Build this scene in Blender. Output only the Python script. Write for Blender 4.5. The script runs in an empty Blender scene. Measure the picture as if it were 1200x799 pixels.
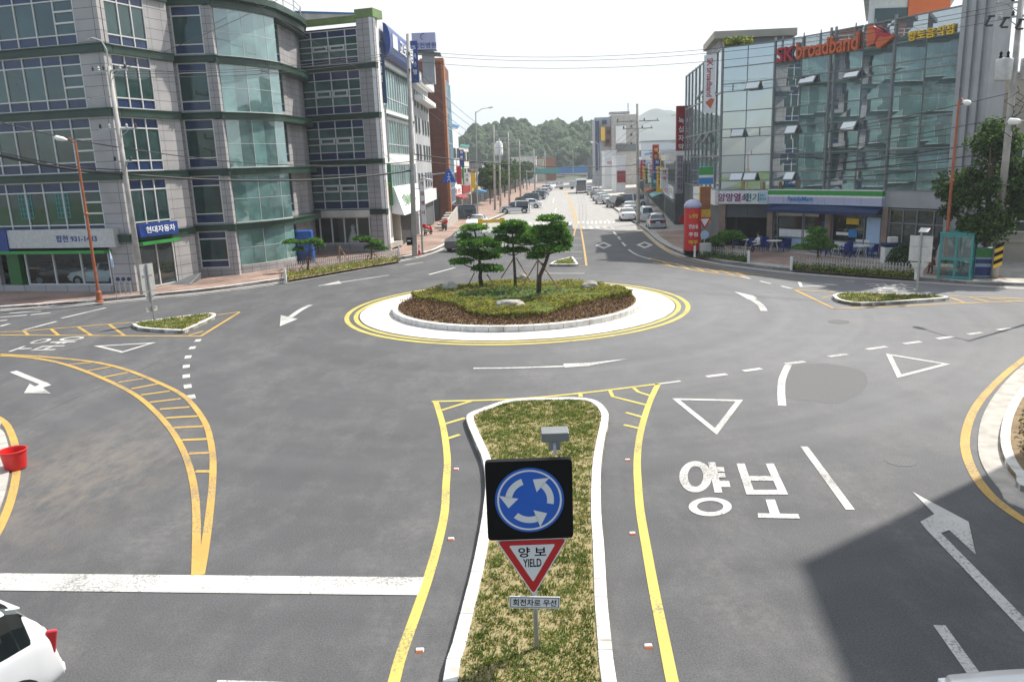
import bpy, math, random
import numpy as np
from mathutils import Vector, Matrix
random.seed(7); RNG = np.random.default_rng(11)
S = bpy.context.scene
COL = S.collection
rad = math.radians
# ------------------------------------------------------------------ camera, sky, sun, exposure
CAM_H, PITCH, ROLL, FPX = 6.8, 12.8, -2.1, 910.0
cam = bpy.data.objects.new('camera', bpy.data.cameras.new('camera'))
COL.objects.link(cam)
cam.data.sensor_fit = 'HORIZONTAL'; cam.data.sensor_width = 36.0
cam.data.lens = FPX / 1200 * 36.0
cam.data.clip_start = 0.1; cam.data.clip_end = 9000
_p, _r = rad(PITCH), rad(ROLL)
FW = np.array([0, math.cos(_p), -math.sin(_p)]); _rt = np.array([1.0, 0, 0]); _up = np.cross(_rt, FW)
RR = math.cos(_r) * _rt + math.sin(_r) * _up; UU = -math.sin(_r) * _rt + math.cos(_r) * _up
cam.matrix_world = Matrix(((RR[0], UU[0], -FW[0], 0), (RR[1], UU[1], -FW[1], 0), (RR[2], UU[2], -FW[2], CAM_H), (0, 0, 0, 1)))
S.camera = cam
SUN_AZ, SUN_EL = 57.0, 53.0          # azimuth from +y towards +x
W = bpy.data.worlds.new('World'); S.world = W; W.use_nodes = True
wn = W.node_tree.nodes; wl = W.node_tree.links
sky = wn.new('ShaderNodeTexSky'); sky.sky_type = 'NISHITA'; sky.sun_disc = False
sky.sun_elevation = rad(SUN_EL); sky.sun_rotation = rad(SUN_AZ)
sky.air_density = 1.0; sky.dust_density = 1.5; sky.ozone_density = 1.0
wn['Background'].inputs['Strength'].default_value = 0.13
# a milky, humid summer sky: the clear-sky model veiled by thin bright cloud, thicker towards the sun and the horizon
_tc = wn.new('ShaderNodeTexCoord'); _nz = wn.new('ShaderNodeTexNoise'); _nz.inputs['Scale'].default_value = 1.6; _nz.inputs['Detail'].default_value = 5
wl.new(_tc.outputs['Generated'], _nz.inputs['Vector'])
_dp = wn.new('ShaderNodeVectorMath'); _dp.operation = 'DOT_PRODUCT'; wl.new(_tc.outputs['Generated'], _dp.inputs[0]); _dp.inputs[1].default_value = (math.sin(rad(SUN_AZ - 50)), math.cos(rad(SUN_AZ - 50)), 0.0)
_mr = wn.new('ShaderNodeMapRange'); _mr.inputs['From Min'].default_value = -.9; _mr.inputs['From Max'].default_value = .7; _mr.inputs['To Min'].default_value = -.12; _mr.inputs['To Max'].default_value = .95; wl.new(_dp.outputs['Value'], _mr.inputs['Value'])
_ad = wn.new('ShaderNodeMath'); _ad.operation = 'MULTIPLY_ADD'; _ad.use_clamp = True; _ad.inputs[1].default_value = .35; wl.new(_nz.outputs['Fac'], _ad.inputs[0]); wl.new(_mr.outputs['Result'], _ad.inputs[2])
_vm = wn.new('ShaderNodeMix'); _vm.data_type = 'RGBA'; _vm.inputs['B'].default_value = (6.3, 6.45, 6.6, 1); wl.new(_ad.outputs[0], _vm.inputs['Factor']); wl.new(sky.outputs[0], _vm.inputs['A'])
wl.new(_vm.outputs['Result'], wn['Background'].inputs['Color'])
sun = bpy.data.objects.new('sun', bpy.data.lights.new('sun', 'SUN')); COL.objects.link(sun)
sun.data.energy = 4.9; sun.data.angle = rad(0.8); sun.data.color = (1.0, 0.95, 0.87)
_sd = Vector((math.sin(rad(SUN_AZ)) * math.cos(rad(SUN_EL)), math.cos(rad(SUN_AZ)) * math.cos(rad(SUN_EL)), math.sin(rad(SUN_EL))))
sun.rotation_euler = _sd.to_track_quat('Z', 'Y').to_euler()
S.view_settings.view_transform = 'Standard'; S.view_settings.look = 'None'
S.view_settings.exposure = 0.5; S.view_settings.gamma = 1.0; S.view_settings.use_curve_mapping = False
S.cycles.max_bounces = 8; S.cycles.transparent_max_bounces = 12; S.cycles.volume_bounces = 0
# ------------------------------------------------------------------ measuring: points of the photo on the ground or on a plane
def ray(x, y): return FW + (x - 600) / FPX * RR - (y - 399.5) / FPX * UU
def G(x, y, z=0.0):
    d = ray(x, y); t = (z - CAM_H) / d[2]; return (d[0] * t, d[1] * t)
def YP(x, y, Y):
    d = ray(x, y); t = Y / d[1]; return (d[0] * t, CAM_H + d[2] * t)
# ------------------------------------------------------------------ mesh builder
class MB:
    def __init__(s): s.v = []; s.f = []; s.m = []
    def add(s, vs, fs, mi=0):
        b = len(s.v); s.v.extend([tuple(map(float, q)) for q in vs]); s.f.extend([tuple(b + i for i in q) for q in fs]); s.m.extend([mi] * len(fs)); return s
    def box(s, x0, x1, y0, y1, z0, z1, mi=0):
        return s.add([(x0, y0, z0), (x1, y0, z0), (x1, y1, z0), (x0, y1, z0), (x0, y0, z1), (x1, y0, z1), (x1, y1, z1), (x0, y1, z1)],
                     [(3, 2, 1, 0), (4, 5, 6, 7), (0, 1, 5, 4), (1, 2, 6, 5), (2, 3, 7, 6), (3, 0, 4, 7)], mi)
    def rbox(s, c, size, rz=0, mi=0, rx=0, ry=0):
        hx, hy, hz = size[0] / 2, size[1] / 2, size[2] / 2
        M = Matrix.Translation(c) @ Matrix.Rotation(rz, 4, 'Z') @ Matrix.Rotation(ry, 4, 'Y') @ Matrix.Rotation(rx, 4, 'X')
        vs = [M @ Vector(q) for q in ((-hx, -hy, -hz), (hx, -hy, -hz), (hx, hy, -hz), (-hx, hy, -hz), (-hx, -hy, hz), (hx, -hy, hz), (hx, hy, hz), (-hx, hy, hz))]
        return s.add(vs, [(3, 2, 1, 0), (4, 5, 6, 7), (0, 1, 5, 4), (1, 2, 6, 5), (2, 3, 7, 6), (3, 0, 4, 7)], mi)
    def prism(s, pts, z0, z1, mi=0, bottom=True):
        a = sum(pts[i][0] * pts[(i + 1) % len(pts)][1] - pts[(i + 1) % len(pts)][0] * pts[i][1] for i in range(len(pts)))
        if a < 0: pts = pts[::-1]
        n = len(pts)
        vs = [(q[0], q[1], z0) for q in pts] + [(q[0], q[1], z1) for q in pts]
        fs = [(i, (i + 1) % n, n + (i + 1) % n, n + i) for i in range(n)] + [tuple(range(n, 2 * n))]
        if bottom: fs.append(tuple(range(n - 1, -1, -1)))
        return s.add(vs, fs, mi)
    def tube(s, path, r, n=8, mi=0, caps=True):
        path = [Vector(q) for q in path]; k = len(path)
        rs = r if isinstance(r, (list, tuple)) else [r] * k
        vs = []; fs = []
        for i, q in enumerate(path):
            d = (path[min(i + 1, k - 1)] - path[max(i - 1, 0)]).normalized()
            a = Vector((0, 0, 1)) if abs(d.z) < 0.9 else Vector((1, 0, 0))
            u = d.cross(a).normalized(); w = d.cross(u).normalized()
            for j in range(n):
                t = 2 * math.pi * j / n
                vs.append(q + (u * math.cos(t) + w * math.sin(t)) * rs[i])
        for i in range(k - 1):
            for j in range(n):
                fs.append((i * n + j, i * n + (j + 1) % n, (i + 1) * n + (j + 1) % n, (i + 1) * n + j))
        if caps: fs.append(tuple(range(n))[::-1]); fs.append(tuple(range((k - 1) * n, k * n)))
        return s.add(vs, [f[::-1] for f in fs], mi)
    def lathe(s, prof, n=20, c=(0, 0, 0), mi=0):
        vs = []; fs = []
        for (r, z) in prof:
            for j in range(n):
                t = 2 * math.pi * j / n; vs.append((c[0] + r * math.cos(t), c[1] + r * math.sin(t), c[2] + z))
        for i in range(len(prof) - 1):
            for j in range(n):
                fs.append((i * n + j, i * n + (j + 1) % n, (i + 1) * n + (j + 1) % n, (i + 1) * n + j))
        fs.append(tuple(range(n))[::-1]); k = len(prof) - 1; fs.append(tuple(range(k * n, (k + 1) * n)))
        return s.add(vs, fs, mi)
    def ribbon(s, pts, w, z, mi=0):
        """flat strip of width w along 2-D points"""
        P = [Vector((q[0], q[1])) for q in pts]; k = len(P); vs = []
        for i in range(k):
            d = (P[min(i + 1, k - 1)] - P[max(i - 1, 0)]).normalized(); nn = Vector((-d.y, d.x))
            a = P[i] + nn * w / 2; b = P[i] - nn * w / 2
            vs += [(b.x, b.y, z), (a.x, a.y, z)]
        return s.add(vs, [(2 * i, 2 * i + 2, 2 * i + 3, 2 * i + 1) for i in range(k - 1)], mi)
    def flat(s, pts, z, mi=0):
        a = sum(pts[i][0] * pts[(i + 1) % len(pts)][1] - pts[(i + 1) % len(pts)][0] * pts[i][1] for i in range(len(pts)))
        if a < 0: pts = pts[::-1]
        return s.add([(q[0], q[1], z) for q in pts], [tuple(range(len(pts)))], mi)
    def ball(s, c, r, sub=2, mi=0, noise=0.0, seed=0):
        vs, fs = ICO[sub]; rr = random.Random(seed)
        ph = [rr.uniform(0, 6.28) for _ in range(6)]
        out = []
        for q in vs:
            k = 1 + noise * (math.sin(3 * q[0] + ph[0]) * math.sin(3.3 * q[1] + ph[1]) + math.sin(5 * q[2] + ph[2]) * math.sin(4.1 * q[0] + ph[3]) * 0.6 + 0.5 * math.sin(8 * q[1] + ph[4]) * math.sin(7 * q[2] + ph[5]))
            out.append((c[0] + q[0] * r[0] * k, c[1] + q[1] * r[1] * k, c[2] + q[2] * r[2] * k))
        return s.add(out, fs, mi)
    def weld(s):
        key = {}; mp = []; nv = []
        for q in s.v:
            k = tuple(round(c, 4) for c in q)
            if k not in key: key[k] = len(nv); nv.append(q)
            mp.append(key[k])
        nf = []; nm = []
        for f, m in zip(s.f, s.m):
            g = []
            for i in f:
                if mp[i] not in g: g.append(mp[i])
            if len(g) > 2: nf.append(tuple(g)); nm.append(m)
        s.v, s.f, s.m = nv, nf, nm; return s
    def build(s, name, mats, parent=None, smooth=False, bevel=0.0, world=True, sharp=0):
        me = bpy.data.meshes.new(name)
        me.from_pydata(s.v, [], s.f)
        mats = mats if isinstance(mats, (list, tuple)) else [mats]
        for m in mats: me.materials.append(m)
        if any(s.m): me.polygons.foreach_set('material_index', s.m)
        if smooth: me.polygons.foreach_set('use_smooth', [True] * len(s.f))
        me.update()
        if sharp: me.set_sharp_from_angle(angle=rad(sharp))
        o = bpy.data.objects.new(name, me); COL.objects.link(o)
        if parent is not None:
            o.parent = parent
            if world: o.matrix_parent_inverse = inv_of(parent)
        if bevel:
            b = o.modifiers.new('b', 'BEVEL'); b.width = bevel; b.segments = 2; b.limit_method = 'ANGLE'
        return o
def world_of(o):
    loc = Matrix.LocRotScale(o.location, o.rotation_euler, o.scale)
    return (world_of(o.parent) @ o.matrix_parent_inverse @ loc) if o.parent else loc
def inv_of(o): return world_of(o).inverted()
def _ico():
    t = (1 + 5 ** .5) / 2
    v = [(-1, t, 0), (1, t, 0), (-1, -t, 0), (1, -t, 0), (0, -1, t), (0, 1, t), (0, -1, -t), (0, 1, -t), (t, 0, -1), (t, 0, 1), (-t, 0, -1), (-t, 0, 1)]
    v = [tuple(Vector(q).normalized()) for q in v]
    f = [(0, 11, 5), (0, 5, 1), (0, 1, 7), (0, 7, 10), (0, 10, 11), (1, 5, 9), (5, 11, 4), (11, 10, 2), (10, 7, 6), (7, 1, 8), (3, 9, 4), (3, 4, 2), (3, 2, 6), (3, 6, 8), (3, 8, 9), (4, 9, 5), (2, 4, 11), (6, 2, 10), (8, 6, 7), (9, 8, 1)]
    out = {0: (v, f)}
    for lv in range(1, 4):
        v = list(v); cache = {}; nf = []
        def mid(a, b):
            k = (min(a, b), max(a, b))
            if k not in cache: cache[k] = len(v); v.append(tuple(((Vector(v[a]) + Vector(v[b])) / 2).normalized()))
            return cache[k]
        for a, b, c in f:
            x, y, z = mid(a, b), mid(b, c), mid(c, a); nf += [(a, x, z), (b, y, x), (c, z, y), (x, y, z)]
        f = nf; out[lv] = (v, f)
    return out
ICO = _ico()
def cards(name, P, Nrm, size, mats, mi, parent=None, aspect=1.6, world=True):
    """many leaf faces: centres P (n,3), normals, sizes, material index"""
    n = len(P); size = np.broadcast_to(size, (n,))
    Nrm = Nrm / (np.linalg.norm(Nrm, axis=1, keepdims=True) + 1e-9)
    a = RNG.normal(size=(n, 3)); U = np.cross(Nrm, a); U /= np.linalg.norm(U, axis=1, keepdims=True) + 1e-9; V = np.cross(Nrm, U)
    hu = (U.T * size * aspect / 2).T; hv = (V.T * size / 2).T
    vs = np.stack([P - hu, P - hv * .9, P + hu, P + hv * .9], 1).reshape(-1, 3)
    me = bpy.data.meshes.new(name)
    me.vertices.add(4 * n); me.vertices.foreach_set('co', vs.ravel())
    me.loops.add(4 * n); me.loops.foreach_set('vertex_index', np.arange(4 * n, dtype=np.int32))
    me.polygons.add(n); me.polygons.foreach_set('loop_start', np.arange(0, 4 * n, 4, dtype=np.int32)); me.polygons.foreach_set('loop_total', np.full(n, 4, dtype=np.int32))
    for m in mats: me.materials.append(m)
    me.polygons.foreach_set('material_index', np.asarray(mi, dtype=np.int32)); me.update(); me.validate()
    o = bpy.data.objects.new(name, me); COL.objects.link(o)
    if parent is not None:
        o.parent = parent
        if world: o.matrix_parent_inverse = inv_of(parent)
    return o
def thing(name, label, cat, loc=(0, 0, 0), rz=0, group=None):
    o = bpy.data.objects.new(name, None); COL.objects.link(o); o.empty_display_size = 0.3
    o.location = loc; o.rotation_euler = (0, 0, rz); return tag(o, label, cat, group)
def tag(o, label, cat, group=None):
    o['label'] = label; o['category'] = cat
    if group: o['group'] = group
    return o
def struct(o, kind='structure'): o['kind'] = kind; return o
KIDS = {}
def dup(root, loc, rz, label, scale=None):
    def cp(o, par):
        c = o.copy(); COL.objects.link(c); c.parent = par
        if par is not None: c.matrix_parent_inverse = o.matrix_parent_inverse
        for ch in [q for q in bpy.data.objects if q.parent == o]: cp(ch, c)
        return c
    c = cp(root, None); c.location = loc; c.rotation_euler = (0, 0, rz); c['label'] = label
    if scale: c.scale = scale if isinstance(scale, tuple) else (scale,) * 3
    return c
def text(name, body, size, M, mat, parent=None, extrude=0.004, align='CENTER', fit=None, space=1.0, bold=.018):
    """lettering: text lying in the local XY plane of the matrix M"""
    cu = bpy.data.curves.new(name, 'FONT'); cu.body = body; cu.size = size; cu.extrude = extrude
    cu.align_x = align; cu.align_y = 'CENTER'; cu.materials.append(mat); cu.space_character = space
    cu.resolution_u = 3; cu.offset = bold * size
    o = bpy.data.objects.new(name, cu); COL.objects.link(o)
    bpy.context.view_layer.update()
    me = bpy.data.meshes.new_from_object(o.evaluated_get(bpy.context.evaluated_depsgraph_get())); bpy.data.objects.remove(o); bpy.data.curves.remove(cu)
    o = bpy.data.objects.new(name, me); COL.objects.link(o); me.name = name
    if fit:
        vx = [q.co.x for q in me.vertices] or [0, 1]; vy = [q.co.y for q in me.vertices] or [0, 1]
        w = max(max(vx) - min(vx), 1e-3); hgt = max(max(vy) - min(vy), 1e-3); cy_ = (max(vy) + min(vy)) / 2; cx_ = (max(vx) + min(vx)) / 2
        for q in me.vertices: q.co.x -= cx_; q.co.y -= cy_
        M = M @ Matrix.Diagonal((fit[0] / w, (fit[1] / hgt) if fit[1] else fit[0] / w, 1, 1))
    if parent is not None: o.parent = parent; o.matrix_parent_inverse = inv_of(parent)
    o.matrix_basis = M
    return o
def wallM(p, n2, up=Vector((0, 0, 1))):
    """matrix whose Z points along horizontal normal n2, X to the reader's right, Y up"""
    z = Vector((n2[0], n2[1], 0)).normalized(); x = up.cross(z).normalized()
    return Matrix(((x.x, up.x, z.x, p[0]), (x.y, up.y, z.y, p[1]), (x.z, up.z, z.z, p[2]), (0, 0, 0, 1)))
# ------------------------------------------------------------------ materials
def mat(name, col, rough=0.7, metal=0.0, var=0.12, scale=3.0, bump=0.0, bscale=40.0, spec=0.5, col2=None, detail=6, coat=0.0, lo=0.35, hi=0.65, trans=None, emit=None, bdist=0.02):
    m = bpy.data.materials.new(name); m.use_nodes = True; nt = m.node_tree; N = nt.nodes; L = nt.links
    b = N['Principled BSDF']; b.inputs['Roughness'].default_value = rough; b.inputs['Metallic'].default_value = metal
    b.inputs['Specular IOR Level'].default_value = spec; b.inputs['Coat Weight'].default_value = coat
    tc = N.new('ShaderNodeTexCoord')
    c2 = col2 or tuple(c * (1 - var) for c in col); c1 = col if col2 else tuple(min(1, c * (1 + var * .6)) for c in col)
    if var or col2:
        nz = N.new('ShaderNodeTexNoise'); nz.inputs['Scale'].default_value = scale; nz.inputs['Detail'].default_value = detail
        L.new(tc.outputs['Object'], nz.inputs['Vector'])
        cr = N.new('ShaderNodeValToRGB'); cr.color_ramp.elements[0].position = lo; cr.color_ramp.elements[1].position = hi
        cr.color_ramp.elements[0].color = (*c2, 1); cr.color_ramp.elements[1].color = (*c1, 1)
        L.new(nz.outputs['Fac'], cr.inputs['Fac']); L.new(cr.outputs['Color'], b.inputs['Base Color'])
    else: b.inputs['Base Color'].default_value = (*col, 1)
    if bump:
        nb = N.new('ShaderNodeTexNoise'); nb.inputs['Scale'].default_value = bscale; nb.inputs['Detail'].default_value = 4
        L.new(tc.outputs['Object'], nb.inputs['Vector']); bp = N.new('ShaderNodeBump'); bp.inputs['Strength'].default_value = bump; bp.inputs['Distance'].default_value = bdist
        L.new(nb.outputs['Fac'], bp.inputs['Height']); L.new(bp.outputs['Normal'], b.inputs['Normal'])
    if emit: b.inputs['Emission Color'].default_value = (*emit[:3], 1); b.inputs['Emission Strength'].default_value = emit[3]
    return m
def leafmat(name, col, tr=0.35):
    m = mat(name, col, rough=0.6, var=0.35, scale=1.7, spec=0.25)
    N = m.node_tree.nodes; L = m.node_tree.links; b = N['Principled BSDF']; out = N['Material Output']
    t = N.new('ShaderNodeBsdfTranslucent'); t.inputs['Color'].default_value = (min(1, col[0] * 1.6), min(1, col[1] * 1.7), col[2] * .8, 1)
    mx = N.new('ShaderNodeMixShader'); mx.inputs[0].default_value = tr
    L.new(b.outputs[0], mx.inputs[1]); L.new(t.outputs[0], mx.inputs[2]); L.new(mx.outputs[0], out.inputs['Surface']); return m
def tilemat(name, col, sx, sz, rough=0.5, joint=(0.12, 0.12, 0.12), var=0.12, spec=0.5):
    """stone cladding with joints, laid by height and run (generated on object coords)"""
    m = bpy.data.materials.new(name); m.use_nodes = True; N = m.node_tree.nodes; L = m.node_tree.links
    b = N['Principled BSDF']; b.inputs['Roughness'].default_value = rough; b.inputs['Specular IOR Level'].default_value = spec
    tc = N.new('ShaderNodeTexCoord'); sp = N.new('ShaderNodeSeparateXYZ'); L.new(tc.outputs['Object'], sp.inputs[0])
    ad = N.new('ShaderNodeMath'); ad.operation = 'ADD'; L.new(sp.outputs['X'], ad.inputs[0])
    ml = N.new('ShaderNodeMath'); ml.operation = 'MULTIPLY'; ml.inputs[1].default_value = 0.9; L.new(sp.outputs['Y'], ml.inputs[0]); L.new(ml.outputs[0], ad.inputs[1])
    cb = N.new('ShaderNodeCombineXYZ'); L.new(ad.outputs[0], cb.inputs['X']); L.new(sp.outputs['Z'], cb.inputs['Y'])
    br = N.new('ShaderNodeTexBrick'); br.offset = 0.0; br.inputs['Scale'].default_value = 1.0
    br.inputs['Brick Width'].default_value = sx; br.inputs['Row Height'].default_value = sz; br.inputs['Mortar Size'].default_value = 0.018; br.inputs['Mortar Smooth'].default_value = 0.3
    br.inputs['Color1'].default_value = (*col, 1); br.inputs['Color2'].default_value = (*[c * (1 - var) for c in col], 1); br.inputs['Mortar'].default_value = (*joint, 1)
    L.new(cb.outputs[0], br.inputs['Vector'])
    nz = N.new('ShaderNodeTexNoise'); nz.inputs['Scale'].default_value = 0.7; nz.inputs['Detail'].default_value = 7; L.new(tc.outputs['Object'], nz.inputs['Vector'])
    mr = N.new('ShaderNodeMapRange'); mr.inputs['From Min'].default_value = .3; mr.inputs['From Max'].default_value = .7; mr.inputs['To Min'].default_value = .82; mr.inputs['To Max'].default_value = 1.05
    L.new(nz.outputs['Fac'], mr.inputs['Value'])
    mx = N.new('ShaderNodeMix'); mx.data_type = 'RGBA'; mx.blend_type = 'MULTIPLY'; mx.inputs['Factor'].default_value = 1
    L.new(br.outputs['Color'], mx.inputs['A']); L.new(mr.outputs['Result'], mx.inputs['B']); L.new(mx.outputs['Result'], b.inputs['Base Color']); return m
def glassmat(name, tint, refl=0.5, rough=0.03, wob=0.02, wscale=0.6):
    """window glass seen from outside: dark tinted body under a mirror-like coat, slightly uneven panes"""
    m = bpy.data.materials.new(name); m.use_nodes = True; N = m.node_tree.nodes; L = m.node_tree.links
    b = N['Principled BSDF']; tc = N.new('ShaderNodeTexCoord')
    nz = N.new('ShaderNodeTexNoise'); nz.inputs['Scale'].default_value = 0.8; nz.inputs['Detail'].default_value = 3; L.new(tc.outputs['Object'], nz.inputs['Vector'])
    cr = N.new('ShaderNodeValToRGB'); cr.color_ramp.elements[0].position = .35; cr.color_ramp.elements[1].position = .7
    cr.color_ramp.elements[0].color = (*[c * .55 for c in tint], 1); cr.color_ramp.elements[1].color = (*tint, 1)
    L.new(nz.outputs['Fac'], cr.inputs['Fac'])
    ge = N.new('ShaderNodeNewGeometry'); r1 = N.new('ShaderNodeMapRange'); r1.inputs['To Min'].default_value = .62; r1.inputs['To Max'].default_value = 1.45; L.new(ge.outputs['Random Per Island'], r1.inputs['Value'])   # blinds up or down, lights off: no two panes alike
    mm = N.new('ShaderNodeMix'); mm.data_type = 'RGBA'; mm.blend_type = 'MULTIPLY'; mm.inputs['Factor'].default_value = 1; mm.clamp_factor = False; L.new(cr.outputs['Color'], mm.inputs['A']); L.new(r1.outputs['Result'], mm.inputs['B']); L.new(mm.outputs['Result'], b.inputs['Base Color'])
    b.inputs['Roughness'].default_value = 0.35; b.inputs['Specular IOR Level'].default_value = 0.1
    g = N.new('ShaderNodeBsdfGlossy'); g.inputs['Roughness'].default_value = rough; g.inputs['Color'].default_value = (0.86, 0.93, 0.95, 1)
    lw = N.new('ShaderNodeLayerWeight'); lw.inputs['Blend'].default_value = 0.08
    mr = N.new('ShaderNodeMapRange'); mr.inputs['To Min'].default_value = refl; mr.inputs['To Max'].default_value = 0.95; L.new(lw.outputs['Facing'], mr.inputs['Value'])
    mx = N.new('ShaderNodeMixShader'); L.new(mr.outputs['Result'], mx.inputs[0]); L.new(b.outputs[0], mx.inputs[1]); L.new(g.outputs[0], mx.inputs[2])
    if wob:
        n2 = N.new('ShaderNodeTexNoise'); n2.inputs['Scale'].default_value = wscale; n2.inputs['Detail'].default_value = 1; L.new(tc.outputs['Object'], n2.inputs['Vector'])
        bp = N.new('ShaderNodeBump'); bp.inputs['Strength'].default_value = wob; bp.inputs['Distance'].default_value = 1.0
        L.new(n2.outputs['Fac'], bp.inputs['Height']); L.new(bp.outputs['Normal'], g.inputs['Normal'])
    L.new(mx.outputs[0], N['Material Output'].inputs['Surface']); return m
def asphaltmat():
    m = bpy.data.materials.new('asphalt'); m.use_nodes = True; N = m.node_tree.nodes; L = m.node_tree.links
    b = N['Principled BSDF']; b.inputs['Roughness'].default_value = .82; b.inputs['Specular IOR Level'].default_value = .35
    tc = N.new('ShaderNodeTexCoord')
    def noise(sc, det, lo, hi, vec=None, rough=.5):
        n = N.new('ShaderNodeTexNoise'); n.inputs['Scale'].default_value = sc; n.inputs['Detail'].default_value = det; n.inputs['Roughness'].default_value = rough
        L.new(vec or tc.outputs['Object'], n.inputs['Vector'])
        r = N.new('ShaderNodeMapRange'); r.inputs['From Min'].default_value = .3; r.inputs['From Max'].default_value = .7; r.inputs['To Min'].default_value = lo; r.inputs['To Max'].default_value = hi
        L.new(n.outputs['Fac'], r.inputs['Value']); return r.outputs['Result']
    def mul(a, c):
        q = N.new('ShaderNodeMath'); q.operation = 'MULTIPLY'; L.new(a, q.inputs[0]); L.new(c, q.inputs[1]); return q.outputs[0]
    # circulating tyre polish: rings round the island, streaked by noise
    sub = N.new('ShaderNodeVectorMath'); sub.operation = 'SUBTRACT'; sub.inputs[1].default_value = (0.3, 37.5, 0); L.new(tc.outputs['Object'], sub.inputs[0])
    ln = N.new('ShaderNodeVectorMath'); ln.operation = 'LENGTH'; L.new(sub.outputs[0], ln.inputs[0])
    cb = N.new('ShaderNodeCombineXYZ'); L.new(ln.outputs['Value'], cb.inputs['X'])
    ring = noise(0.9, 4, .9, 1.12, cb.outputs[0])
    v = mul(mul(mul(noise(.12, 5, .93, 1.08), noise(1.1, 8, .94, 1.06)), noise(34, 3, .74, 1.26)), ring)
    v = mul(v, noise(140, 2, .66, 1.34))
    # older, paler surface over the right hand and far side of the junction
    o1 = N.new('ShaderNodeVectorMath'); o1.operation = 'SUBTRACT'; o1.inputs[1].default_value = (18, 32, 0); L.new(tc.outputs['Object'], o1.inputs[0])
    o2 = N.new('ShaderNodeVectorMath'); o2.operation = 'LENGTH'; L.new(o1.outputs[0], o2.inputs[0])
    o3 = N.new('ShaderNodeMapRange'); o3.interpolation_type = 'SMOOTHSTEP'; o3.inputs['From Min'].default_value = 8; o3.inputs['From Max'].default_value = 26; o3.inputs['To Min'].default_value = 1.75; o3.inputs['To Max'].default_value = .95; L.new(o2.outputs['Value'], o3.inputs['Value'])
    v = mul(v, o3.outputs['Result'])
    mx = N.new('ShaderNodeMix'); mx.data_type = 'RGBA'; mx.inputs['A'].default_value = (0, 0, 0, 1); mx.inputs['B'].default_value = (.091, .092, .096, 1); mx.clamp_factor = False
    L.new(v, mx.inputs['Factor']); 
    # dry mud dragged over the near left lane
    sp = N.new('ShaderNodeSeparateXYZ'); L.new(tc.outputs['Object'], sp.inputs[0])
    s2 = N.new('ShaderNodeVectorMath'); s2.operation = 'SUBTRACT'; s2.inputs[1].default_value = (-10.6, 17.0, 0); L.new(tc.outputs['Object'], s2.inputs[0])
    s3 = N.new('ShaderNodeVectorMath'); s3.operation = 'MULTIPLY'; s3.inputs[1].default_value = (1.0, 0.62, 0); L.new(s2.outputs[0], s3.inputs[0])
    l2 = N.new('ShaderNodeVectorMath'); l2.operation = 'LENGTH'; L.new(s3.outputs[0], l2.inputs[0])
    mr = N.new('ShaderNodeMapRange'); mr.inputs['From Min'].default_value = .5; mr.inputs['From Max'].default_value = 3.6; mr.inputs['To Min'].default_value = .42; mr.inputs['To Max'].default_value = 0; L.new(l2.outputs['Value'], mr.inputs['Value'])
    st = N.new('ShaderNodeMapping'); st.inputs['Rotation'].default_value = (0, 0, rad(-28)); st.inputs['Scale'].default_value = (1.0, .4, 1); L.new(tc.outputs['Object'], st.inputs['Vector'])
    f = mul(mr.outputs['Result'], noise(2.6, 10, -.35, 1.15, st.outputs[0], .7))
    m2 = N.new('ShaderNodeMix'); m2.data_type = 'RGBA'; m2.inputs['B'].default_value = (.30, .245, .185, 1)
    dm = N.new('ShaderNodeMapping'); dm.inputs['Rotation'].default_value = (0, 0, rad(8)); dm.inputs['Scale'].default_value = (1.0, .5, 1); L.new(tc.outputs['Object'], dm.inputs['Vector'])
    dn = mul(noise(.55, 11, -.7, .9, dm.outputs[0], .72), noise(7, 6, .2, 1.0))
    dc = N.new('ShaderNodeMath'); dc.operation = 'MULTIPLY'; dc.use_clamp = True; dc.inputs[1].default_value = .55; L.new(dn, dc.inputs[0])
    m3 = N.new('ShaderNodeMix'); m3.data_type = 'RGBA'; m3.inputs['B'].default_value = (.235, .225, .21, 1); L.new(dc.outputs[0], m3.inputs['Factor']); L.new(mx.outputs['Result'], m3.inputs['A'])   # pale dust scuffed over the surface
    L.new(f, m2.inputs['Factor']); L.new(m3.outputs['Result'], m2.inputs['A']); L.new(m2.outputs['Result'], b.inputs['Base Color'])
    nb = N.new('ShaderNodeTexNoise'); nb.inputs['Scale'].default_value = 90; nb.inputs['Detail'].default_value = 3; L.new(tc.outputs['Object'], nb.inputs['Vector'])
    bp = N.new('ShaderNodeBump'); bp.inputs['Strength'].default_value = .35; bp.inputs['Distance'].default_value = .006; L.new(nb.outputs['Fac'], bp.inputs['Height']); L.new(bp.outputs['Normal'], b.inputs['Normal'])
    return m
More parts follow.
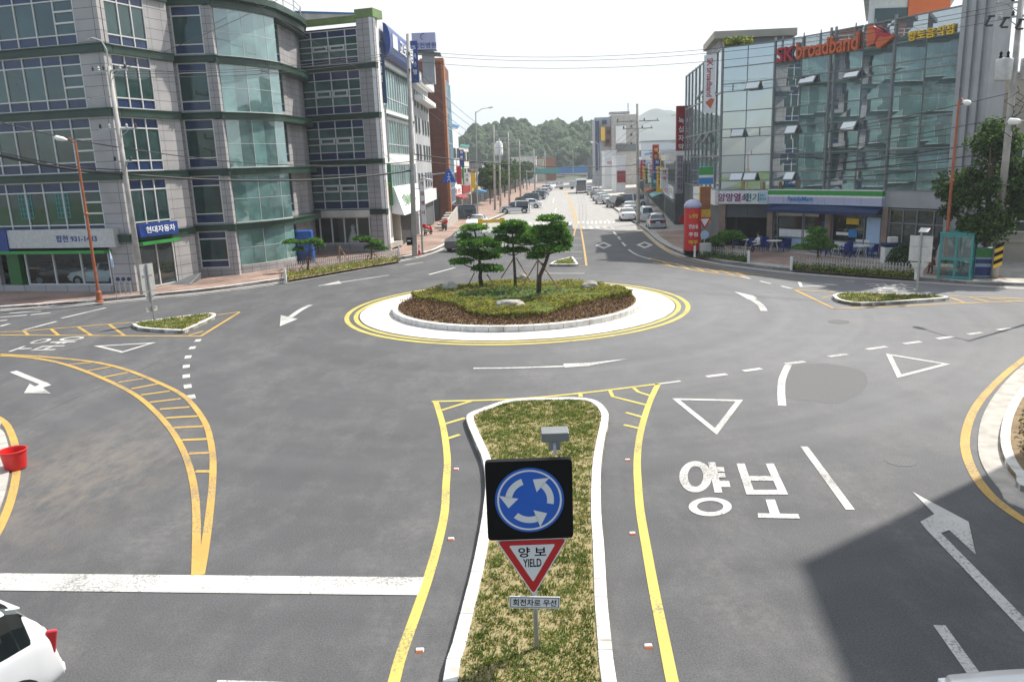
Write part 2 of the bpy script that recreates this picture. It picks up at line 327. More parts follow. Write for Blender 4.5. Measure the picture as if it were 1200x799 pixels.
def pavermat():
    m = bpy.data.materials.new('red_pavers'); m.use_nodes = True; N = m.node_tree.nodes; L = m.node_tree.links
    b = N['Principled BSDF']; b.inputs['Roughness'].default_value = .85
    tc = N.new('ShaderNodeTexCoord'); mp = N.new('ShaderNodeMapping'); mp.inputs['Rotation'].default_value = (0, 0, rad(38)); L.new(tc.outputs['Object'], mp.inputs['Vector'])
    br = N.new('ShaderNodeTexBrick'); br.inputs['Scale'].default_value = 1; br.inputs['Brick Width'].default_value = .42; br.inputs['Row Height'].default_value = .21; br.inputs['Mortar Size'].default_value = .01
    br.inputs['Color1'].default_value = (.40, .28, .225, 1); br.inputs['Color2'].default_value = (.33, .225, .18, 1); br.inputs['Mortar'].default_value = (.19, .15, .13, 1); L.new(mp.outputs[0], br.inputs['Vector'])
    nz = N.new('ShaderNodeTexNoise'); nz.inputs['Scale'].default_value = .35; nz.inputs['Detail'].default_value = 8; L.new(tc.outputs['Object'], nz.inputs['Vector'])
    cr = N.new('ShaderNodeValToRGB'); cr.color_ramp.elements[0].position = .42; cr.color_ramp.elements[1].position = .64; cr.color_ramp.elements[0].color = (1, 1, 1, 1); cr.color_ramp.elements[1].color = (.62, .6, .6, 1)
    L.new(nz.outputs['Fac'], cr.inputs['Fac'])
    mx = N.new('ShaderNodeMix'); mx.data_type = 'RGBA'; mx.blend_type = 'MULTIPLY'; mx.inputs['Factor'].default_value = 1
    L.new(br.outputs['Color'], mx.inputs['A']); L.new(cr.outputs['Color'], mx.inputs['B']); L.new(mx.outputs['Result'], b.inputs['Base Color']); return m
def paintmat(name, col, wear=.5):
    """road paint rubbed thin by tyres: asphalt shows in small flecks"""
    m = mat(name, col, rough=.65, var=.1, scale=1.3)
    N = m.node_tree.nodes; L = m.node_tree.links; b = N['Principled BSDF']; tc = [n for n in N if n.type == 'TEX_COORD'][0]
    n1 = N.new('ShaderNodeTexNoise'); n1.inputs['Scale'].default_value = 22; n1.inputs['Detail'].default_value = 8; n1.inputs['Roughness'].default_value = .7; L.new(tc.outputs['Object'], n1.inputs['Vector'])
    n2 = N.new('ShaderNodeTexNoise'); n2.inputs['Scale'].default_value = .8; n2.inputs['Detail'].default_value = 3; L.new(tc.outputs['Object'], n2.inputs['Vector'])
    ad = N.new('ShaderNodeMath'); ad.operation = 'MULTIPLY_ADD'; ad.inputs[1].default_value = .5; L.new(n2.outputs['Fac'], ad.inputs[0]); L.new(n1.outputs['Fac'], ad.inputs[2])
    cr = N.new('ShaderNodeValToRGB'); cr.color_ramp.elements[0].position = .90 - wear * .22; cr.color_ramp.elements[1].position = 1.0 - wear * .22
    cr.color_ramp.elements[0].color = (0, 0, 0, 1); cr.color_ramp.elements[1].color = (.75, .75, .75, 1); L.new(ad.outputs[0], cr.inputs['Fac'])
    mx = N.new('ShaderNodeMix'); mx.data_type = 'RGBA'; mx.inputs['B'].default_value = (.13, .128, .125, 1)
    src = b.inputs['Base Color'].links[0].from_socket; L.new(cr.outputs['Color'], mx.inputs['Factor']); L.new(src, mx.inputs['A']); L.new(mx.outputs['Result'], b.inputs['Base Color']); return m
M = {}
M['asphalt'] = asphaltmat(); M['paver'] = pavermat()
M['asphalt_new'] = mat('asphalt_new', (.075, .075, .077), .85, var=.2, scale=30, bump=.3, bscale=90, bdist=.006)
M['white_line'] = paintmat('white_line', (.52, .51, .485), .6); M['yellow_line'] = paintmat('yellow_line', (.50, .315, .075), .6)
M['yellow_fresh'] = paintmat('yellow_fresh', (.54, .44, .10), .45)
M['concrete'] = mat('concrete', (.44, .41, .37), .85, var=.2, scale=2.5, bump=.2, bscale=60)
M['apron'] = mat('apron_concrete', (.60, .57, .53), .85, var=.22, scale=1.6, bump=.15, bscale=50)
M['kerb_white'] = mat('kerb_white', (.66, .65, .62), .75, col2=(.42, .40, .36), lo=.3, hi=.52, scale=2.2, bump=.15, bscale=50)
M['kerb_grey'] = mat('kerb_grey', (.46, .44, .41), .85, var=.2, scale=3, bump=.2, bscale=50)
M['soil'] = mat('soil', (.30, .22, .13), .95, col2=(.19, .14, .08), scale=4, bump=.6, bscale=30)
M['dry_grass_soil'] = mat('dry_grass_soil', (.34, .265, .15), .95, col2=(.22, .20, .09), scale=14, lo=.35, hi=.65, bump=.6, bscale=40)
M['tile'] = tilemat('grey_stone_cladding', (.43, .41, .405), 1.2, .6, rough=.45)
M['tile2'] = tilemat('pale_stone_cladding', (.42, .40, .40), .9, .45, rough=.45)
M['band'] = mat('green_band', (.02, .052, .034), .4, var=.25, scale=.8)
M['band_light'] = mat('green_band_light', (.16, .25, .07), .35, var=.2, scale=.8)
M['mullion'] = mat('white_mullion', (.62, .62, .60), .4, var=.06)
M['mullion_grey'] = mat('grey_mullion', (.22, .23, .23), .4, metal=.3, var=.08)
M['glass_dark'] = glassmat('glass_dark', (.022, .06, .054), .045)
M['glass_bay'] = glassmat('glass_bay', (.15, .29, .27), .17, wob=.02)
M['glass_mid'] = glassmat('glass_mid', (.07, .145, .135), .08)
M['glass_sk'] = glassmat('glass_mirror', (.13, .18, .215), .46, rough=.008, wob=.0035, wscale=.35)
M['glass_shop'] = glassmat('glass_shop', (.03, .035, .035), .08)
_g = bpy.data.materials.new('clear_shop_glass'); _g.use_nodes = True; _n = _g.node_tree.nodes; _t = _n.new('ShaderNodeBsdfTransparent'); _t.inputs[0].default_value = (.8, .86, .85, 1); _y = _n.new('ShaderNodeBsdfGlossy'); _y.inputs['Roughness'].default_value = .02; _x = _n.new('ShaderNodeMixShader'); _x.inputs[0].default_value = .09
_g.node_tree.links.new(_t.outputs[0], _x.inputs[1]); _g.node_tree.links.new(_y.outputs[0], _x.inputs[2]); _g.node_tree.links.new(_x.outputs[0], _n['Material Output'].inputs['Surface']); M['glass_clear'] = _g
M['spandrel'] = mat('blue_spandrel', (.016, .034, .10), .18, var=.2, scale=1.5, spec=.6)
M['dark'] = mat('dark_interior', (.018, .018, .02), .8, var=.3, scale=2)
M['white'] = mat('white_panel', (.78, .78, .76), .5, var=.07)
M['offwhite'] = mat('offwhite_wall', (.62, .60, .55), .8, var=.15, scale=.9)
M['beige'] = mat('beige_wall', (.44, .40, .33), .85, var=.14, scale=.7, bump=.1)
M['greywall'] = mat('grey_wall', (.36, .37, .38), .8, var=.15, scale=.6)
M['darkgrey'] = mat('dark_grey_wall', (.11, .12, .125), .7, var=.2, scale=.6)
M['brick'] = tilemat('brown_brick', (.20, .07, .045), .6, .18, rough=.8, joint=(.09, .04, .03), var=.3)
M['brickor'] = tilemat('orange_brick', (.42, .15, .06), .6, .18, rough=.8, joint=(.2, .09, .05), var=.2)
M['blue'] = mat('blue_sign', (.014, .05, .23), .35, var=.05); M['navy'] = mat('navy_sign', (.012, .03, .10), .35, var=.08)
M['green'] = mat('green_sign', (.04, .30, .06), .4, var=.06); M['dgreen'] = mat('dark_green_sign', (.025, .14, .03), .4, var=.06)
M['ltblue'] = mat('light_blue_sign', (.42, .55, .72), .4, var=.05); M['lilac'] = mat('lilac_sign', (.46, .46, .62), .4, var=.06)
M['red'] = mat('red_plastic', (.62, .018, .018), .4, var=.08); M['dred'] = mat('dark_red_sign', (.30, .012, .018), .45, var=.1)
M['orange'] = mat('orange_sign', (.75, .16, .03), .4, var=.05); M['yellow'] = mat('yellow_sign', (.75, .48, .03), .45, var=.06)
M['black'] = mat('black_paint', (.006, .006, .0065), .5, var=.1, spec=.12); M['rubber'] = mat('rubber', (.016, .016, .017), .85, var=.15)
M['steel'] = mat('galvanised_steel', (.42, .43, .43), .45, metal=.7, var=.12, scale=8); M['alu'] = mat('sign_back_aluminium', (.55, .55, .54), .5, metal=.4, var=.1, scale=5)
M['pole'] = mat('concrete_pole', (.42, .40, .37), .85, var=.2, scale=2); M['rust'] = mat('copper_brown_paint', (.36, .105, .04), .45, var=.2, scale=4)
M['cable'] = mat('black_cable', (.025, .025, .027), .6, var=.1); M['porcelain'] = mat('porcelain', (.5, .5, .48), .25, var=.05)
M['wood'] = mat('wood_stake', (.32, .19, .10), .8, var=.25, scale=6); M['bark'] = mat('bark', (.10, .065, .045), .9, var=.35, scale=9, bump=.6, bscale=25)
M['stone'] = mat('boulder', (.36, .335, .29), .85, var=.25, scale=5, bump=.5, bscale=14)
M['pillar_stone'] = mat('pillar_stone', (.26, .19, .15), .6, var=.2, scale=2)
M['picket'] = mat('weathered_picket', (.50, .49, .46), .7, var=.2, scale=6)
M['asphalt_old'] = mat('asphalt_old', (.34, .33, .315), .9, var=.16, scale=1.4, bump=.3, bscale=80, bdist=.006)
M['asphalt_mend'] = mat('asphalt_mend', (.128, .128, .130), .85, var=.18, scale=25, bump=.3, bscale=90, bdist=.006)
M['cable_shadow'] = mat('painted_cable_shadow', (.05, .05, .052), .8, var=.3, scale=6)
M['teal'] = mat('teal_paint', (.06, .30, .29), .45, var=.1); M['chrome'] = mat('chrome', (.6, .6, .6), .15, metal=1, var=0)
M['plast_blue'] = mat('blue_plastic', (.012, .03, .22), .4, var=.08); M['tarp'] = mat('blue_tarp', (.01, .09, .36), .5, var=.2)
M['skin'] = mat('skin', (.45, .27, .19), .6, var=.05); M['hair'] = mat('hair', (.015, .012, .01), .6, var=.1); M['cloth_dark'] = mat('dark_cloth', (.05, .04, .04), .9, var=.1)
M['cloth_brown'] = mat('brown_cloth', (.16, .07, .05), .9, var=.1)
M['carglass'] = glassmat('car_glass', (.012, .015, .016), .12, wob=0)
def carpaint(n, c): return mat(n, c, .3, var=.02, coat=.8)
M['car_white'] = carpaint('car_white', (.74, .75, .76)); M['car_silver'] = mat('car_silver', (.50, .52, .54), .32, metal=.5, var=.02, coat=.6)
M['car_grey'] = mat('car_grey', (.12, .13, .14), .32, metal=.4, var=.02, coat=.6); M['car_black'] = carpaint('car_black', (.012, .012, .014)); M['car_blue'] = carpaint('car_blue', (.02, .05, .10))
M['taillight'] = mat('tail_light', (.55, .01, .015), .15, var=0, coat=1); M['headlight'] = mat('head_light', (.75, .78, .8), .08, var=0, coat=1)
M['pine_a'] = leafmat('pine_needles', (.042, .125, .02), .3); M['pine_b'] = leafmat('pine_needles_light', (.13, .26, .04), .35)
M['hedge_a'] = leafmat('hedge_yellowgreen', (.28, .265, .06), .42); M['hedge_b'] = leafmat('hedge_green', (.14, .20, .04), .42); M['hedge_c'] = leafmat('hedge_bronze', (.17, .10, .035))
M['plum_a'] = leafmat('bronze_leaf', (.075, .035, .028)); M['plum_b'] = leafmat('plum_leaf', (.11, .055, .035)); M['lav'] = leafmat('grey_green_leaf', (.09, .14, .09))
M['leaf_a'] = leafmat('tree_leaf', (.045, .095, .02)); M['leaf_b'] = leafmat('tree_leaf_light', (.075, .13, .03)); M['leaf_c'] = leafmat('tree_leaf_dark', (.02, .045, .014))
M['grass_a'] = leafmat('grass_green', (.12, .17, .03)); M['grass_b'] = leafmat('grass_dark', (.075, .12, .022)); M['grass_c'] = leafmat('grass_straw', (.36, .29, .13))
M['wood_far'] = mat('far_canopy', (.055, .095, .04), .95, col2=(.025, .05, .022), scale=.35, bump=1.0, bscale=1.2, bdist=1.2, detail=8)
M['wood_far2'] = mat('far_canopy_light', (.08, .125, .04), .95, col2=(.04, .075, .028), scale=.35, bump=1.0, bscale=1.2, bdist=1.2, detail=8)
M['field'] = mat('meadow', (.13, .19, .05), .95, col2=(.07, .12, .035), scale=.05)
M['mount'] = mat('mountain_forest', (.035, .065, .035), 1.0, var=.35, scale=.01)
M['sign_white'] = mat('reflective_white', (.72, .73, .74), .4, var=.03); M['sign_red'] = mat('reflective_red', (.50, .012, .022), .4, var=.03); M['sign_blue'] = mat('reflective_blue', (.012, .11, .52), .35, var=.05)
M['letter_black'] = mat('letter_black', (.006, .006, .007), .6, var=0, spec=.1); M['letter_white'] = mat('letter_white', (.8, .8, .8), .5, var=0); M['letter_blue'] = mat('letter_blue', (.02, .06, .25), .5, var=0)
M['letter_red'] = mat('letter_red', (.42, .012, .035), .5, var=0); M['letter_yellow'] = mat('letter_yellow', (.80, .52, .02), .5, var=0); M['letter_orange'] = mat('letter_orange', (.58, .115, .03), .45, var=0)
M['letter_purple'] = mat('letter_purple', (.22, .012, .16), .5, var=0); M['letter_teal'] = mat('letter_teal', (.01, .22, .20), .5, var=0); M['letter_green'] = mat('letter_green', (.02, .2, .03), .5, var=0); M['letter_sky'] = mat('letter_sky', (.03, .22, .52), .5, var=0)
# ================================================================== ground, roads, pavements, markings
def C5(ox, oy, sc, pts): return [(ox + x / sc, oy + y / sc) for x, y in pts]   # a detail crop's pixels -> photo pixels
def gp(pts, z=0.0): return [G(x, y, z) for x, y in pts]
def smooth(pts, n=4):
    out = []; k = len(pts)
    for i in range(k - 1):
        p0, p1, p2, p3 = [np.array(pts[max(0, min(k - 1, j))], float) for j in (i - 1, i, i + 1, i + 2)]
        for s in range(n):
            t = s / n; out.append(tuple(.5 * ((2 * p1) + (-p0 + p2) * t + (2 * p0 - 5 * p1 + 4 * p2 - p3) * t * t + (-p0 + 3 * p1 - 3 * p2 + p3) * t ** 3)))
    out.append(tuple(pts[-1])); return out
terrain = struct(MB().flat([(-3500, -60), (3500, -60), (3500, 5000), (-3500, 5000)], -0.06).build('terrain', M['field']))
road = struct(MB().flat([(-95, -12), (95, -12), (95, 520), (-95, 520)], 0).build('road', M['asphalt']))
def mk(name, mb, m): return mb.build(name, M[m], road)
def line(name, px, w, m='white_line', z=.010, curve=True, closed=False):
    P = gp(px); P = smooth(P) if curve and len(P) > 2 else P
    return mk(name, MB().ribbon(P, w, z), m)
def area(name, px, m='white_line', z=.0122): return mk(name, MB().flat(gp(px), z), m)
def outline(name, px, w, m='white_line', z=.010):
    P = gp(px); P = [np.array(q) for q in P]; c = sum(P) / len(P); n = len(P); inner = []
    # inset polygon
    a = sum(P[i][0] * P[(i + 1) % n][1] - P[(i + 1) % n][0] * P[i][1] for i in range(n)); sg = 1 if a > 0 else -1
    for i in range(n):
        d0 = P[i] - P[i - 1]; d0 /= np.linalg.norm(d0); d1 = P[(i + 1) % n] - P[i]; d1 /= np.linalg.norm(d1)
        n0 = sg * np.array([-d0[1], d0[0]]); n1 = sg * np.array([-d1[1], d1[0]]); b = n0 + n1; b = b / (b @ n0)
        inner.append(P[i] + b * w)
    vs = [(q[0], q[1], z) for q in P] + [(q[0], q[1], z) for q in inner]
    fs = [(i, (i + 1) % n, n + (i + 1) % n, n + i) for i in range(n)]
    if sg < 0: fs = [f[::-1] for f in fs]
    return mk(name, MB().add(vs, fs), m)
# --- patches of fresh or worn asphalt, then a painted cable shadow
def patch(name, px, m='asphalt_new', z=.004): return mk(name, MB().flat(gp(px), z), m)
patch('asphalt_patch', [(649, 262), (670, 260), (672, 272), (663, 290), (655, 292)])
mk('asphalt_patch', MB().flat(gp([(548, 274), (600, 268), (672, 268), (752, 271), (742, 262), (722, 248), (706, 236), (692, 224), (684, 213), (642, 216), (629, 232), (611, 243), (586, 255), (561, 265)]), .002), 'asphalt_old')
patch('asphalt_patch', smooth(C5(760, 370, 2.727, [(440, 160), (560, 152), (672, 172), (700, 205), (680, 245), (600, 280), (520, 272), (440, 262), (415, 225), (440, 160)]), 3)[:-1], 'asphalt_mend', .003)
for P in ([(0, 508), (80, 470), (150, 441), (225, 403)],): line('painted_cable_shadow', P, .018, 'cable_shadow', .0035)  # thin dark ribbon paints the shadow of an overhead cable
# --- central island
CX, CY = 0.3, 37.5
def ringpts(r, n=96): return [(CX + r * math.cos(2 * math.pi * i / n), CY + r * math.sin(2 * math.pi * i / n)) for i in range(n)]
def ring(name, r0, r1, z, m, parent=road, n=96):
    a = ringpts(r0, n); b = ringpts(r1, n)
    vs = [(q[0], q[1], z) for q in a] + [(q[0], q[1], z) for q in b]
    return MB().add(vs, [(i, n + i, n + (i + 1) % n, (i + 1) % n) for i in range(n)]).build(name, M[m], parent)
ring('yellow_ring', 8.08, 8.30, .010, 'yellow_fresh'); ring('yellow_ring', 7.66, 7.87, .010, 'yellow_fresh')
apron = struct(MB().prism(ringpts(7.58), -.02, .035).build('apron', M['apron']))
kr = MB()
for i in range(60):
    t0 = 2 * math.pi * (i + .01) / 60; t1 = 2 * math.pi * (i + .99) / 60
    pts = [(CX + r * math.cos(t), CY + r * math.sin(t)) for r, t in ((5.78, t0), (6.05, t0), (6.05, t1), (5.78, t1))]
    kr.prism(pts, .03, .28)
ikerb = struct(kr.build('island_kerb', M['kerb_white'], bevel=.025))
isoil = struct(MB().prism(ringpts(5.8), .03, .24).build('island_soil', M['soil']))
# --- kerbs and pavements
def kerbline(name, P, w, h, m, side=1, z0=-.02, step=1.0):
    """a row of kerb stones set along the points; w goes to the given side"""
    mb = MB(); P = [np.array(q, float) for q in P]
    nrm = []
    for i in range(len(P)):
        d = P[min(i + 1, len(P) - 1)] - P[max(i - 1, 0)]; d /= np.linalg.norm(d); nrm.append(np.array([-d[1], d[0]]) * side)
    for i in range(len(P) - 1):
        a, b = P[i], P[i + 1]; L = np.linalg.norm(b - a); k = max(1, int(round(L / step)))
        for j in range(k):
            t0 = j / k + .003 / L; t1 = (j + 1) / k - .003 / L
            q0, q1 = a + (b - a) * t0, a + (b - a) * t1; m0 = nrm[i] * (1 - t0) + nrm[i + 1] * t0; m1 = nrm[i] * (1 - t1) + nrm[i + 1] * t1
            mb.prism([tuple(q0), tuple(q1), tuple(q1 + m1 * w), tuple(q0 + m0 * w)], z0, h)
    return struct(mb.build(name, M[m], bevel=.012))
KL = [(-70, 38.6), (-45, 40.4)] + gp([(0, 362), (60, 358), (100, 355), (180, 347), (250, 340), (300, 333), (340, 327), (390, 318), (440, 309), (500, 297), (518, 290), (530, 282), (545, 272), (560, 264), (585, 254), (610, 242), (628, 231), (641, 216)])
KL = smooth(KL, 3)
struct(MB().prism(KL + [(-20, 330), (-95, 330), (-95, 40)], -.02, .13).build('pavement', M['paver']))
kerbline('kerb', KL, .22, .15, 'kerb_white', 1)
line('gutter_strip', [(0, 363), (100, 356), (180, 348.5), (250, 341.5), (340, 329), (440, 311), (500, 298.5), (520, 291)], .35, 'concrete', .004)
line('yellow_line', [(0, 365), (100, 358), (180, 350.5), (250, 343.5), (340, 331), (440, 313), (500, 300)], .13, 'white_line', .011)
KR = gp([(684, 212), (692, 222), (706, 234), (722, 246), (742, 260), (756, 270), (768, 281), (782, 290), (800, 297.5), (825, 303.5), (850, 308), (885, 312.5), (920, 316.5), (1000, 323), (1100, 329.5), (1200, 335)]) + [(45, 31), (80, 18)]
KR = smooth(KR, 3)
struct(MB().prism(KR + [(95, 18), (95, 330), (40, 330)], -.02, .13).build('pavement', M['concrete']))
kerbline('kerb', KR, .22, .15, 'kerb_grey', 1)
pv = gp([(775, 280), (790, 290), (808, 297), (850, 305), (920, 313), (1000, 319.5), (1100, 326), (1180, 331)]) + [(27.5, 45), (24.6, 44.2), (16.6, 59.4), (17.5, 74), (14, 74)]
struct(MB().flat(pv, .134).build('pavement', M['paver']))
line('gutter_strip', [(742, 262), (755, 272), (768, 283.5), (782, 292.5), (800, 300), (825, 306), (850, 310.5), (885, 315), (920, 319), (1000, 325.5), (1100, 332), (1200, 338)], .4, 'concrete', .004)
line('yellow_line', [(746, 266), (757, 275), (768, 285.5), (782, 295), (800, 303), (825, 309), (850, 313)], .13, 'yellow_line', .011)
# near right corner: gutter apron and raised planting bed
NR = [(30, 31)] + gp([(1240, 405), (1200, 428), (1172, 455), (1153, 485), (1146, 515), (1150, 543), (1170, 572), (1200, 597)]) + [(11.5, 12.4), (14, 11.2), (20, 9.5)]
NR = smooth(NR, 4)
struct(MB().prism(NR, -.02, .03).build('pavement', M['concrete']))
NR2 = [(31, 30.2)] + gp([(1245, 425), (1215, 440), (1193, 460), (1178, 485), (1172, 513), (1177, 537), (1190, 556), (1215, 575)], .12) + [(13.0, 13.1), (20, 11.0)]
NR2 = smooth(NR2, 4)
kerbline('kerb', NR2, .2, .17, 'kerb_white', 1)
nbed = struct(MB().prism(NR2, .02, .15).build('planting_bed', M['soil']))
line('yellow_line', [(1260, 388), (1230, 402), (1200, 421), (1168, 448), (1143, 478), (1131, 513), (1137, 546), (1160, 580), (1200, 610), (1240, 630)], .2, 'yellow_line', .011)
# near left corner
NL = [(-60, 25.5), (-40, 24.6), (-24, 23.6)] + gp([(-30, 489), (0, 503), (8, 516), (12, 540), (7, 575), (-6, 608), (-34, 650)], .0) + [(-12, 10.5), (-40, 4)]
NL = smooth(NL, 4)
struct(MB().prism(NL, -.02, .035).build('pavement', M['concrete']))
line('yellow_line', [(-40, 474), (0, 491), (14, 510), (20, 540), (15, 578), (0, 618), (-30, 668)], .18, 'yellow_line', .011)
# --- median island in front of the camera
ML = C5(480, 420, 3.75, [(440, 180), (340, 210), (262, 240), (250, 272), (290, 370), (322, 450), (332, 560), (322, 660)]) + C5(440, 600, 3.333, [(412, 40), (385, 180), (345, 340), (300, 510), (262, 663)])
MR = C5(480, 420, 3.75, [(600, 172), (750, 172), (825, 187), (868, 228), (874, 270), (858, 350), (846, 430), (840, 520), (842, 675)]) + C5(440, 600, 3.333, [(893, 130), (905, 330), (922, 500), (943, 663)])
MLg = gp(ML, .15); MRg = gp(MR, .15)
OUT = smooth([(-1.05, 5.2), MLg[-1]] + MLg[-2::-1] + MRg + [(1.1, 5.2)], 3)
kerbline('kerb', OUT, .2, .16, 'kerb_white', -1)
med = struct(MB().prism(OUT, -.02, .13).build('grass_median', M['dry_grass_soil']))
line('yellow_line', C5(480, 420, 3.75, [(115, 192), (140, 270), (156, 350), (166, 450), (160, 560), (154, 675)]) + C5(440, 600, 3.333, [(245, 120), (205, 260), (150, 420), (100, 560), (72, 663)]) + [(452, 830)], .17, 'yellow_fresh', .011)
line('yellow_line', C5(480, 420, 3.75, [(1092, 113), (1060, 180), (1032, 260), (1010, 350), (1000, 450), (1004, 560), (1014, 675)]) + C5(440, 600, 3.333, [(1060, 150), (1087, 300), (1117, 450), (1147, 600), (1160, 663)]) + [(795, 830)], .17, 'yellow_fresh', .011)
line('yellow_line', C5(480, 420, 3.75, [(97, 190), (440, 180), (740, 155), (1100, 112)]), .13, 'yellow_fresh', .011)
line('white_line', C5(480, 420, 3.75, [(1100, 112), (1190, 100)]), .13)
for a, b in (((140, 228), (270, 188)), ((155, 288), (243, 262)), ((168, 352), (220, 335))): line('yellow_hatch', C5(480, 420, 3.75, [a, b]), .12, 'yellow_fresh', .009)
for P in ([(750, 150), (752, 170)], [(880, 140), (892, 168), (1040, 205)], [(985, 130), (1005, 148), (1060, 165)], [(950, 238), (1022, 258)], [(942, 292), (1012, 308)]): line('yellow_hatch', C5(480, 420, 3.75, P), .12, 'yellow_fresh', .009, curve=False)
# --- big yellow chevron on the left
LO = C5(0, 360, 2.35, [(0, 130), (120, 137), (250, 150), (340, 170), (430, 205), (500, 240), (540, 280), (570, 330), (585, 400), (586, 470), (578, 560), (565, 660), (551, 738)])
LI = C5(0, 360, 2.35, [(0, 134), (90, 140), (180, 158), (280, 195), (370, 240), (430, 290), (480, 350), (515, 420), (535, 500), (541, 580), (541, 660), (540, 738)])
line('yellow_line', LO, .16, 'yellow_line', .011); line('yellow_line', LI, .16, 'yellow_line', .0125)
for a, b in (((188, 158), (255, 152)), ((238, 176), (305, 164)), ((285, 193), (352, 180)), ((325, 207), (395, 197)), ((362, 225), (435, 211)), ((388, 242), (468, 231)), ((412, 262), (498, 252)), ((440, 281), (522, 275)), ((456, 305), (545, 300)), ((478, 332), (560, 328)), ((500, 366), (571, 363)), ((520, 403), (580, 401)), ((538, 452), (584, 452))):
    line('yellow_hatch', C5(0, 360, 2.35, [a, b]), .15, 'yellow_line', .009)
area('stop_line', [(-60, 671), (0, 672), (497, 676.7), (490, 697.7), (0, 692), (-60, 691)])
area('stop_line', [(255, 797), (335, 799.5), (330, 812), (250, 810)])
# --- dotted give-way curve, triangles and arrows on the left
DOT = gp(C5(0, 360, 2.35, [(545, 92), (530, 112), (518, 137), (513, 163), (513, 190), (517, 218), (527, 247)]))
for i, c in enumerate(DOT):
    p, q = DOT[max(0, i - 1)], DOT[min(6, i + 1)]; mk('dotted_line', MB().rbox((c[0], c[1], .008), (.5, .24, .004), rz=math.atan2(q[1] - p[1], q[0] - p[0])), 'white_line')
outline('yield_triangle', C5(0, 360, 2.35, [(258, 107), (430, 97), (335, 126)]), .16)
line('white_arrow', C5(0, 360, 2.35, [(36, 177), (125, 213)]), .24, curve=False)
area('white_arrow', C5(0, 360, 2.35, [(66, 237), (82, 211), (96, 219), (126, 206), (141, 215), (118, 222), (140, 238)]))
for a, b in (((0, 697), (115, 688)), ((40, 680), (175, 672)), ((130, 687), (215, 678)), ((0, 712), (30, 710)), ((260, 702), (450, 657)), ((100, 752), (240, 715)), ((0, 736), (40, 725))):
    line('lane_line', C5(0, 180, 3.633, [a, b]), .22)
line('yellow_line', C5(0, 360, 2.35, [(0, 77), (555, 80)]), .15, 'yellow_line', .011); line('yellow_line', C5(0, 360, 2.35, [(553, 80), (660, 14)]), .15, 'yellow_line', .0115)
line('yellow_line', C5(0, 360, 2.35, [(0, 69), (70, 66), (300, 47), (362, 42)]), .15, 'yellow_line', .011, curve=False); line('yellow_line', C5(0, 360, 2.35, [(598, 22), (660, 13)]), .15, 'yellow_line', .011)
for a, b in (((65, 66), (80, 78)), ((140, 60), (162, 78)), ((215, 54), (252, 78)), ((300, 47), (342, 78)), ((520, 78), (560, 66))): line('yellow_hatch', C5(0, 360, 2.35, [a, b]), .14, 'yellow_line', .009)
def small_island(px, zt=.16):
    P = smooth(gp(px + [px[0]], zt), 3)[:-1]
    kerbline('kerb', P + [P[0]], .16, zt, 'kerb_white', -1 if sum(P[i][0] * P[(i + 1) % len(P)][1] - P[(i + 1) % len(P)][0] * P[i][1] for i in range(len(P))) < 0 else 1)
    return struct(MB().prism(P, -.02, zt - .03).build('grass_island', M['dry_grass_soil'])), P
IL, ILP = small_island([(154, 378), (163, 383.5), (205, 386.5), (218, 385.5), (240, 376), (253, 369), (248, 366.5), (230, 368), (190, 373)])
# right island in front of the mirror-glass building
IR, IRP = small_island(C5(850, 240, 3.43, [(430, 362), (455, 380), (545, 393), (700, 386), (885, 373), (880, 365), (840, 361), (600, 352), (470, 352)]))
for P in ([(278, 342), (437, 418)], [(437, 418), (700, 408), (900, 398), (1200, 388)], [(885, 368), (1200, 378)], [(280, 342), (360, 348), (440, 352)]): line('yellow_line', C5(850, 240, 3.43, P), .16, 'yellow_line', .011, curve=False)
for a, b in (((900, 372), (960, 393)), ((980, 372), (1060, 390)), ((1060, 375), (1150, 388)), ((390, 375), (450, 362))): line('yellow_hatch', C5(850, 240, 3.43, [a, b]), .13, 'yellow_line', .009)
outline('yield_triangle', C5(850, 240, 3.43, [(290, 309), (300, 331), (462, 322)]), .16)
for a, b in (((60, 288), (100, 298)), ((140, 307), (183, 318)), ((225, 327), (268, 338)), ((480, 308), (520, 309))): line('lane_line', C5(850, 240, 3.43, [a, b]), .2)
line('yellow_line', C5(850, 240, 3.43, [(-20, 262), (180, 285), (320, 300)]), .14, 'yellow_line', .011)
line('white_arrow', C5(850, 240, 3.43, [(156, 427), (140, 402), (105, 378)]), .3); area('white_arrow', C5(850, 240, 3.43, [(35, 349), (112, 366), (128, 376), (108, 381), (92, 382)]))
# --- circulating arrows
line('white_arrow', C5(480, 420, 3.75, [(280, 44), (460, 42), (680, 35)]), .16, curve=True); area('white_arrow', C5(480, 420, 3.75, [(675, 24), (790, 20), (960, 2), (860, 20), (785, 34), (682, 41)]))
line('white_arrow', [(364, 357.5), (352, 363.5), (340, 372)], .28); area('white_arrow', [(328, 382.5), (329, 369.5), (349, 374)])
line('white_arrow', C5(280, 230, 3.75, [(350, 394), (440, 380), (660, 347)]), .2); area('white_arrow', C5(280, 230, 3.75, [(352, 394.5), (440, 373), (452, 384)]))
line('white_arrow', C5(280, 230, 3.75, [(730, 303), (810, 291)]), .2)
line('lane_line', C5(280, 230, 3.75, [(835, 345), (950, 314)]), .22)
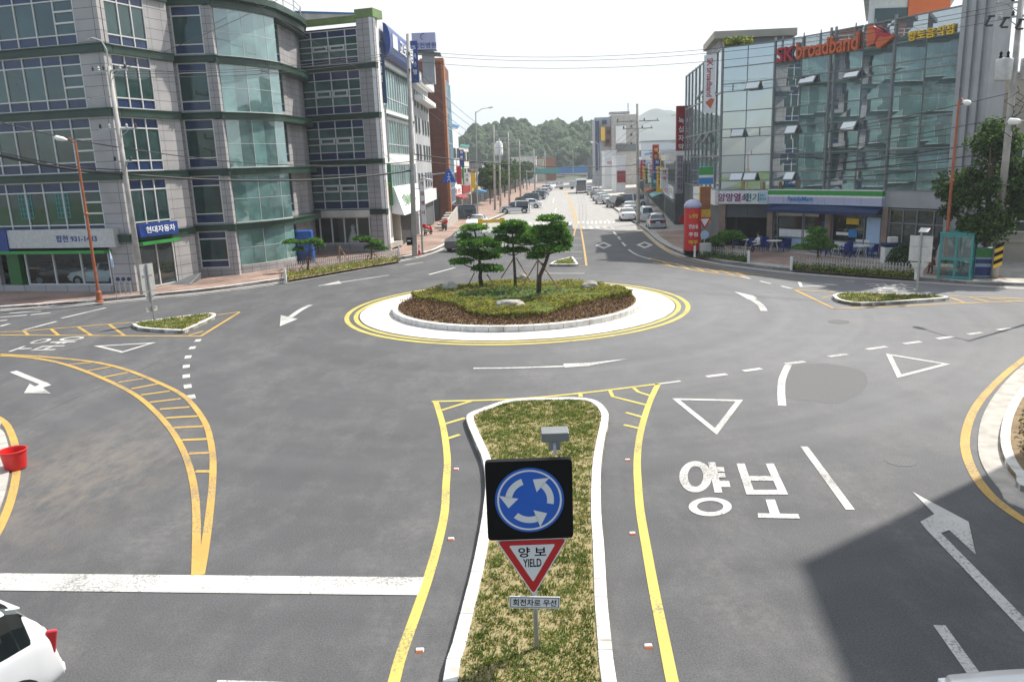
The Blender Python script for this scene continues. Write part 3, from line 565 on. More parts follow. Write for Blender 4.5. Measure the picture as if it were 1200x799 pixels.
# --- give-way dashes, triangles and lettering on the right
for a, b in (((185, 195), (250, 187)), ((303, 177), (360, 169)), ((437, 154), (500, 147)), ((576, 131), (635, 123)), ((697, 108), (760, 99)), ((815, 90), (870, 83)), ((922, 74), (973, 67)), ((1022, 60), (1066, 54)), ((1115, 46), (1165, 40))):
    line('dotted_line', C5(760, 370, 2.727, [a, b]), .22)
line('lane_line', C5(760, 370, 2.727, [(447, 157), (428, 200), (424, 245), (427, 288)]), .22)
outline('yield_triangle', C5(760, 370, 2.727, [(74, 264), (302, 269), (218, 381)]), .16); outline('yield_triangle', C5(760, 370, 2.727, [(758, 121), (965, 155), (795, 199)]), .16)
line('lane_line', C5(760, 370, 2.727, [(497, 418), (645, 620)]), .17)
def T(pts): return C5(760, 370, 2.727, pts)
def oval(cx, cy, rx, ry, n=28): return [(cx + rx * math.cos(2 * math.pi * i / n), cy + ry * math.sin(2 * math.pi * i / n)) for i in range(n)]
def annulus(px_out, px_in, z=.011):
    a = gp(px_out); b = gp(px_in); n = len(a); vs = [(q[0], q[1], z) for q in a + b]
    return mk('lettering', MB().add(vs, [(i, n + i, n + (i + 1) % n, (i + 1) % n) for i in range(n)]), 'white_line')
def slant(pts): return T(pts)
annulus(T(oval(150, 515, 52, 50)), T(oval(150, 514, 25, 33))); annulus(T(oval(197, 611, 69, 30)), T(oval(197, 610, 42, 18)))
area('lettering', T([(190, 469), (213, 469), (236, 566), (211, 566)]))
area('lettering', T([(212, 484), (240, 484), (243, 499), (216, 499)]), z=.0125); area('lettering', T([(216, 503), (243, 503), (247, 518), (220, 518)]), z=.0125); area('lettering', T([(221, 528), (257, 528), (262, 548), (226, 548)]), z=.0125)
for q in ([(281, 473), (307, 473), (341, 572), (313, 572)], [(374, 473), (400, 473), (446, 572), (418, 572)]): area('lettering', T(q))
for q in ([(318, 513), (396, 513), (403, 528), (323, 528)], [(336, 557), (415, 557), (421, 572), (341, 572)]): area('lettering', T(q), z=.0125)
area('lettering', T([(374, 588), (404, 588), (420, 634), (388, 634)])); area('lettering', T([(349, 632), (478, 634), (484, 649), (350, 646)]), z=.0125)
# the same two syllables on the far left and far right approaches, read from the other side
def glyph(c, ang, s):
    c = np.array(c); ux = np.array([math.cos(ang), math.sin(ang)]); uy = np.array([-ux[1], ux[0]])
    def q(pts): return [tuple(c + ux * x * s + uy * y * s) for x, y in pts]
    def anl(cx, cy, rx, ry, t):
        a = q(oval(cx, cy, rx, ry, 20)); b = q(oval(cx, cy, rx - t, ry - t, 20)); n = 20
        mk('lettering', MB().add([(*p, .011) for p in a + b], [(i, (i + 1) % n, n + (i + 1) % n, n + i) for i in range(n)]), 'white_line')
    anl(-1.1, .55, .5, .6, .2); anl(-.7, -.85, .6, .42, .18)
    for r in ((-.45, -.2, -.1, 1.2), (-.22, .1, .35, .55), (-.22, .1, .65, .85), (.5, .7, 0, 1.2), (1.3, 1.5, 0, 1.2), (.68, 1.32, .5, .68), (.68, 1.32, 0, .16), (.9, 1.1, -.9, -.25), (.4, 1.6, -1.05, -.88)):
        mk('lettering', MB().flat(q([(r[0], r[2]), (r[1], r[2]), (r[1], r[3]), (r[0], r[3])]), .0125), 'white_line')
glyph(G(57, 403), rad(-92), .85); glyph(G(1045, 337), rad(80), .8)
area('white_arrow', C5(800, 560, 3, [(808, 50), (1005, 155), (1030, 270), (937, 184), (905, 196), (858, 185), (835, 155), (885, 128)])); line('white_arrow', C5(800, 560, 3, [(880, 186), (1020, 330), (1230, 548)]), .2, z=.0125, curve=False)
line('lane_line', C5(800, 560, 3, [(902, 518), (1060, 740)]), .17)
# --- street beyond
def B6(pts): return C5(600, 230, 4, pts)
for P in ([(320, 135), (336, 230), (349, 326)], [(160, 328), (350, 326)], [(300, 138), (290, 185)], [(640, 290), (760, 318), (980, 352), (1200, 372)], [(660, 310), (800, 338), (980, 366), (1100, 378)], [(655, 185), (700, 225), (745, 262)]): line('yellow_line', B6(P), .15, 'yellow_line', .011)
for x in range(700, 1100, 70): line('yellow_hatch', B6([(x, 305 + (x - 700) * .16), (x + 60, 332 + (x - 700) * .14)]), .12, 'yellow_line', .009)
line('lane_line', B6([(545, 250), (585, 275), (650, 296)]), .16)
for a, b in (((476, 167), (490, 183)), ((497, 190), (508, 204)), ((516, 216), (532, 234)), ((445, 110), (455, 122))): line('lane_line', B6([a, b]), .2)
for cx, cy in ((430, 231), (622, 229)): outline('diamond_mark', B6([(cx - 40, cy), (cx, cy - 16), (cx + 40, cy), (cx, cy + 16)]), .3)
for i in range(7): line('yellow_hatch', C5(480, 80, 3.328, [(590 + 8 * i, 742 - 26 * i), (672, 742 - 26 * i)]), .12, 'white_line', .009)
line('lane_line', B6([(155, 362), (340, 362)]), .16)
for i in range(9): area('crossing_bar', C5(480, 80, 3.328, [(655 + 17 * i, 596), (664 + 17 * i, 596), (665 + 17 * i, 607), (655 + 17 * i, 607)]))
for i in range(5): area('crossing_bar', C5(480, 80, 3.328, [(668 + 28 * i, 617), (682 + 28 * i, 617), (690 + 28 * i, 628), (674 + 28 * i, 628)]))
for i in range(8): area('crossing_bar', C5(480, 80, 3.328, [(440 + 26 * i, 600), (452 + 26 * i, 600), (448 + 26 * i, 612), (434 + 26 * i, 612)]))
line('yellow_line', [(674, 262), (668, 240), (661, 222)], .15, 'yellow_line', .011); line('yellow_line', [(677, 262), (670.5, 240), (663, 222)], .15, 'yellow_line', .011)
for a, b in (((650, 250), (652, 244)), ((648, 238), (649, 232))): line('lane_line', [a, b], .2)
IS, ISP = small_island(C5(600, 230, 4, [(175, 318), (300, 318), (303, 306), (285, 284), (270, 284), (200, 303)]))
# manhole covers
for px, py, rr in ((983, 377, .42), (1055, 540, .33), (420, 386, .0)):
    if rr:
        c = G(px, py); mh = MB(); mh.lathe([(rr, 0), (rr, .006), (rr * .93, .007)], 28, (c[0], c[1], 0)); struct(mh.build('manhole_cover', M['asphalt_mend'], road))
# reflective road studs beside the median (each its own)
k = 0
WORDS = ['first', 'second', 'third', 'fourth', 'fifth', 'sixth', 'seventh', 'eighth', 'ninth', 'tenth', 'eleventh', 'twelfth']
for side, sc, L in (('left', 0, [(440, 600, 3.333, 173, 540), (440, 600, 3.333, 295, 106), (480, 420, 3.75, 205, 487)]), ('right', 0, [(440, 600, 3.333, 1066, 524), (440, 600, 3.333, 1004, 84), (480, 420, 3.75, 958, 447)])):
    for i, (ox, oy, s_, x, y) in enumerate(L):
        px, py = C5(ox, oy, s_, [(x, y)])[0]; c = G(px, py)
        t = thing('road_stud', f'square white road stud {side} of the grass median, {WORDS[i]} from the bottom edge', 'road stud', (c[0], c[1], 0), 0, 'road studs beside the median')
        MB().add([(-.06, -.05, 0), (.06, -.05, 0), (.06, .05, 0), (-.06, .05, 0), (-.05, -.03, .03), (.05, -.03, .03), (.05, .03, .03), (-.05, .03, .03)], [(4, 5, 6, 7), (1, 2, 6, 5), (2, 3, 7, 6), (3, 0, 4, 7)]).build('body', M['white'], t, world=False)
        MB().add([(-.055, -.0525, .004), (.055, -.0525, .004), (.048, -.034, .027), (-.048, -.034, .027)], [(0, 1, 2, 3)]).build('reflector', M['orange'], t, world=False)
# --- grass tufts (uncountable)
def inside(P, x, y):
    c = False; n = len(P)
    for i in range(n):
        x1, y1 = P[i]; x2, y2 = P[(i + 1) % n]
        if (y1 > y) != (y2 > y) and x < (x2 - x1) * (y - y1) / (y2 - y1) + x1: c = not c
    return c
def grass(P, n, z, hgt, name='grass', shrink=.2, dens=None):
    c = np.mean(np.array(P), 0); xs = [q[0] for q in P]; ys = [q[1] for q in P]; V = []; F = []; MI = []; k = 0
    rr = random.Random(3)
    ph = [rr.uniform(0, 6.28) for _ in range(8)]
    def cover(x, y): return .5 + .28 * math.sin(3.1 * x + ph[0] + 2.1 * math.sin(2.3 * y + ph[1])) * math.sin(2.7 * y + ph[2] + 1.7 * math.sin(2.9 * x)) * .55 + .2 * math.sin(8.3 * x + ph[3] + 2 * math.sin(3.7 * y)) * math.sin(7.7 * y + ph[4] + 2 * math.sin(4.1 * x)) + .14 * math.sin(19 * x + ph[5]) * math.sin(17 * y + ph[6])
    tries = 0
    while k < n and tries < n * 30:
        tries += 1
        x, y = rr.uniform(min(xs), max(xs)), rr.uniform(min(ys), max(ys))
        if not inside(P, x + (.03 if x > c[0] else -.03), y): continue
        cv = cover(x, y)
        if rr.random() > max(.06, min(1, cv * 1.25)) : continue
        for b in range(4):
            a = rr.uniform(0, 6.28); h = hgt * rr.uniform(.4, 1.2) * (.6 + .6 * cv); w = .008 + .3 * h * .12; bx, by = x + rr.gauss(0, .03), y + rr.gauss(0, .03); l = h * rr.uniform(.3, 1.1)
            dx, dy = math.cos(a), math.sin(a); i0 = len(V)
            V += [(bx - dy * w, by + dx * w, z), (bx + dy * w, by - dx * w, z), (bx + dx * l * .5 + dy * w * .7, by + dy * l * .5 - dx * w * .7, z + h * .7), (bx + dx * l * .5 - dy * w * .7, by + dy * l * .5 + dx * w * .7, z + h * .7), (bx + dx * l, by + dy * l, z + h)]
            F += [(i0, i0 + 1, i0 + 2, i0 + 3), (i0 + 3, i0 + 2, i0 + 4)]; mi = 2 if rr.random() > .35 + cv * .75 else (0 if rr.random() < .6 else 1); MI += [mi, mi]
        k += 1
    mb = MB(); mb.v = V; mb.f = F; mb.m = MI
    return struct(mb.build(name, [M['grass_a'], M['grass_b'], M['grass_c']]), 'stuff')
def inset(P, d):
    c = np.mean(np.array(P), 0); out = []
    n = len(P); a = sum(P[i][0] * P[(i + 1) % n][1] - P[(i + 1) % n][0] * P[i][1] for i in range(n)); sg = 1 if a > 0 else -1
    for i in range(n):
        t = np.array(P[(i + 1) % n]) - np.array(P[i - 1]); t = t / (np.linalg.norm(t) + 1e-9); out.append((P[i][0] - sg * t[1] * d, P[i][1] + sg * t[0] * d))
    return out
grass(inset(OUT, .2), 15000, .13, .05); grass(inset(ILP, .17), 1100, .12, .12); grass(inset(IRP, .17), 1100, .12, .12); grass(inset(ISP, .15), 350, .12, .12)
# ================================================================== buildings
class Fac:
    """a vertical facade from A to B; outward is on the given side; u runs along it, d stands proud of it"""
    def __init__(s, A, B, out=1):
        s.A = np.array(A, float); s.B = np.array(B, float); s.L = float(np.linalg.norm(s.B - s.A)); s.e = (s.B - s.A) / s.L
        s.n = np.array([s.e[1], -s.e[0]]) * out
    def P(s, u, d, z): q = s.A + s.e * u + s.n * d; return (q[0], q[1], z)
    def box(s, mb, u0, u1, z0, z1, d0, d1, mi=0):
        vs = [s.P(u, d, z) for z in (z0, z1) for u, d in ((u0, d0), (u1, d0), (u1, d1), (u0, d1))]
        fs = [(3, 2, 1, 0), (4, 5, 6, 7), (0, 1, 5, 4), (1, 2, 6, 5), (2, 3, 7, 6), (3, 0, 4, 7)]
        if s.e[0] * s.n[1] - s.e[1] * s.n[0] < 0: fs = [f[::-1] for f in fs]
        return mb.add(vs, fs, mi)
    def M(s, u, d, z): return wallM(s.P(u, d, z), s.n)
    def read(s, u_left):   # True when u grows to the reader's right
        r = np.cross([0, 0, 1], [s.n[0], s.n[1], 0]); return r[0] * s.e[0] + r[1] * s.e[1] > 0
def window(fac, par, u0, u1, z0, z1, cols, rows, glass='glass_dark', fw=.07, d=-.08, frame='mullion', name='window', panes=True):
    """frame grid + panes; rows = list of (height fraction, 'g' glass / 's' spandrel) from the sill up; cols = list of fractions"""
    f = MB(); g = MB(); sp = [MB() for _ in rows]; us = [u0]; zs = [z0]
    for c in cols: us.append(us[-1] + c * (u1 - u0))
    for r in rows: zs.append(zs[-1] + r[0] * (z1 - z0))
    for u in us: fac.box(f, u - fw / 2, u + fw / 2, z0 - fw / 2, z1 + fw / 2, d - .05, d + .07)
    for z in zs:
        for i in range(len(us) - 1): fac.box(f, us[i] + fw / 2, us[i + 1] - fw / 2, z - fw / 2, z + fw / 2, d - .05, d + .06)
    for i in range(len(us) - 1):
        for j, r in enumerate(rows):
            t = random.uniform(-.004, .004)
            vs = [fac.P(us[i], d + t, zs[j]), fac.P(us[i + 1], d - t, zs[j]), fac.P(us[i + 1], d - t * .3, zs[j + 1]), fac.P(us[i], d + t * .3, zs[j + 1])]
            fc = [(0, 1, 2, 3)] if fac.e[0] * fac.n[1] - fac.e[1] * fac.n[0] < 0 else [(3, 2, 1, 0)]
            (g if r[1] == 'g' else sp[j]).add(vs, fc)
    o = f.build(name, M[frame], par)
    if g.f: g.build('pane', M[glass], o)
    for q in sp:
        if q.f: q.build('spandrel', M['spandrel'], o)
    return o
def block(name, pts, z0, z1, m, par): return MB().prism(pts, z0, z1).build(name, M[m], par)
# ------------------------------------------------------------------ the big stepped office building on the left
OB = thing('office_building', 'large grey stone office building with green bands, blue spandrels and curved teal glass bay', 'building', (-24, 54, 0))
pA = np.array([-22.52, 46.59])
def along(A, th, L): return A + np.array([math.cos(rad(th)), math.sin(rad(th))]) * L
F1 = Fac(along(pA, 166, 26), pA)                              # u: 0 far left .. 26 at the corner
pS = along(pA, 84, .72); F2 = Fac(along(pS, 68, -.72), along(pS, 68, 4.7)); FS = Fac(pA, pS)
c3 = np.array([-21.4, 52.8]); F3 = Fac(c3, c3 + np.array([3.02, 0]))
A4 = np.array([-9.94, 64.75]); F4 = Fac(along(A4, 162, 6.7), A4); KB = A4 + np.array([.9, 16.0]); F5 = Fac(A4, KB)
bay = [(-18.38, 53.3), (-17.72, 54.0), (-17.1, 54.75), (-16.55, 55.6), (-16.08, 56.55), (-15.72, 57.6)]
bay_band = [(-18.4, 52.62)] + [(x + .16, y - .22) for x, y in bay] + [(-15.3, 59.6), (-15.1, 61.8), (-15.2, 64.2), (-15.85, 66.5)]
rec = [(-16.45, 58.3), (-16.1, 60.4), (-16.15, 62.4), (-15.95, 63.6), (-16.35, 66.7)]
# cores behind the glass (dark rooms)
core = MB(); CP = ([tuple(F1.P(0, -.35, 0)[:2]), tuple(F1.P(26, -.35, 0)[:2]), tuple(F2.P(1.0, -.35, 0)[:2]), tuple(F2.P(5.4, -.35, 0)[:2]), tuple(F3.P(-.05, -.35, 0)[:2]), tuple(F3.P(3.0, -.35, 0)[:2])] + [(x - .45, y + .3) for x, y in bay[1:]] + [(x - .3, y) for x, y in rec] + [tuple(F4.P(.3, -.35, 0)[:2]), tuple(F4.P(6.4, -.35, 0)[:2]), tuple(F5.P(15.8, -.35, 0)[:2]), (-24, 82), (-52, 82)]); core.prism(CP, 3.3, 17.9)
low = list(CP); low[0] = tuple(F1.P(0, -6, 0)[:2]); low[1] = tuple(F1.P(25.5, -6, 0)[:2]); i4 = [i for i, q in enumerate(low) if abs(q[0] - F4.P(.3, -.35, 0)[0]) < 1e-6][0]; low[i4] = tuple(F4.P(.3, -3.2, 0)[:2]); low[i4 + 1] = tuple(F4.P(6.2, -3.2, 0)[:2])
core.prism(low, 0, 3.3); core.build('inner_core', M['dark'], OB)
rm = MB(); F1.box(rm, 7, 25.4, .06, .3, -6, -.26); F4.box(rm, .2, 6.5, .3, .7, -3.2, -.32); rm.build('shop_floor', M['concrete'], OB)
LV = [.2, 3.55, 7.2, 10.8, 14.3, 17.75]         # band tops of the older blocks
# --- F1: wide front with strip windows; stone pier at the corner
wl1 = MB()
F1.box(wl1, 24.45, 26.0, .13, 17.4, -.3, .0)
for u in (15.6,): F1.box(wl1, u, u + .5, .13, 3.2, -.3, .02)
wl1.build('wall', M['tile'], OB)
for z in LV[1:]: bd = MB(); F1.box(bd, 0, 26.12, z - .46, z - .06, -.3, .16); F1.box(bd, 0, 26.18, z - .06, z, -.3, .24); bd.build('floor_band', M['band'], OB)
cols8 = []
for k in range(1, 5):
    z0 = LV[k] + .04; z1 = LV[k + 1] - .5
    n = 11; w = 24.4 / 1.35; u0 = 24.42 - 11 * 1.35
    window(F1, OB, u0 - 1.35 * 4, 24.42, z0, z1, [1 / 15] * 15, [(.185, 's'), (.63, 'g'), (.185, 's')])
    for zz in (z0 + (z1 - z0) * .40, z0 + (z1 - z0) * .61): lv = MB(); F1.box(lv, 23.1, 24.4, zz - .05, zz + .05, -.12, .01); lv.build('transom', M['mullion'], OB)
# half-round tracery lights on the first floor
for uu in (21.0, 18.3):
    tr = MB(); z0 = LV[1] + .75
    for i in range(5): F1.box(tr, uu + .15 + i * .22, uu + .19 + i * .22, z0 + .3, z0 + 1.75, -.075, -.05)
    for i in range(6): F1.box(tr, uu + .12, uu + 1.08, z0 + .3 + i * .29, z0 + .33 + i * .29, -.075, -.045)
    tr.build('window_tracery', M['teal'], OB)
# ground floor showroom
sg = MB(); F1.box(sg, 17.7, 25.35, 2.85, 3.95, .02, .5); sfa = sg.build('fascia_sign', M['alu'], OB)
sb = MB(); F1.box(sb, 8, 17.68, 2.6, 3.98, .02, .56); sb.build('fascia_sign', M['blue'], OB)
R1 = 1
text('lettering', '합천 931-1433', .5, F1.M(22.7, .515, 3.4), M['letter_blue'], OB, fit=(2.9, .42))
text('lettering', '자동차', .7, F1.M(16.2, .575, 3.3), M['letter_white'], OB)
aw = MB(); F1.box(aw, 8, 24.6, 2.5, 2.68, .0, .62); aw.build('awning', M['green'], OB)
window(F1, OB, 18.2, 24.3, .55, 2.5, [.34, .33, .33], [(1, 'g')], glass='glass_clear', fw=.09); window(F1, OB, 8, 15.6, .55, 2.5, [.25] * 4, [(1, 'g')], glass='glass_clear', fw=.09)
gp_ = MB(); F1.box(gp_, 16.9, 17.8, .13, 2.5, -.25, .1); gp_.build('green_pillar', M['dgreen'], OB)
pl = MB(); F1.box(pl, 8, 24.4, .1, .52, -.25, .12); pl.build('plinth', M['tile'], OB)
# --- F2: side with three-light windows
w2 = MB(); FS.box(w2, 0.02, .74, .13, 17.4, -.3, .02); F2.box(w2, 3.62, 5.42, .13, 17.4, -.3, .0); w2.build('wall', M['tile'], OB)
for z in LV[1:]:
    b2 = MB(); FS.box(b2, -.1, .8, z - .46, z - .06, -.3, .16); F2.box(b2, .8, 5.42, z - .46, z - .06, -.3, .163); FS.box(b2, -.15, .84, z - .06, z, -.3, .24); F2.box(b2, .8, 5.42, z - .06, z, -.3, .243); b2.build('floor_band', M['band'], OB)
for k in range(1, 5): window(F2, OB, .72, 3.6, LV[k] + .04, LV[k + 1] - .5, [1 / 3] * 3, [(.19, 's'), (.62, 'g'), (.19, 's')])
s2 = MB(); F2.box(s2, .5, 3.5, 3.32, 4.08, .26, .6); s2.build('fascia_sign', M['blue'], OB); text('lettering', '현대자동차', .6, F2.M(2.1, .615, 3.72), M['letter_white'], OB, fit=(2.3, .4))
a2 = MB(); F2.box(a2, .5, 3.5, 2.85, 3.02, .05, .7); a2.build('awning', M['green'], OB)
d2 = window(F2, OB, .8, 3.5, .2, 2.8, [.5, .5], [(1, 'g')], glass='glass_shop', name='entrance')
# recess between the blocks
rc = MB(); rc.prism([tuple(F2.P(5.3, -.3, 0)[:2]), tuple(F2.P(5.3, 0, 0)[:2]), (-21.45, 52.9), (-21.6, 53.2)], .13, 17.4); rc.build('recess_wall', M['tile'], OB)
for z in LV[1:]: rb = MB(); rb.prism([tuple(F2.P(5.2, .16, 0)[:2]), (-21.1, 52.62), (-21.4, 53.3), tuple(F2.P(5.3, -.3, 0)[:2])], z - .46, z); rb.build('floor_band', M['band'], OB)
# --- F3: narrow stone block with single lights
w3 = MB(); F3.box(w3, -.02, .46, .13, 17.35, -.5, .0); F3.box(w3, 2.42, 3.02, .13, 17.35, -.7, .0)
for k in range(5): F3.box(w3, .46, 2.42, LV[k] - .02 if k else .13, LV[k] + (.1 if k else .45), -.3, -.01)
w3.build('wall', M['tile2'], OB)
for z in LV[1:]: b3 = MB(); F3.box(b3, -.25, 3.12, z - .4, z - .06, -.8, .16); F3.box(b3, -.3, 3.2, z - .06, z, -.8, .24); b3.build('floor_band', M['band'], OB)
b3 = MB(); F3.box(b3, -.35, 3.3, 17.75, 18.1, -1.2, .4); b3.build('roof_eave', M['band'], OB)
for k in range(5): window(F3, OB, .5, 2.38, LV[k] + (.12 if k else .48), LV[k + 1] - .45, [1], [(.2, 's'), (.6, 'g'), (.2, 's')])
# --- curved glass bay
gb = MB(); fb = MB(); bb = MB()
for k in range(5):
    z0 = LV[k] + (.5 if k == 0 else .08); z1 = LV[k + 1] - .48
    for i in range(len(bay) - 1):
        f = Fac(bay[i], bay[i + 1]); vs = [f.P(0, 0, z0), f.P(f.L, 0, z0), f.P(f.L, 0, z1), f.P(0, 0, z1)]; gb.add(vs, [(0, 1, 2, 3)])
        f.box(fb, .0, f.L, z0 - .07, z0, -.03, .06); f.box(fb, 0, f.L, z1, z1 + .07, -.03, .06)
        f.box(fb, 0, f.L, (z0 + z1) / 2 - .012, (z0 + z1) / 2 + .012, -.01, .012)
        if i in (2, 4): f.box(fb, -.012, .012, z0, z1, -.01, .014)
bo = fb.build('curved_window', M['mullion'], OB); gb.build('pane', M['glass_bay'], bo, smooth=True)
for z in LV[1:]:
    P = bay_band; inner = [(x - .9, y + .35) for x, y in P]
    bb = MB(); bb.prism(P + inner[::-1], z - .46, z - .06); bb.prism([(x + .07, y - .08) for x, y in P] + inner[::-1], z - .06, z); bb.build('floor_band', M['band'], OB)
tp = MB(); P = [(x + .28, y - .35) for x, y in bay_band]; tp.prism(P + [(x - 1.6, y + .8) for x, y in bay_band][::-1], 17.75, 18.15); tp.build('roof_eave', M['band'], OB)
bs = MB(); bs.prism([(x + .05, y - .05) for x, y in bay] + [(x - .5, y + .3) for x, y in bay][::-1], .13, .68); bs.build('plinth', M['tile2'], OB)
# stone return walls and small window in the recess right of the bay
rw = MB()
f = Fac(rec[0], rec[1]); f.box(rw, -.9, .35, .13, 17.4, -.3, 0); f.box(rw, 1.75, f.L, .13, 17.4, -.3, 0)
for k in range(5): f.box(rw, .35, 1.75, LV[k] + .0, LV[k] + .35, -.3, -.0)
f2 = Fac(rec[1], rec[2]); f2.box(rw, 0, f2.L, .13, 17.4, -.3, 0); f3 = Fac(rec[2], rec[3]); f3.box(rw, 0, f3.L, .13, 17.4, -.3, 0); f4 = Fac(rec[3], rec[4]); f4.box(rw, 0, f4.L, .13, 17.4, -.3, 0)
rw.build('return_wall', M['tile2'], OB)
for k in range(1, 5): window(f, OB, .38, 1.72, LV[k] + .38, LV[k + 1] - .5, [1], [(.2, 's'), (.62, 'g'), (.18, 'g')], frame='mullion_grey')
window(f, OB, .38, 1.72, 2.5, 3.05, [1], [(1, 'g')], frame='mullion_grey'); dk = MB(); f.box(dk, .4, 1.7, .15, 2.4, -.2, -.15); dk.build('back_door', M['dark'], OB)
# roof railing and plant room behind the bay
rl = MB()
rp = [(x - .3, y + .5) for x, y in bay_band]
for q in rp: rl.tube([(q[0], q[1], 18.1), (q[0], q[1], 19.3)], .035, 6)
for z in (18.5, 18.9, 19.3): rl.tube([(q[0], q[1], z) for q in rp], .03, 6)
rl.build('roof_railing', M['mullion'], OB)
ph = MB(); ph.prism([(-25, 57.5), (-18.2, 57.0), (-17.4, 62), (-25, 66)], 17.9, 21.2); ph.build('plant_room', M['brick'], OB)
rs = MB(); rs.prism([(-25.3, 57.1), (-17.7, 56.6), (-16.9, 62.4), (-25.3, 66.4)], 21.2, 21.6); rs.build('plant_room_roof', M['offwhite'], OB)
# --- F4: the block that turns the corner into the street
KV = [.15, 3.6, 7.62, 11.25, 15.05, 18.15]
w4 = MB(); F4.box(w4, 5.2, 6.7, .13, 18.4, -.35, .0); F4.box(w4, 0, 6.7, .13, .75, -.3, -.02); w4.build('wall', M['tile2'], OB)
for z in KV[1:5]: b4 = MB(); F4.box(b4, -.3, 6.75, z - .42, z - .05, -.3, .14); F4.box(b4, -.3, 6.8, z - .05, z, -.3, .2); b4.build('floor_band', M['band'], OB)
b5 = MB(); F4.box(b5, -.1, 5.2, 18.14, 18.62, -.3, .1); b5.build('parapet_band', M['band_light'], OB); b5 = MB(); F4.box(b5, 5.15, 6.75, 18.42, 19.05, -1.6, .06); b5.build('parapet_band', M['band_light'], OB)
sh = MB(); sh.add([F4.P(-.1, .12, 18.62), F4.P(5.2, .12, 18.62), F4.P(5.2, .12, 18.7), F4.P(-.1, .12, 19.25), F4.P(-.1, -.1, 18.62), F4.P(5.2, -.1, 18.62), F4.P(5.2, -.1, 18.7), F4.P(-.1, -.1, 19.25)], [(0, 1, 2, 3), (7, 6, 5, 4), (3, 2, 6, 7), (4, 5, 1, 0), (0, 3, 7, 4), (1, 5, 6, 2)]); sh.build('parapet_wedge', M['offwhite'], OB)
cp = MB(); cp.add([F4.P(-.15, .18, 19.25), F4.P(5.2, .18, 18.7), F4.P(5.2, .18, 18.8), F4.P(-.15, .18, 19.4), F4.P(-.15, -.2, 19.25), F4.P(5.2, -.2, 18.7), F4.P(5.2, -.2, 18.8), F4.P(-.15, -.2, 19.4)], [(0, 1, 2, 3), (7, 6, 5, 4), (3, 2, 6, 7), (4, 5, 1, 0), (0, 3, 7, 4), (1, 5, 6, 2)]); cp.build('parapet_coping', M['letter_sky'], OB)
for k in range(1, 5):
    z0, z1 = KV[k] + .05, KV[k + 1] - .47
    window(F4, OB, -.25, 5.18, z0, z1, [.235, .285, .285, .195], [(.19, 's'), (.21, 'g'), (.16, 'g'), (.24, 'g'), (.20, 's')], glass='glass_mid')
    for c0 in (.235, .52):                                         # the two hinged lights in the middle
        cs = MB(); ua = -.25 + 5.43 * c0 + .12; ub = ua + 5.43 * .285 - .24; za = z0 + (z1 - z0) * .41; zb = z0 + (z1 - z0) * .55
        F4.box(cs, ua, ub, za, za + .09, -.05, .05); F4.box(cs, ua, ub, zb - .09, zb, -.05, .05); F4.box(cs, ua, ua + .09, za + .09, zb - .09, -.05, .05); F4.box(cs, ub - .09, ub, za + .09, zb - .09, -.05, .05)
        cs.build('casement', M['mullion'], OB)
sw = window(F4, OB, .35, 5.05, .78, 2.95, [.24, .25, .26, .25], [(1, 'g')], glass='glass_clear', fw=.1)
bk_ = MB(); F4.box(bk_, .3, 6.4, .7, 3.2, -3.18, -3.1); bk_.build('shop_back_wall', M['beige'], OB)
st = MB(); F4.box(st, .1, 5.25, 3.0, 3.55, -.05, .3); st.build('shop_fascia', M['offwhite'], OB)
# --- F5: white rendered street side
w5 = MB(); w5.box(0, 0, 0, 0, 0, 0) if False else None
F5.box(w5, 0.02, 16, 15.2, 18.4, -.35, .0); F5.box(w5, .02, 2.2, .13, 15.2, -.35, .0)
for z0, z1 in ((10.9, 11.6), (7.2, 8.0), (3.3, 4.4)): F5.box(w5, 2.2, 16, z0, z1, -.35, .0)
F5.box(w5, 15.6, 16, .13, 15.2, -.34, .01); w5.build('street_wall', M['white'], OB)
for k, (z0, z1) in enumerate(((11.65, 15.15), (8.05, 10.85), (4.45, 7.15))): window(F5, OB, 2.25, 15.55, z0, z1, [1 / 12] * 12, [(.28, 'g'), (.72, 'g')], glass='glass_bay', fw=.06)
for z in (15.1, 11.25): gm = MB(); F5.box(gm, 2.2, 16, z - .12, z + .02, 0, .25); gm.build('drip_edge', M['band'], OB)
for u0, u1, m_ in ((2.6, 6.2, 'darkgrey'), (6.6, 9.6, 'wood'), (10, 15.4, 'darkgrey')):
    sv = MB(); F5.box(sv, u0, u1, .15, 3.0, -.28, -.2); sv.build('shopfront', M[m_], OB)
pw = MB(); pw.add([F5.P(2.0, .05, 3.1), F5.P(13.5, .05, 3.1), F5.P(13.5, 1.1, 2.9), F5.P(2.0, 1.1, 2.9), F5.P(2.0, .05, 5.3), F5.P(13.5, .05, 5.3), F5.P(13.5, .35, 5.3), F5.P(2, .35, 5.3)], [(0, 1, 2, 3), (4, 7, 6, 5), (0, 4, 5, 1), (1, 5, 6, 2), (2, 6, 7, 3), (3, 7, 4, 0)][::1]); pw.build('shop_sign_hood', M['white'], OB)
text('lettering', '한솥 분식', .8, F5.M(6.5, .85, 4.2) @ Matrix.Rotation(rad(-18), 4, 'X'), M['letter_green'], OB, fit=(5.5, .9))
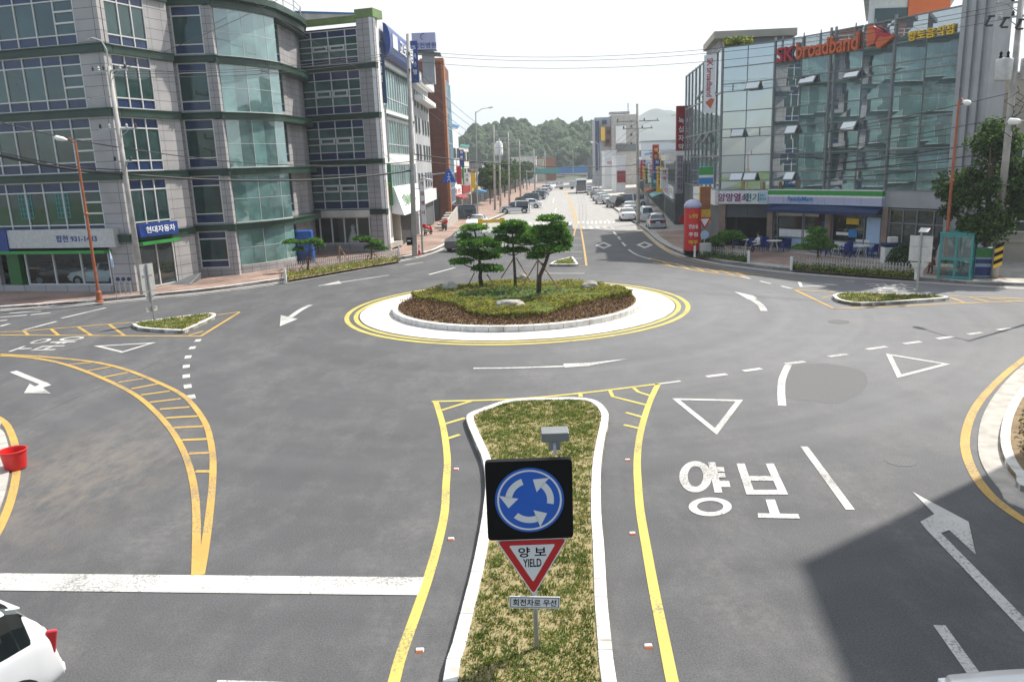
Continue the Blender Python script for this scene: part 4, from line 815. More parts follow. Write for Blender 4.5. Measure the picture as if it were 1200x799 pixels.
# roof sign: rounded blue box along the street side
prof = [(.3 + .55 * math.cos(t), 17.0 + 1.35 * math.sin(t)) for t in np.linspace(-math.pi / 2, math.pi / 2, 9)]
rs_ = MB(); n = len(prof); vs = [F5.P(2.2, d, z) for d, z in prof] + [F5.P(15.2, d, z) for d, z in prof]
rs_.add(vs, [(i, n + i, n + i + 1, i + 1) for i in range(n - 1)] + [tuple(range(n)), tuple(range(2 * n - 1, n - 1, -1)), (0, n - 1, 2 * n - 1, n)]); rs_.build('rooftop_sign', M['blue'], OB)
text('lettering', '교보생명', 1.5, F5.M(9.5, .875, 17.0), M['letter_white'], OB, fit=(6.5, 1.3))
lg = MB(); F5.box(lg, 3.2, 5.2, 16.5, 17.6, .82, .88); lg.build('sign_emblem', M['white'], OB)
def blade_sign(name, label, p, n2, w, h, d, m, words, lm, par=None, size=None, vertical=True, gap=None, top=None):
    """a projecting box sign seen face on along n2; p is its lower centre"""
    t = thing(name, label, 'sign', p)
    Mx = wallM((p[0], p[1], p[2]), n2); mb = MB()
    vs = [Mx @ Vector(q) for q in ((-w / 2, 0, -d), (w / 2, 0, -d), (w / 2, h, -d), (-w / 2, h, -d), (-w / 2, 0, 0), (w / 2, 0, 0), (w / 2, h, 0), (-w / 2, h, 0))]
    mb.add(vs, [(3, 2, 1, 0), (4, 5, 6, 7), (0, 1, 5, 4), (1, 2, 6, 5), (2, 3, 7, 6), (3, 0, 4, 7)]); mb.build('sign_box', M[m], t, bevel=.02)
    if words:
        size = size or w * .72; gap = gap or size * 1.15; y0 = (top if top is not None else h - size * .9)
        if vertical:
            for i, ch in enumerate(words):
                if ch != ' ': text('lettering', ch, size, Mx @ Matrix.Translation((0, y0 - i * gap, .012)), M[lm], t)
        else: text('lettering', words, size, Mx @ Matrix.Translation((0, h / 2, .012)), M[lm], t, fit=(w * .86, size))
    bk = MB()
    for hh in (h * .2, h * .8): bk.tube([Mx @ Vector((-w / 2 - .5, hh, -d / 2)), Mx @ Vector((-w / 2, hh, -d / 2))], .035, 6)
    bk.build('bracket', M['steel'], t); return t
cn = (.1, -1)
def at_plane(px, py, Y): x, z = YP(px, py, Y); return (x, Y, z)
q = at_plane(447, 121, 66.5); blade_sign('blade_sign', 'tall dark navy vertical sign with white lettering on the white street corner', q, cn, .95, 4.75, .3, 'navy', '교보생명', 'letter_white', size=.62, gap=.72, top=4.0)
q = at_plane(451, 190, 66.8); t_ = blade_sign('blade_sign', 'grey vertical sign with round red emblem below the navy sign', q, cn, .8, 4.6, .3, 'greywall', '제일은행', 'letter_white', size=.5, gap=.75, top=2.9)
em = MB(); Mx = wallM((q[0], q[1], q[2] + 4.05), cn); e0 = MB(); vs = [Mx @ Vector((.3 * math.cos(a), .3 * math.sin(a), .01)) for a in np.linspace(0, 2 * math.pi, 24, endpoint=False)]; e0.add(vs, [tuple(range(24))]); e0.build('emblem', M['letter_red'], t_)
q = at_plane(455, 241, 66.2); t_ = blade_sign('blade_sign', 'green vertical sign with blue, yellow and red syllables above the shop hood', q, cn, .85, 3.4, .3, 'dgreen', '', 'letter_white')
for i, (ch, lm) in enumerate((('안', 'letter_sky'), ('경', 'letter_sky'), ('★', 'letter_yellow'), ('피', 'letter_red'), ('자', 'letter_red'))): text('lettering', ch, .55, wallM((q[0], q[1], q[2] + 3.0 - i * .62), cn) @ Matrix.Translation((0, 0, .012)), M[lm], t_)
q = at_plane(487, 97, 78.5); blade_sign('blade_sign', 'slim blue vertical sign hanging beside the grey utility pole', q, cn, .75, 3.8, .3, 'blue', '주택은행', 'letter_white', size=.5, gap=.72, top=3.1)
# ------------------------------------------------------------------ wedding gown behind the corner shop window
wd = thing('gown_display', 'white wedding gown on a stand behind the corner shop window', 'gown', F4.P(3.1, -1.0, .72))
gd = MB(); gd.lathe([(.5, 0), (.47, .25), (.34, .6), (.2, .95), (.14, 1.1), (.18, 1.3), (.17, 1.45), (.07, 1.55)], 20, F4.P(3.1, -.66, .76)); 
gd.build('gown', M['white'], wd, smooth=True)
# ------------------------------------------------------------------ hospital block and brown brick tower further up the street
HB = thing('hospital_building', 'white hospital block with small dark windows between the bank and the brick tower', 'building', (-9.5, 88, 0))
H = Fac((-9.2, 81.2), (-9.0, 97)); block('wall', [(-9.2, 81.2), (-9.0, 97), (-26, 97), (-26, 82)], .1, 15.4, 'greywall', HB)
for z in (4.6, 7.6, 10.4, 13.0):
    for u in (2.0, 4.6, 8.2, 10.8, 13.4): window(H, HB, u, u + 1.0, z, z + 1.6, [1], [(1, 'g')], d=.02, frame='mullion_grey')
hs = MB(); H.box(hs, 1, 15, 15.4, 16.2, -6, .9); H.box(hs, 2, 15, 13.6, 14.1, 0, 1.0); hs.build('roof_slab', M['white'], HB)
sv = MB(); H.box(sv, .6, 15, .2, 2.9, .01, .06); sv.build('shopfront', M['darkgrey'], HB)
sv = MB(); H.box(sv, 1, 15, 3.0, 4.3, .01, .5); sv.build('shop_fascia', M['white'], HB)
rt = thing('rooftop_sign', 'square grey rooftop sign with blue crescent emblem and hospital lettering', 'sign', at_plane(497, 74, 84))
x0, z1 = YP(482, 39, 84); x1, z0 = YP(511, 58, 84); zb = YP(500, 74, 84)[1]
mb = MB(); mb.box(x0, x1, 84, 85.6, z0, z1); mb.build('sign_box', M['lilac'], rt, bevel=.03)
mb = MB(); mb.box(x0 + .9, x1 - .3, 84.3, 85.4, zb - 2, z0); mb.build('sign_base', M['greywall'], rt)
mb = MB(); mb.add([(x0 - .1, 83.9, z0 - .05), (x1 + .4, 83.9, z0 - .35), (x1 + .4, 85.7, z0 - .35), (x0 - .1, 85.7, z0 - .05), (x0 - .1, 83.9, z0 - .25), (x1 + .4, 83.9, z0 - .5), (x1 + .4, 85.7, z0 - .5), (x0 - .1, 85.7, z0 - .25)], [(0, 1, 2, 3), (7, 6, 5, 4), (0, 4, 5, 1), (1, 5, 6, 2), (2, 6, 7, 3), (3, 7, 4, 0)]); mb.build('sign_ledge', M['darkgrey'], rt)
text('lettering', '합천병원', .6, wallM(((x0 + x1) / 2 + .1, 83.98, z0 + .42), (0, -1)), M['letter_blue'], rt, fit=(2.3, .55)); text('emblem', '☾', .9, wallM(((x0 + x1) / 2 - .1, 83.98, z0 + 1.2), (0, -1)), M['letter_blue'], rt)
em = MB(); cx_ = (x0 + x1) / 2; 
em.prism([(0, 0), (1, 0), (1, 1)], 0, .01) if False else None
BT = thing('brick_tower', 'tall dark brown brick tower with glazed corner over the pavement', 'building', (-8.6, 101, 0))
bx0 = YP(505, 200, 100)[0]; bx1 = YP(523, 200, 100)[0]; bz = YP(512, 70, 100)[1]
block('wall', [(bx0 - 1.0, 100), (bx1, 100), (bx1 + .1, 112), (bx0 - 8, 112)], .1, bz, 'brick', BT)
FT = Fac((bx1, 100.0), (bx1 + .1, 112)); pf = MB(); FT.box(pf, .0, 1.8, 0.15, bz - .3, .02, .35); pf.build('brick_sunlit_pier', M['brickor'], BT)  # orange copy of the brick: sunlight on the street side put into colour
pb = MB(); pb.box(bx0 - .6, bx1 + .35, 99.8, 101.8, bz - .25, bz + .15); pb.build('coping', M['brickor'], BT)
window(FT, BT, 1.9, 11.6, 2, bz - 2, [.25] * 4, [(.125, 'g')] * 8, glass='glass_bay', d=.1, frame='ltblue')
bw = MB(); bw.box(bx0 - .2, bx0 + .9, 99.93, 100, .6, 3.4); bw.build('window', M['glass_shop'], BT)
# ------------------------------------------------------------------ mirror-glass building on the right
SK = thing('glass_building', 'mirror glass corner building with red and orange rooftop lettering and shops below', 'building', (20, 55, 0))
a0 = np.array([16.1, 59.7]); 
class CurvedFac(Fac):
    """the gently hollow front: same run u, bowed inwards in plan"""
    SAG = 2.2
    def c2(s, u):
        q = s.A + s.e * u; t = min(1.08, max(-.08, u / s.L)); b = 4 * t * (1 - t) if t < .5 else 1 - .36 * (2 * t - 1) ** 1.6; r = q / np.linalg.norm(q); return q + r * s.SAG * b
    def nrm(s, u): d = s.c2(u + .05) - s.c2(u - .05); d /= np.linalg.norm(d); return np.array([d[1], -d[0]])
    def P(s, u, d, z): q = s.c2(u) + s.nrm(u) * d; return (q[0], q[1], z)
    def M(s, u, d, z): return wallM(s.P(u, d, z), s.nrm(u))
    def box(s, mb, u0, u1, z0, z1, d0, d1, mi=0):
        k = max(1, int(math.ceil((u1 - u0) / 1.3))); vs = []
        for i in range(k + 1):
            u = u0 + (u1 - u0) * i / k; vs += [s.P(u, d0, z0), s.P(u, d1, z0), s.P(u, d1, z1), s.P(u, d0, z1)]
        fs = [(0, 1, 2, 3), tuple(4 * k + j for j in (3, 2, 1, 0))]
        for i in range(k):
            for j in range(4): a, b = 4 * i + j, 4 * i + (j + 1) % 4; fs.append((b, a, a + 4, b + 4))
        return mb.add(vs, [f[::-1] for f in fs], mi)
KF = CurvedFac(a0, a0 + np.array([math.cos(rad(-59)), math.sin(rad(-59))]) * 17.5); KS = Fac((17.88, 79.25), a0)
ZT = [4.35, 5.0, 5.6, 6.85, 8.15, 8.75, 10.0, 11.4, 11.95, 13.1, 14.5]
UM = [0.05, 2.4, 4.8, 7.0, 9.2, 9.55, 11.5, 13.55, 15.5, 17.5]
pa = MB(); fr = MB()
def pane(fac, mb, u0, u1, z0, z1, d, tilt=.006):
    t = [random.uniform(-tilt, tilt) for _ in range(4)]
    mb.add([fac.P(u0, d + t[0], z0), fac.P(u1, d + t[1], z0), fac.P(u1, d + t[2], z1), fac.P(u0, d + t[3], z1)], [(0, 1, 2, 3)])
vents = [(2.4, 3.67, 11.42, 11.93), (7.05, 8.3, 11.42, 11.93), (10.45, 11.5, 11.42, 11.93), (1.12, 2.36, 8.17, 8.73), (6.05, 7.0, 8.17, 8.73), (10.42, 11.46, 8.17, 8.73), (1.1, 2.36, 5.02, 5.58), (2.44, 3.65, 5.02, 5.58), (6.1, 6.98, 5.02, 5.58)]
for i in range(len(UM) - 1):
    for j in range(len(ZT) - 1): pane(KF, pa, UM[i], UM[i + 1], ZT[j], ZT[j + 1], -.02)
for i, u in enumerate(UM):
    w = .055 if i in (2, 4, 5, 7, 9, 0) else .014
    KF.box(fr, u - w, u + w, 4.35, 14.75 if w > .05 else 14.5, -.05, .09 if w > .05 else .03)
for z in ZT:
    for i in range(len(UM) - 1): KF.box(fr, UM[i] + .07, UM[i + 1] - .07, z - .035, z + .035, -.05, .05)
for u in (5.4, 6.3, 7.1, 8.4, 10.9, 12.2): KF.box(fr, u - .03, u + .03, 14.53, 14.75, -.04, .02); KF.box(fr, u - .025, u + .025, 13.2, 14.5, .055, .11)
fo = fr.build('curtain_wall_frame', M['mullion_grey'], SK); pa.build('glazing', M['glass_sk'], fo)
vf = None
for (u0, u1, z0, z1) in vents:
    v = MB(); dd = .42; kn = KF.nrm((u0 + u1) / 2); vs = [KF.P(u0, .06 + dd, z0), KF.P(u1, .06 + dd, z0), KF.P(u1, .06, z1), KF.P(u0, .06, z1)]
    vs2 = [(x - kn[0] * .05, y - kn[1] * .05, z - .05) for x, y, z in vs]; v.add(vs + vs2, [(0, 1, 2, 3), (7, 6, 5, 4), (0, 4, 5, 1), (1, 5, 6, 2), (2, 6, 7, 3), (3, 7, 4, 0)])
    o = v.build('vent_window', M['mullion_grey'], SK)
    g = MB(); g.add([tuple(np.array(q) + np.array([kn[0], kn[1], .6]) * .012) for q in [KF.P(u0 + .06, .06 + dd - .05, z0 + .06), KF.P(u1 - .06, .06 + dd - .05, z0 + .06), KF.P(u1 - .06, .1, z1 - .04), KF.P(u0 + .06, .1, z1 - .04)]], [(0, 1, 2, 3)]); g.build('pane', M['glass_sk'], o)
for (u0, u1, z0, z1) in ((1.1, 3.7, 11.4, 11.95), (5.9, 8.4, 11.4, 11.95), (1.05, 3.7, 8.15, 8.75)):
    for u in (u0, u1): v = MB(); KF.box(v, u - .04, u + .04, z0 + .04, z1 - .04, -.02, .045); v.build('vent_frame', M['darkgrey'], SK)
# street side curtain wall
pa = MB(); fr = MB(); US = [KS.L * i / 9 for i in range(10)]
for i in range(9):
    for j in range(len(ZT) - 1): pane(KS, pa, US[i], US[i + 1], ZT[j], ZT[j + 1], -.02)
for u in US: KS.box(fr, u - .05, u + .05, 4.35, 14.6, -.05, .06)
for z in (4.35, 6.85, 8.75, 11.4, 14.5):
    for i in range(9): KS.box(fr, US[i] + .05, US[i + 1] - .05, z - .05, z + .05, -.05, .05)
fo = fr.build('curtain_wall_frame', M['mullion_grey'], SK); pa.build('glazing', M['glass_sk'], fo)
for u, z in ((9.8, 11.6), (13.3, 11.6), (9.5, 8.0), (13.5, 8.0)):
    v = MB(); vs = [KS.P(u, .5, z), KS.P(u + 1.5, .5, z), KS.P(u + 1.5, .06, z + .7), KS.P(u, .06, z + .7)]; vs2 = [(x + .05, y, zz - .05) for x, y, zz in vs]
    v.add(vs + vs2, [(0, 1, 2, 3), (7, 6, 5, 4), (0, 4, 5, 1), (1, 5, 6, 2), (2, 6, 7, 3), (3, 7, 4, 0)]); v.build('vent_window', M['darkgrey'], SK)
e_ = np.array([math.cos(rad(-59)), math.sin(rad(-59))]); end = a0 + e_ * 17.5; bk = np.array([.857, .515])
block('inner_core', [tuple(KF.P(u, -.3, 0)[:2]) for u in (.1, 3, 6, 9, 12, 15, 17.3)] + [ (end[0] + 5.2, end[1] + 11.5), (30, 79.0), tuple(KS.P(.1, -.3, 0)[:2])], .1, 14.4, 'dark', SK)
fl = MB(); 
for i in range(7): KF.box(fl, 17.52 + i * .25, 17.52 + i * .25 + (.17 if i % 2 else .25), .1, 15.4, -1.5, .12 if i % 2 else .28)
fl.build('concrete_pier', M['greywall'], SK)
bw = MB(); bw.prism([tuple(KF.P(17.5, -.02, 0)[:2]), tuple(KF.P(19.2, -.02, 0)[:2]), tuple(np.array(KF.P(19.2, -.02, 0)[:2]) + np.array([5.6, 12.5])), tuple(np.array(KF.P(17.5, -.02, 0)[:2]) + np.array([5.6, 12.5]))], .1, 14.6); bw.build('side_wall', M['offwhite'], SK)
# stair tower and roof garden
x0, z1 = YP(826, 46, 66); x1, _ = YP(927, 34, 66)
rt_ = MB(); rt_.prism([(x0 + 1.4, 66.5), (x1, 66), (x1 + 1, 72), (x0 + 1.9, 73)], 14.5, 16.0); rt_.build('stair_tower', M['greywall'], SK)
rt_ = MB(); rt_.prism([(x0 + .7, 65.8), (x1 + .3, 65.4), (x1 + 1.2, 72.4), (x0 + 1.7, 73.4)], 16.0, 16.55); rt_.build('tower_roof', M['beige'], SK)
# ground floor
for u0, u1 in ((0, .7), (4.7, 5.2), (9.5, 9.95), (13.55, 13.95)):
    p_ = MB(); KF.box(p_, u0, u1, .1, 3.35, -.5, .12); p_.build('pillar', M['pillar_stone'], SK)
lb = MB(); KF.box(lb, .0, 17.5, 3.3, 4.33, -.4, .02); lb.build('lintel_band', M['greywall'], SK)
lv = MB(); KF.box(lv, .72, 4.68, 2.42, 3.28, -.25, -.12)
for i in range(7): KF.box(lv, .72, 4.68, 2.46 + i * .115, 2.5 + i * .115, -.12, -.06)
KF.box(lv, 2.66, 2.74, 2.42, 3.28, -.1, -.02); KF.box(lv, .72, 4.68, 2.32, 2.42, -.2, .02); lv.build('louvre', M['darkgrey'], SK)
op = MB(); KF.box(op, .7, 4.7, .1, 2.32, -.45, -.25); op.build('garage_shade_panel', M['black'], SK)  # black panel stands in for the shade inside the garage
window(KF, SK, 5.25, 9.45, .16, 2.75, [.07, .5, .03, .4], [(.3, 'g'), (.7, 'g')], glass='glass_shop', frame='mullion_grey', name='shop_window')
window(KF, SK, 10.0, 13.5, .16, 2.75, [.66, .34], [(.3, 'g'), (.7, 'g')], glass='glass_shop', frame='mullion_grey', name='shop_window')
window(KF, SK, 14.0, 17.45, .16, 3.2, [.25, .25, .3, .2], [(.72, 'g'), (.28, 'g')], glass='glass_shop', frame='mullion_grey', name='shop_window')
for (u0, u1, z0, z1, m_) in ((5.7, 8.6, 1.0, 1.55, 'white'), (5.7, 8.6, .95, 1.02, 'teal'), (6.8, 8.5, .3, .9, 'ltblue'), (5.4, 8.9, 2.5, 2.75, 'offwhite'), (10.2, 11.3, .35, .95, 'white'), (11.6, 12.3, .4, .95, 'ltblue'), (11.75, 12.9, .75, 1.15, 'white'), (12.45, 13.4, .25, 2.6, 'ltblue'), (11.0, 11.9, 2.1, 2.5, 'yellow'), (11.2, 11.8, 1.25, 1.75, 'letter_sky'), (9.15, 9.4, 1.3, 2.2, 'blue'), (10.3, 11.2, 1.35, 1.55, 'white')):
    q_ = MB(); KF.box(q_, u0, u1, z0, z1, -.06, -.035); q_.build('window_poster', M[m_], SK)
aw = MB(); aw.add([KF.P(4.9, .05, 3.3), KF.P(13.6, .05, 3.3), KF.P(13.6, .75, 2.98), KF.P(4.9, .75, 2.98), KF.P(4.9, .75, 2.78), KF.P(13.6, .75, 2.78), KF.P(4.9, .02, 2.95), KF.P(13.6, .02, 2.95)], [(0, 1, 2, 3), (3, 2, 5, 4), (0, 3, 4, 6), (1, 7, 5, 2), (6, 4, 5, 7)]); aw.build('awning', M['navy'], SK)
# convenience store fascia: green over white over lilac and blue stripes
fs = MB()
for z0, z1, mi in ((3.36, 3.46, 3), (3.46, 3.86, 2), (3.86, 3.98, 1), (3.98, 4.3, 0), (4.3, 4.36, 1)): KF.box(fs, 4.8, 13.62, z0, z1, .02, .3, mi)
fso = fs.build('fascia_sign', [M['green'], M['white'], M['lilac'], M['ltblue']], SK)
text('lettering', 'FamilyMart', .5, KF.M(7.65, .40, 3.68), M['letter_sky'], SK, fit=(2.0, .42))
sc_ = MB()
for u in (4.85, 6.2, 6.8, 9.0, 9.55, 11.0, 12.2): KF.box(sc_, u - .02, u + .02, 3.4, 3.86, .3, .31)
sc_.build('sign_joint', M['greywall'], SK)
ks = MB(); KF.box(ks, .1, 4.76, 3.32, 4.28, .02, .28); ks.build('fascia_sign', M['white'], SK)
text('lettering', '앙망열쇠', .8, KF.M(1.55, .36, 3.8), M['letter_purple'], SK, fit=(2.3, .62)); text('lettering', '전기', .8, KF.M(3.35, .36, 3.8), M['letter_teal'], SK, fit=(1.1, .62))
ks = MB(); KF.box(ks, 4.02, 4.7, 3.38, 4.22, .285, .3); ks.build('sign_end_panel', M['ltblue'], SK); text('lettering', '031-\n8234', .25, KF.M(4.36, .305, 3.8), M['letter_green'], SK)
ks = MB(); KS.box(ks, 8.0, KS.L - .1, 3.2, 4.28, .02, .3); ks.build('fascia_sign', M['white'], SK); text('lettering', '시계 · 안경', .8, KS.M(14.2, .31, 3.75), M['letter_red'], SK, fit=(5, .55))
wl_ = MB(); KS.box(wl_, 0, KS.L, .1, 4.3, -.25, 0); wl_.build('street_wall', M['darkgrey'], SK)
# rooftop letters, standing off the glass
LT = thing('rooftop_lettering', 'red and orange three dimensional company letters mounted across the mirror glass', 'sign', KF.P(8, .3, 13.2))
text('letter_group', 'SK', 1.25, KF.M(5.85, .24, 13.5), M['letter_red'], LT, extrude=.12, fit=(1.35, .98))
text('letter_group', 'broadband', 1.25, KF.M(9.05, .24, 13.62), M['letter_orange'], LT, extrude=.12, fit=(4.7, 1.08))
BF = thing('butterfly_emblem', 'red and orange butterfly wing emblem beside the rooftop letters', 'emblem', KF.P(12.8, .3, 13.6))
def extr(fac, pts, d0, d1, m_, par, name):
    mb = MB(); n = len(pts); a = [fac.P(u, d0, z) for u, z in pts]; b = [fac.P(u, d1, z) for u, z in pts]
    mb.add(a + b, [(i, (i + 1) % n, n + (i + 1) % n, n + i) for i in range(n)] + [tuple(range(n))[::-1], tuple(range(n, 2 * n))]); return mb.build(name, M[m_], par)
bl = [(11.95, 14.35), (12.35, 14.3), (12.6, 13.95), (12.45, 13.3), (12.25, 13.25), (11.95, 13.2)]; extr(KF, smooth(bl + [bl[0]], 3)[:-1], .12, .36, 'letter_orange', BF, 'wing')
bl = [(12.3, 14.3), (12.75, 14.05), (12.95, 13.75), (12.7, 13.6), (12.5, 13.35), (12.55, 13.8)]; extr(KF, smooth(bl + [bl[0]], 3)[:-1], .14, .40, 'letter_red', BF, 'wing')
bl = [(12.5, 13.35), (12.9, 13.75), (13.5, 13.62), (13.6, 13.45), (13.2, 13.2), (12.75, 12.95), (12.6, 13.05)]; extr(KF, smooth(bl + [bl[0]], 3)[:-1], .12, .36, 'letter_orange', BF, 'wing')
bl = [(12.75, 13.7), (13.1, 13.78), (13.55, 13.62), (13.1, 13.55)]; extr(KF, smooth(bl + [bl[0]], 3)[:-1], .36, .40, 'letter_red', BF, 'wing')
RF = thing('roof_shrub', 'small leafy shrub growing at the roof corner above the white banner', 'shrub', (17.4, 63.5, 14.5))
P = np.clip(RNG.normal(size=(900, 3)), -1.6, 1.6) * np.array([.62, .3, .3]) + np.array([18.4, 64.0, 15.25]); cards('foliage', P, RNG.normal(size=(900, 3)), .2, [M['leaf_b'], M['hedge_a']], RNG.integers(0, 2, 900), RF)
mb = MB(); mb.box(17.2, 20, 63.6, 64.6, 14.5, 14.95); mb.build('planter', M['greywall'], RF)
q = KS.P(KS.L - .75, .12, 9.6); 
bn = thing('vertical_banner', 'white vertical banner with red lettering at the corner of the mirror glass', 'banner', q)
mb = MB(); cnn = (-.25, -1); Mx = wallM((15.3, 60.1, 10.0), cnn); vs = [Mx @ Vector(v) for v in ((-.42, 0, -.1), (.42, 0, -.1), (.42, 4.1, -.1), (-.42, 4.1, -.1), (-.42, 0, 0), (.42, 0, 0), (.42, 4.1, 0), (-.42, 4.1, 0))]
mb.add(vs, [(3, 2, 1, 0), (4, 5, 6, 7), (0, 1, 5, 4), (1, 2, 6, 5), (2, 3, 7, 6), (3, 0, 4, 7)]); mb.build('panel', M['white'], bn)
text('lettering', 'SK broadband', .5, Mx @ Matrix.Translation((0, 2.5, .01)) @ Matrix.Rotation(rad(-90), 4, 'Z'), M['letter_red'], bn, fit=(2.7, .42))
o = MB(); vs = [Mx @ Vector(v) for v in ((-.28, .75, .012), (.1, 1.05, .012), (.38, .95, .012), (.1, .3, .012))]; o.add(vs, [(0, 3, 2, 1)]); o.build('emblem', M['letter_orange'], bn)
text('lettering', '향토음식점', .8, KF.M(15.75, .12, 13.35), M['letter_yellow'], SK, fit=(2.9, .55), extrude=.06)
# small blade signs on its street side
blade_sign('blade_sign', 'small projecting sign striped green, white and blue on the mirror glass', (15.25, 60.4, 4.75), cnn, 1.1, 1.35, .25, 'ltblue', '', 'letter_white')
q_ = bpy.data.objects
t_ = [o for o in bpy.data.objects if o.name.startswith('blade_sign') and o.parent is None][-1]
Mx = wallM((15.25, 60.4, 4.75), cnn)
for z0, z1, m_ in ((.72, 1.33, 'green'), (.55, .72, 'white'), (.05, .5, 'letter_sky')):
    mb = MB(); vs = [Mx @ Vector(v) for v in ((-.53, z0, .008), (.53, z0, .008), (.53, z1, .008), (-.53, z1, .008))]; mb.add(vs, [(0, 1, 2, 3)]); mb.build('stripe', M[m_], t_)
q = at_plane(798, 177, 80.2); blade_sign('blade_sign', 'tall dark red vertical sign with pale lettering at the end of the mirror glass', (q[0], q[1], q[2]), cn, .95, 4.35, .3, 'dred', '녹십자약', 'letter_white', size=.66, gap=.85, top=2.9)
q = at_plane(796.5, 227, 78); blade_sign('blade_sign', 'grey vertical sign with purple syllables below the tall dark red sign', (q[0], q[1], q[2]), cn, .7, 3.7, .3, 'greywall', '기아사진치', 'letter_purple', size=.55, gap=.68, top=3.3)
q = at_plane(768.5, 205, 108); blade_sign('blade_sign', 'bright red vertical sign with yellow lettering further down the street', (q[0], q[1], q[2]), cn, .85, 4.0, .3, 'dred', '맥주호프', 'letter_yellow', size=.62, gap=.85, top=3.2)
# ------------------------------------------------------------------ behind and beside it
WB = thing('white_building', 'white building with grey pitched roof and orange panel rising behind the mirror glass', 'building', (32, 66, 0))
x0, zt = YP(1018, 12, 64); x1, _ = YP(1106, 12, 64)
block('wall', [(x0, 64), (x1 + .5, 64), (x1 + 6, 76), (x0 + 6, 76)], .1, 18.6, 'white', WB)
mb = MB(); mb.prism([(x0 - .9, 63.2), (x1 + .8, 63.2), (x1 + 7, 77), (x0 + 5.6, 77)], 18.6, 18.95); mb.build('roof', M['greywall'], WB)
xo, _ = YP(1064, 12, 63.9); mb = MB(); mb.box(xo, x1 + .4, 63.85, 64.0, 16.2, 18.5); mb.build('orange_panel', M['orange'], WB)
mb = MB(); mb.box(x0 + .5, x0 + 3.2, 63.9, 64, 16.5, 17.5); mb.build('window', M['glass_dark'], WB)
BB = thing('beige_building', 'plain beige rendered building with a white framed window behind the utility pole', 'building', (33, 45, 0))
BF_ = Fac((27.4, 46.5), (40, 41.5)); block('wall', [(27.4, 46.5), (40, 41.5), (46, 55), (31, 60)], .1, 10.6, 'beige', BB)
for u, z in ((1.6, 1.9), (4.6, 1.9), (1.6, 5.2), (4.6, 5.2)): window(BF_, BB, u, u + 1.7, z, z + 1.5, [.5, .5], [(.4, 'g'), (.6, 'g')], d=.03)
mb = MB(); BF_.box(mb, 0, 13, 1.3, 1.45, 0, .12); BF_.box(mb, 0, 13, 4.2, 4.35, 0, .1); mb.build('string_course', M['beige'], BB)
mb = MB(); BF_.box(mb, -.2, 13.3, 10.6, 10.85, -2, .25); mb.build('parapet', M['offwhite'], BB)
# the tall block outside the frame on the right: its roof corner throws the shadow over the near lanes
NB = thing('corner_building', 'six storey rendered building on the near right corner whose shadow crosses the lanes', 'building', (26, 26, 0))
sx = np.array([math.sin(rad(SUN_AZ)), math.cos(rad(SUN_AZ))]); ht = 17.5; c0 = np.array(G(936, 660)) + sx * (ht / math.tan(rad(SUN_EL)))
d1 = np.array(G(985, 785)) - np.array(G(936, 660)); d1 /= np.linalg.norm(d1)
foot = [tuple(c0), tuple(c0 + d1 * 16), tuple(c0 + d1 * 16 + np.array([14, 3])), tuple(c0 + np.array([14, 6.5]))]
block('wall', foot, 0, ht, 'beige', NB)
NF = Fac(c0, c0 + d1 * 16)
if NF.n[0] > 0: NF = Fac(c0, c0 + d1 * 16, -1)
for k in range(5):
    for u in (1.2, 5.0, 8.8, 12.4): window(NF, NB, u, u + 2.4, 1.4 + k * 3.2, 3.0 + k * 3.2, [.5, .5], [(1, 'g')], d=.03)
# ------------------------------------------------------------------ the shopping street beyond
def far_block(label, x0, x1, Y, z1, m_, depth=14, wins=(), roof=None, signs=(), rot=.0, cat='building', name='shop_building', dx=0.06):
    """low street building: front plane at Y facing the camera, long side along the street"""
    t = thing(name, label, cat, ((x0 + x1) / 2, Y, 0))
    block('wall', [(x0, Y), (x1, Y), (x1 + dx * depth, Y + depth), (x0 + dx * depth, Y + depth)], .05, z1, m_, t)
    mb = MB(); mb.prism([(x0 - .2, Y - .2), (x1 + .2, Y - .2), (x1 + dx * depth + .2, Y + depth + .2), (x0 + dx * depth - .2, Y + depth + .2)], z1, z1 + .3); mb.build('roof', M[roof or m_], t)
    ff = Fac((x0, Y), (x1, Y)); west = Fac((x0 + dx * depth, Y + depth), (x0, Y)); east = Fac((x1, Y), (x1 + dx * depth, Y + depth))
    for (side, u, z, w, h) in wins:
        fc = {'f': ff, 'w': west, 'e': east}[side]; window(fc, t, u, u + w, z, z + h, [.5, .5], [(1, 'g')], d=.03, frame='mullion_grey')
    for (side, u0, u1, z0, z1_, m2, words, lm) in signs:
        fc = {'f': ff, 'w': west, 'e': east}[side]; mb = MB(); fc.box(mb, u0, u1, z0, z1_, .02, .22); mb.build('sign_panel', M[m2], t)
        if words: text('lettering', words, .6, fc.M((u0 + u1) / 2, .23, (z0 + z1_) / 2), M[lm], t, fit=((u1 - u0) * .8, (z1_ - z0) * .6))
    return t
def xe(px, Y, py=215): return YP(px, py, Y)[0]
def ze(py, Y, px=600): return YP(px, py, Y)[1]
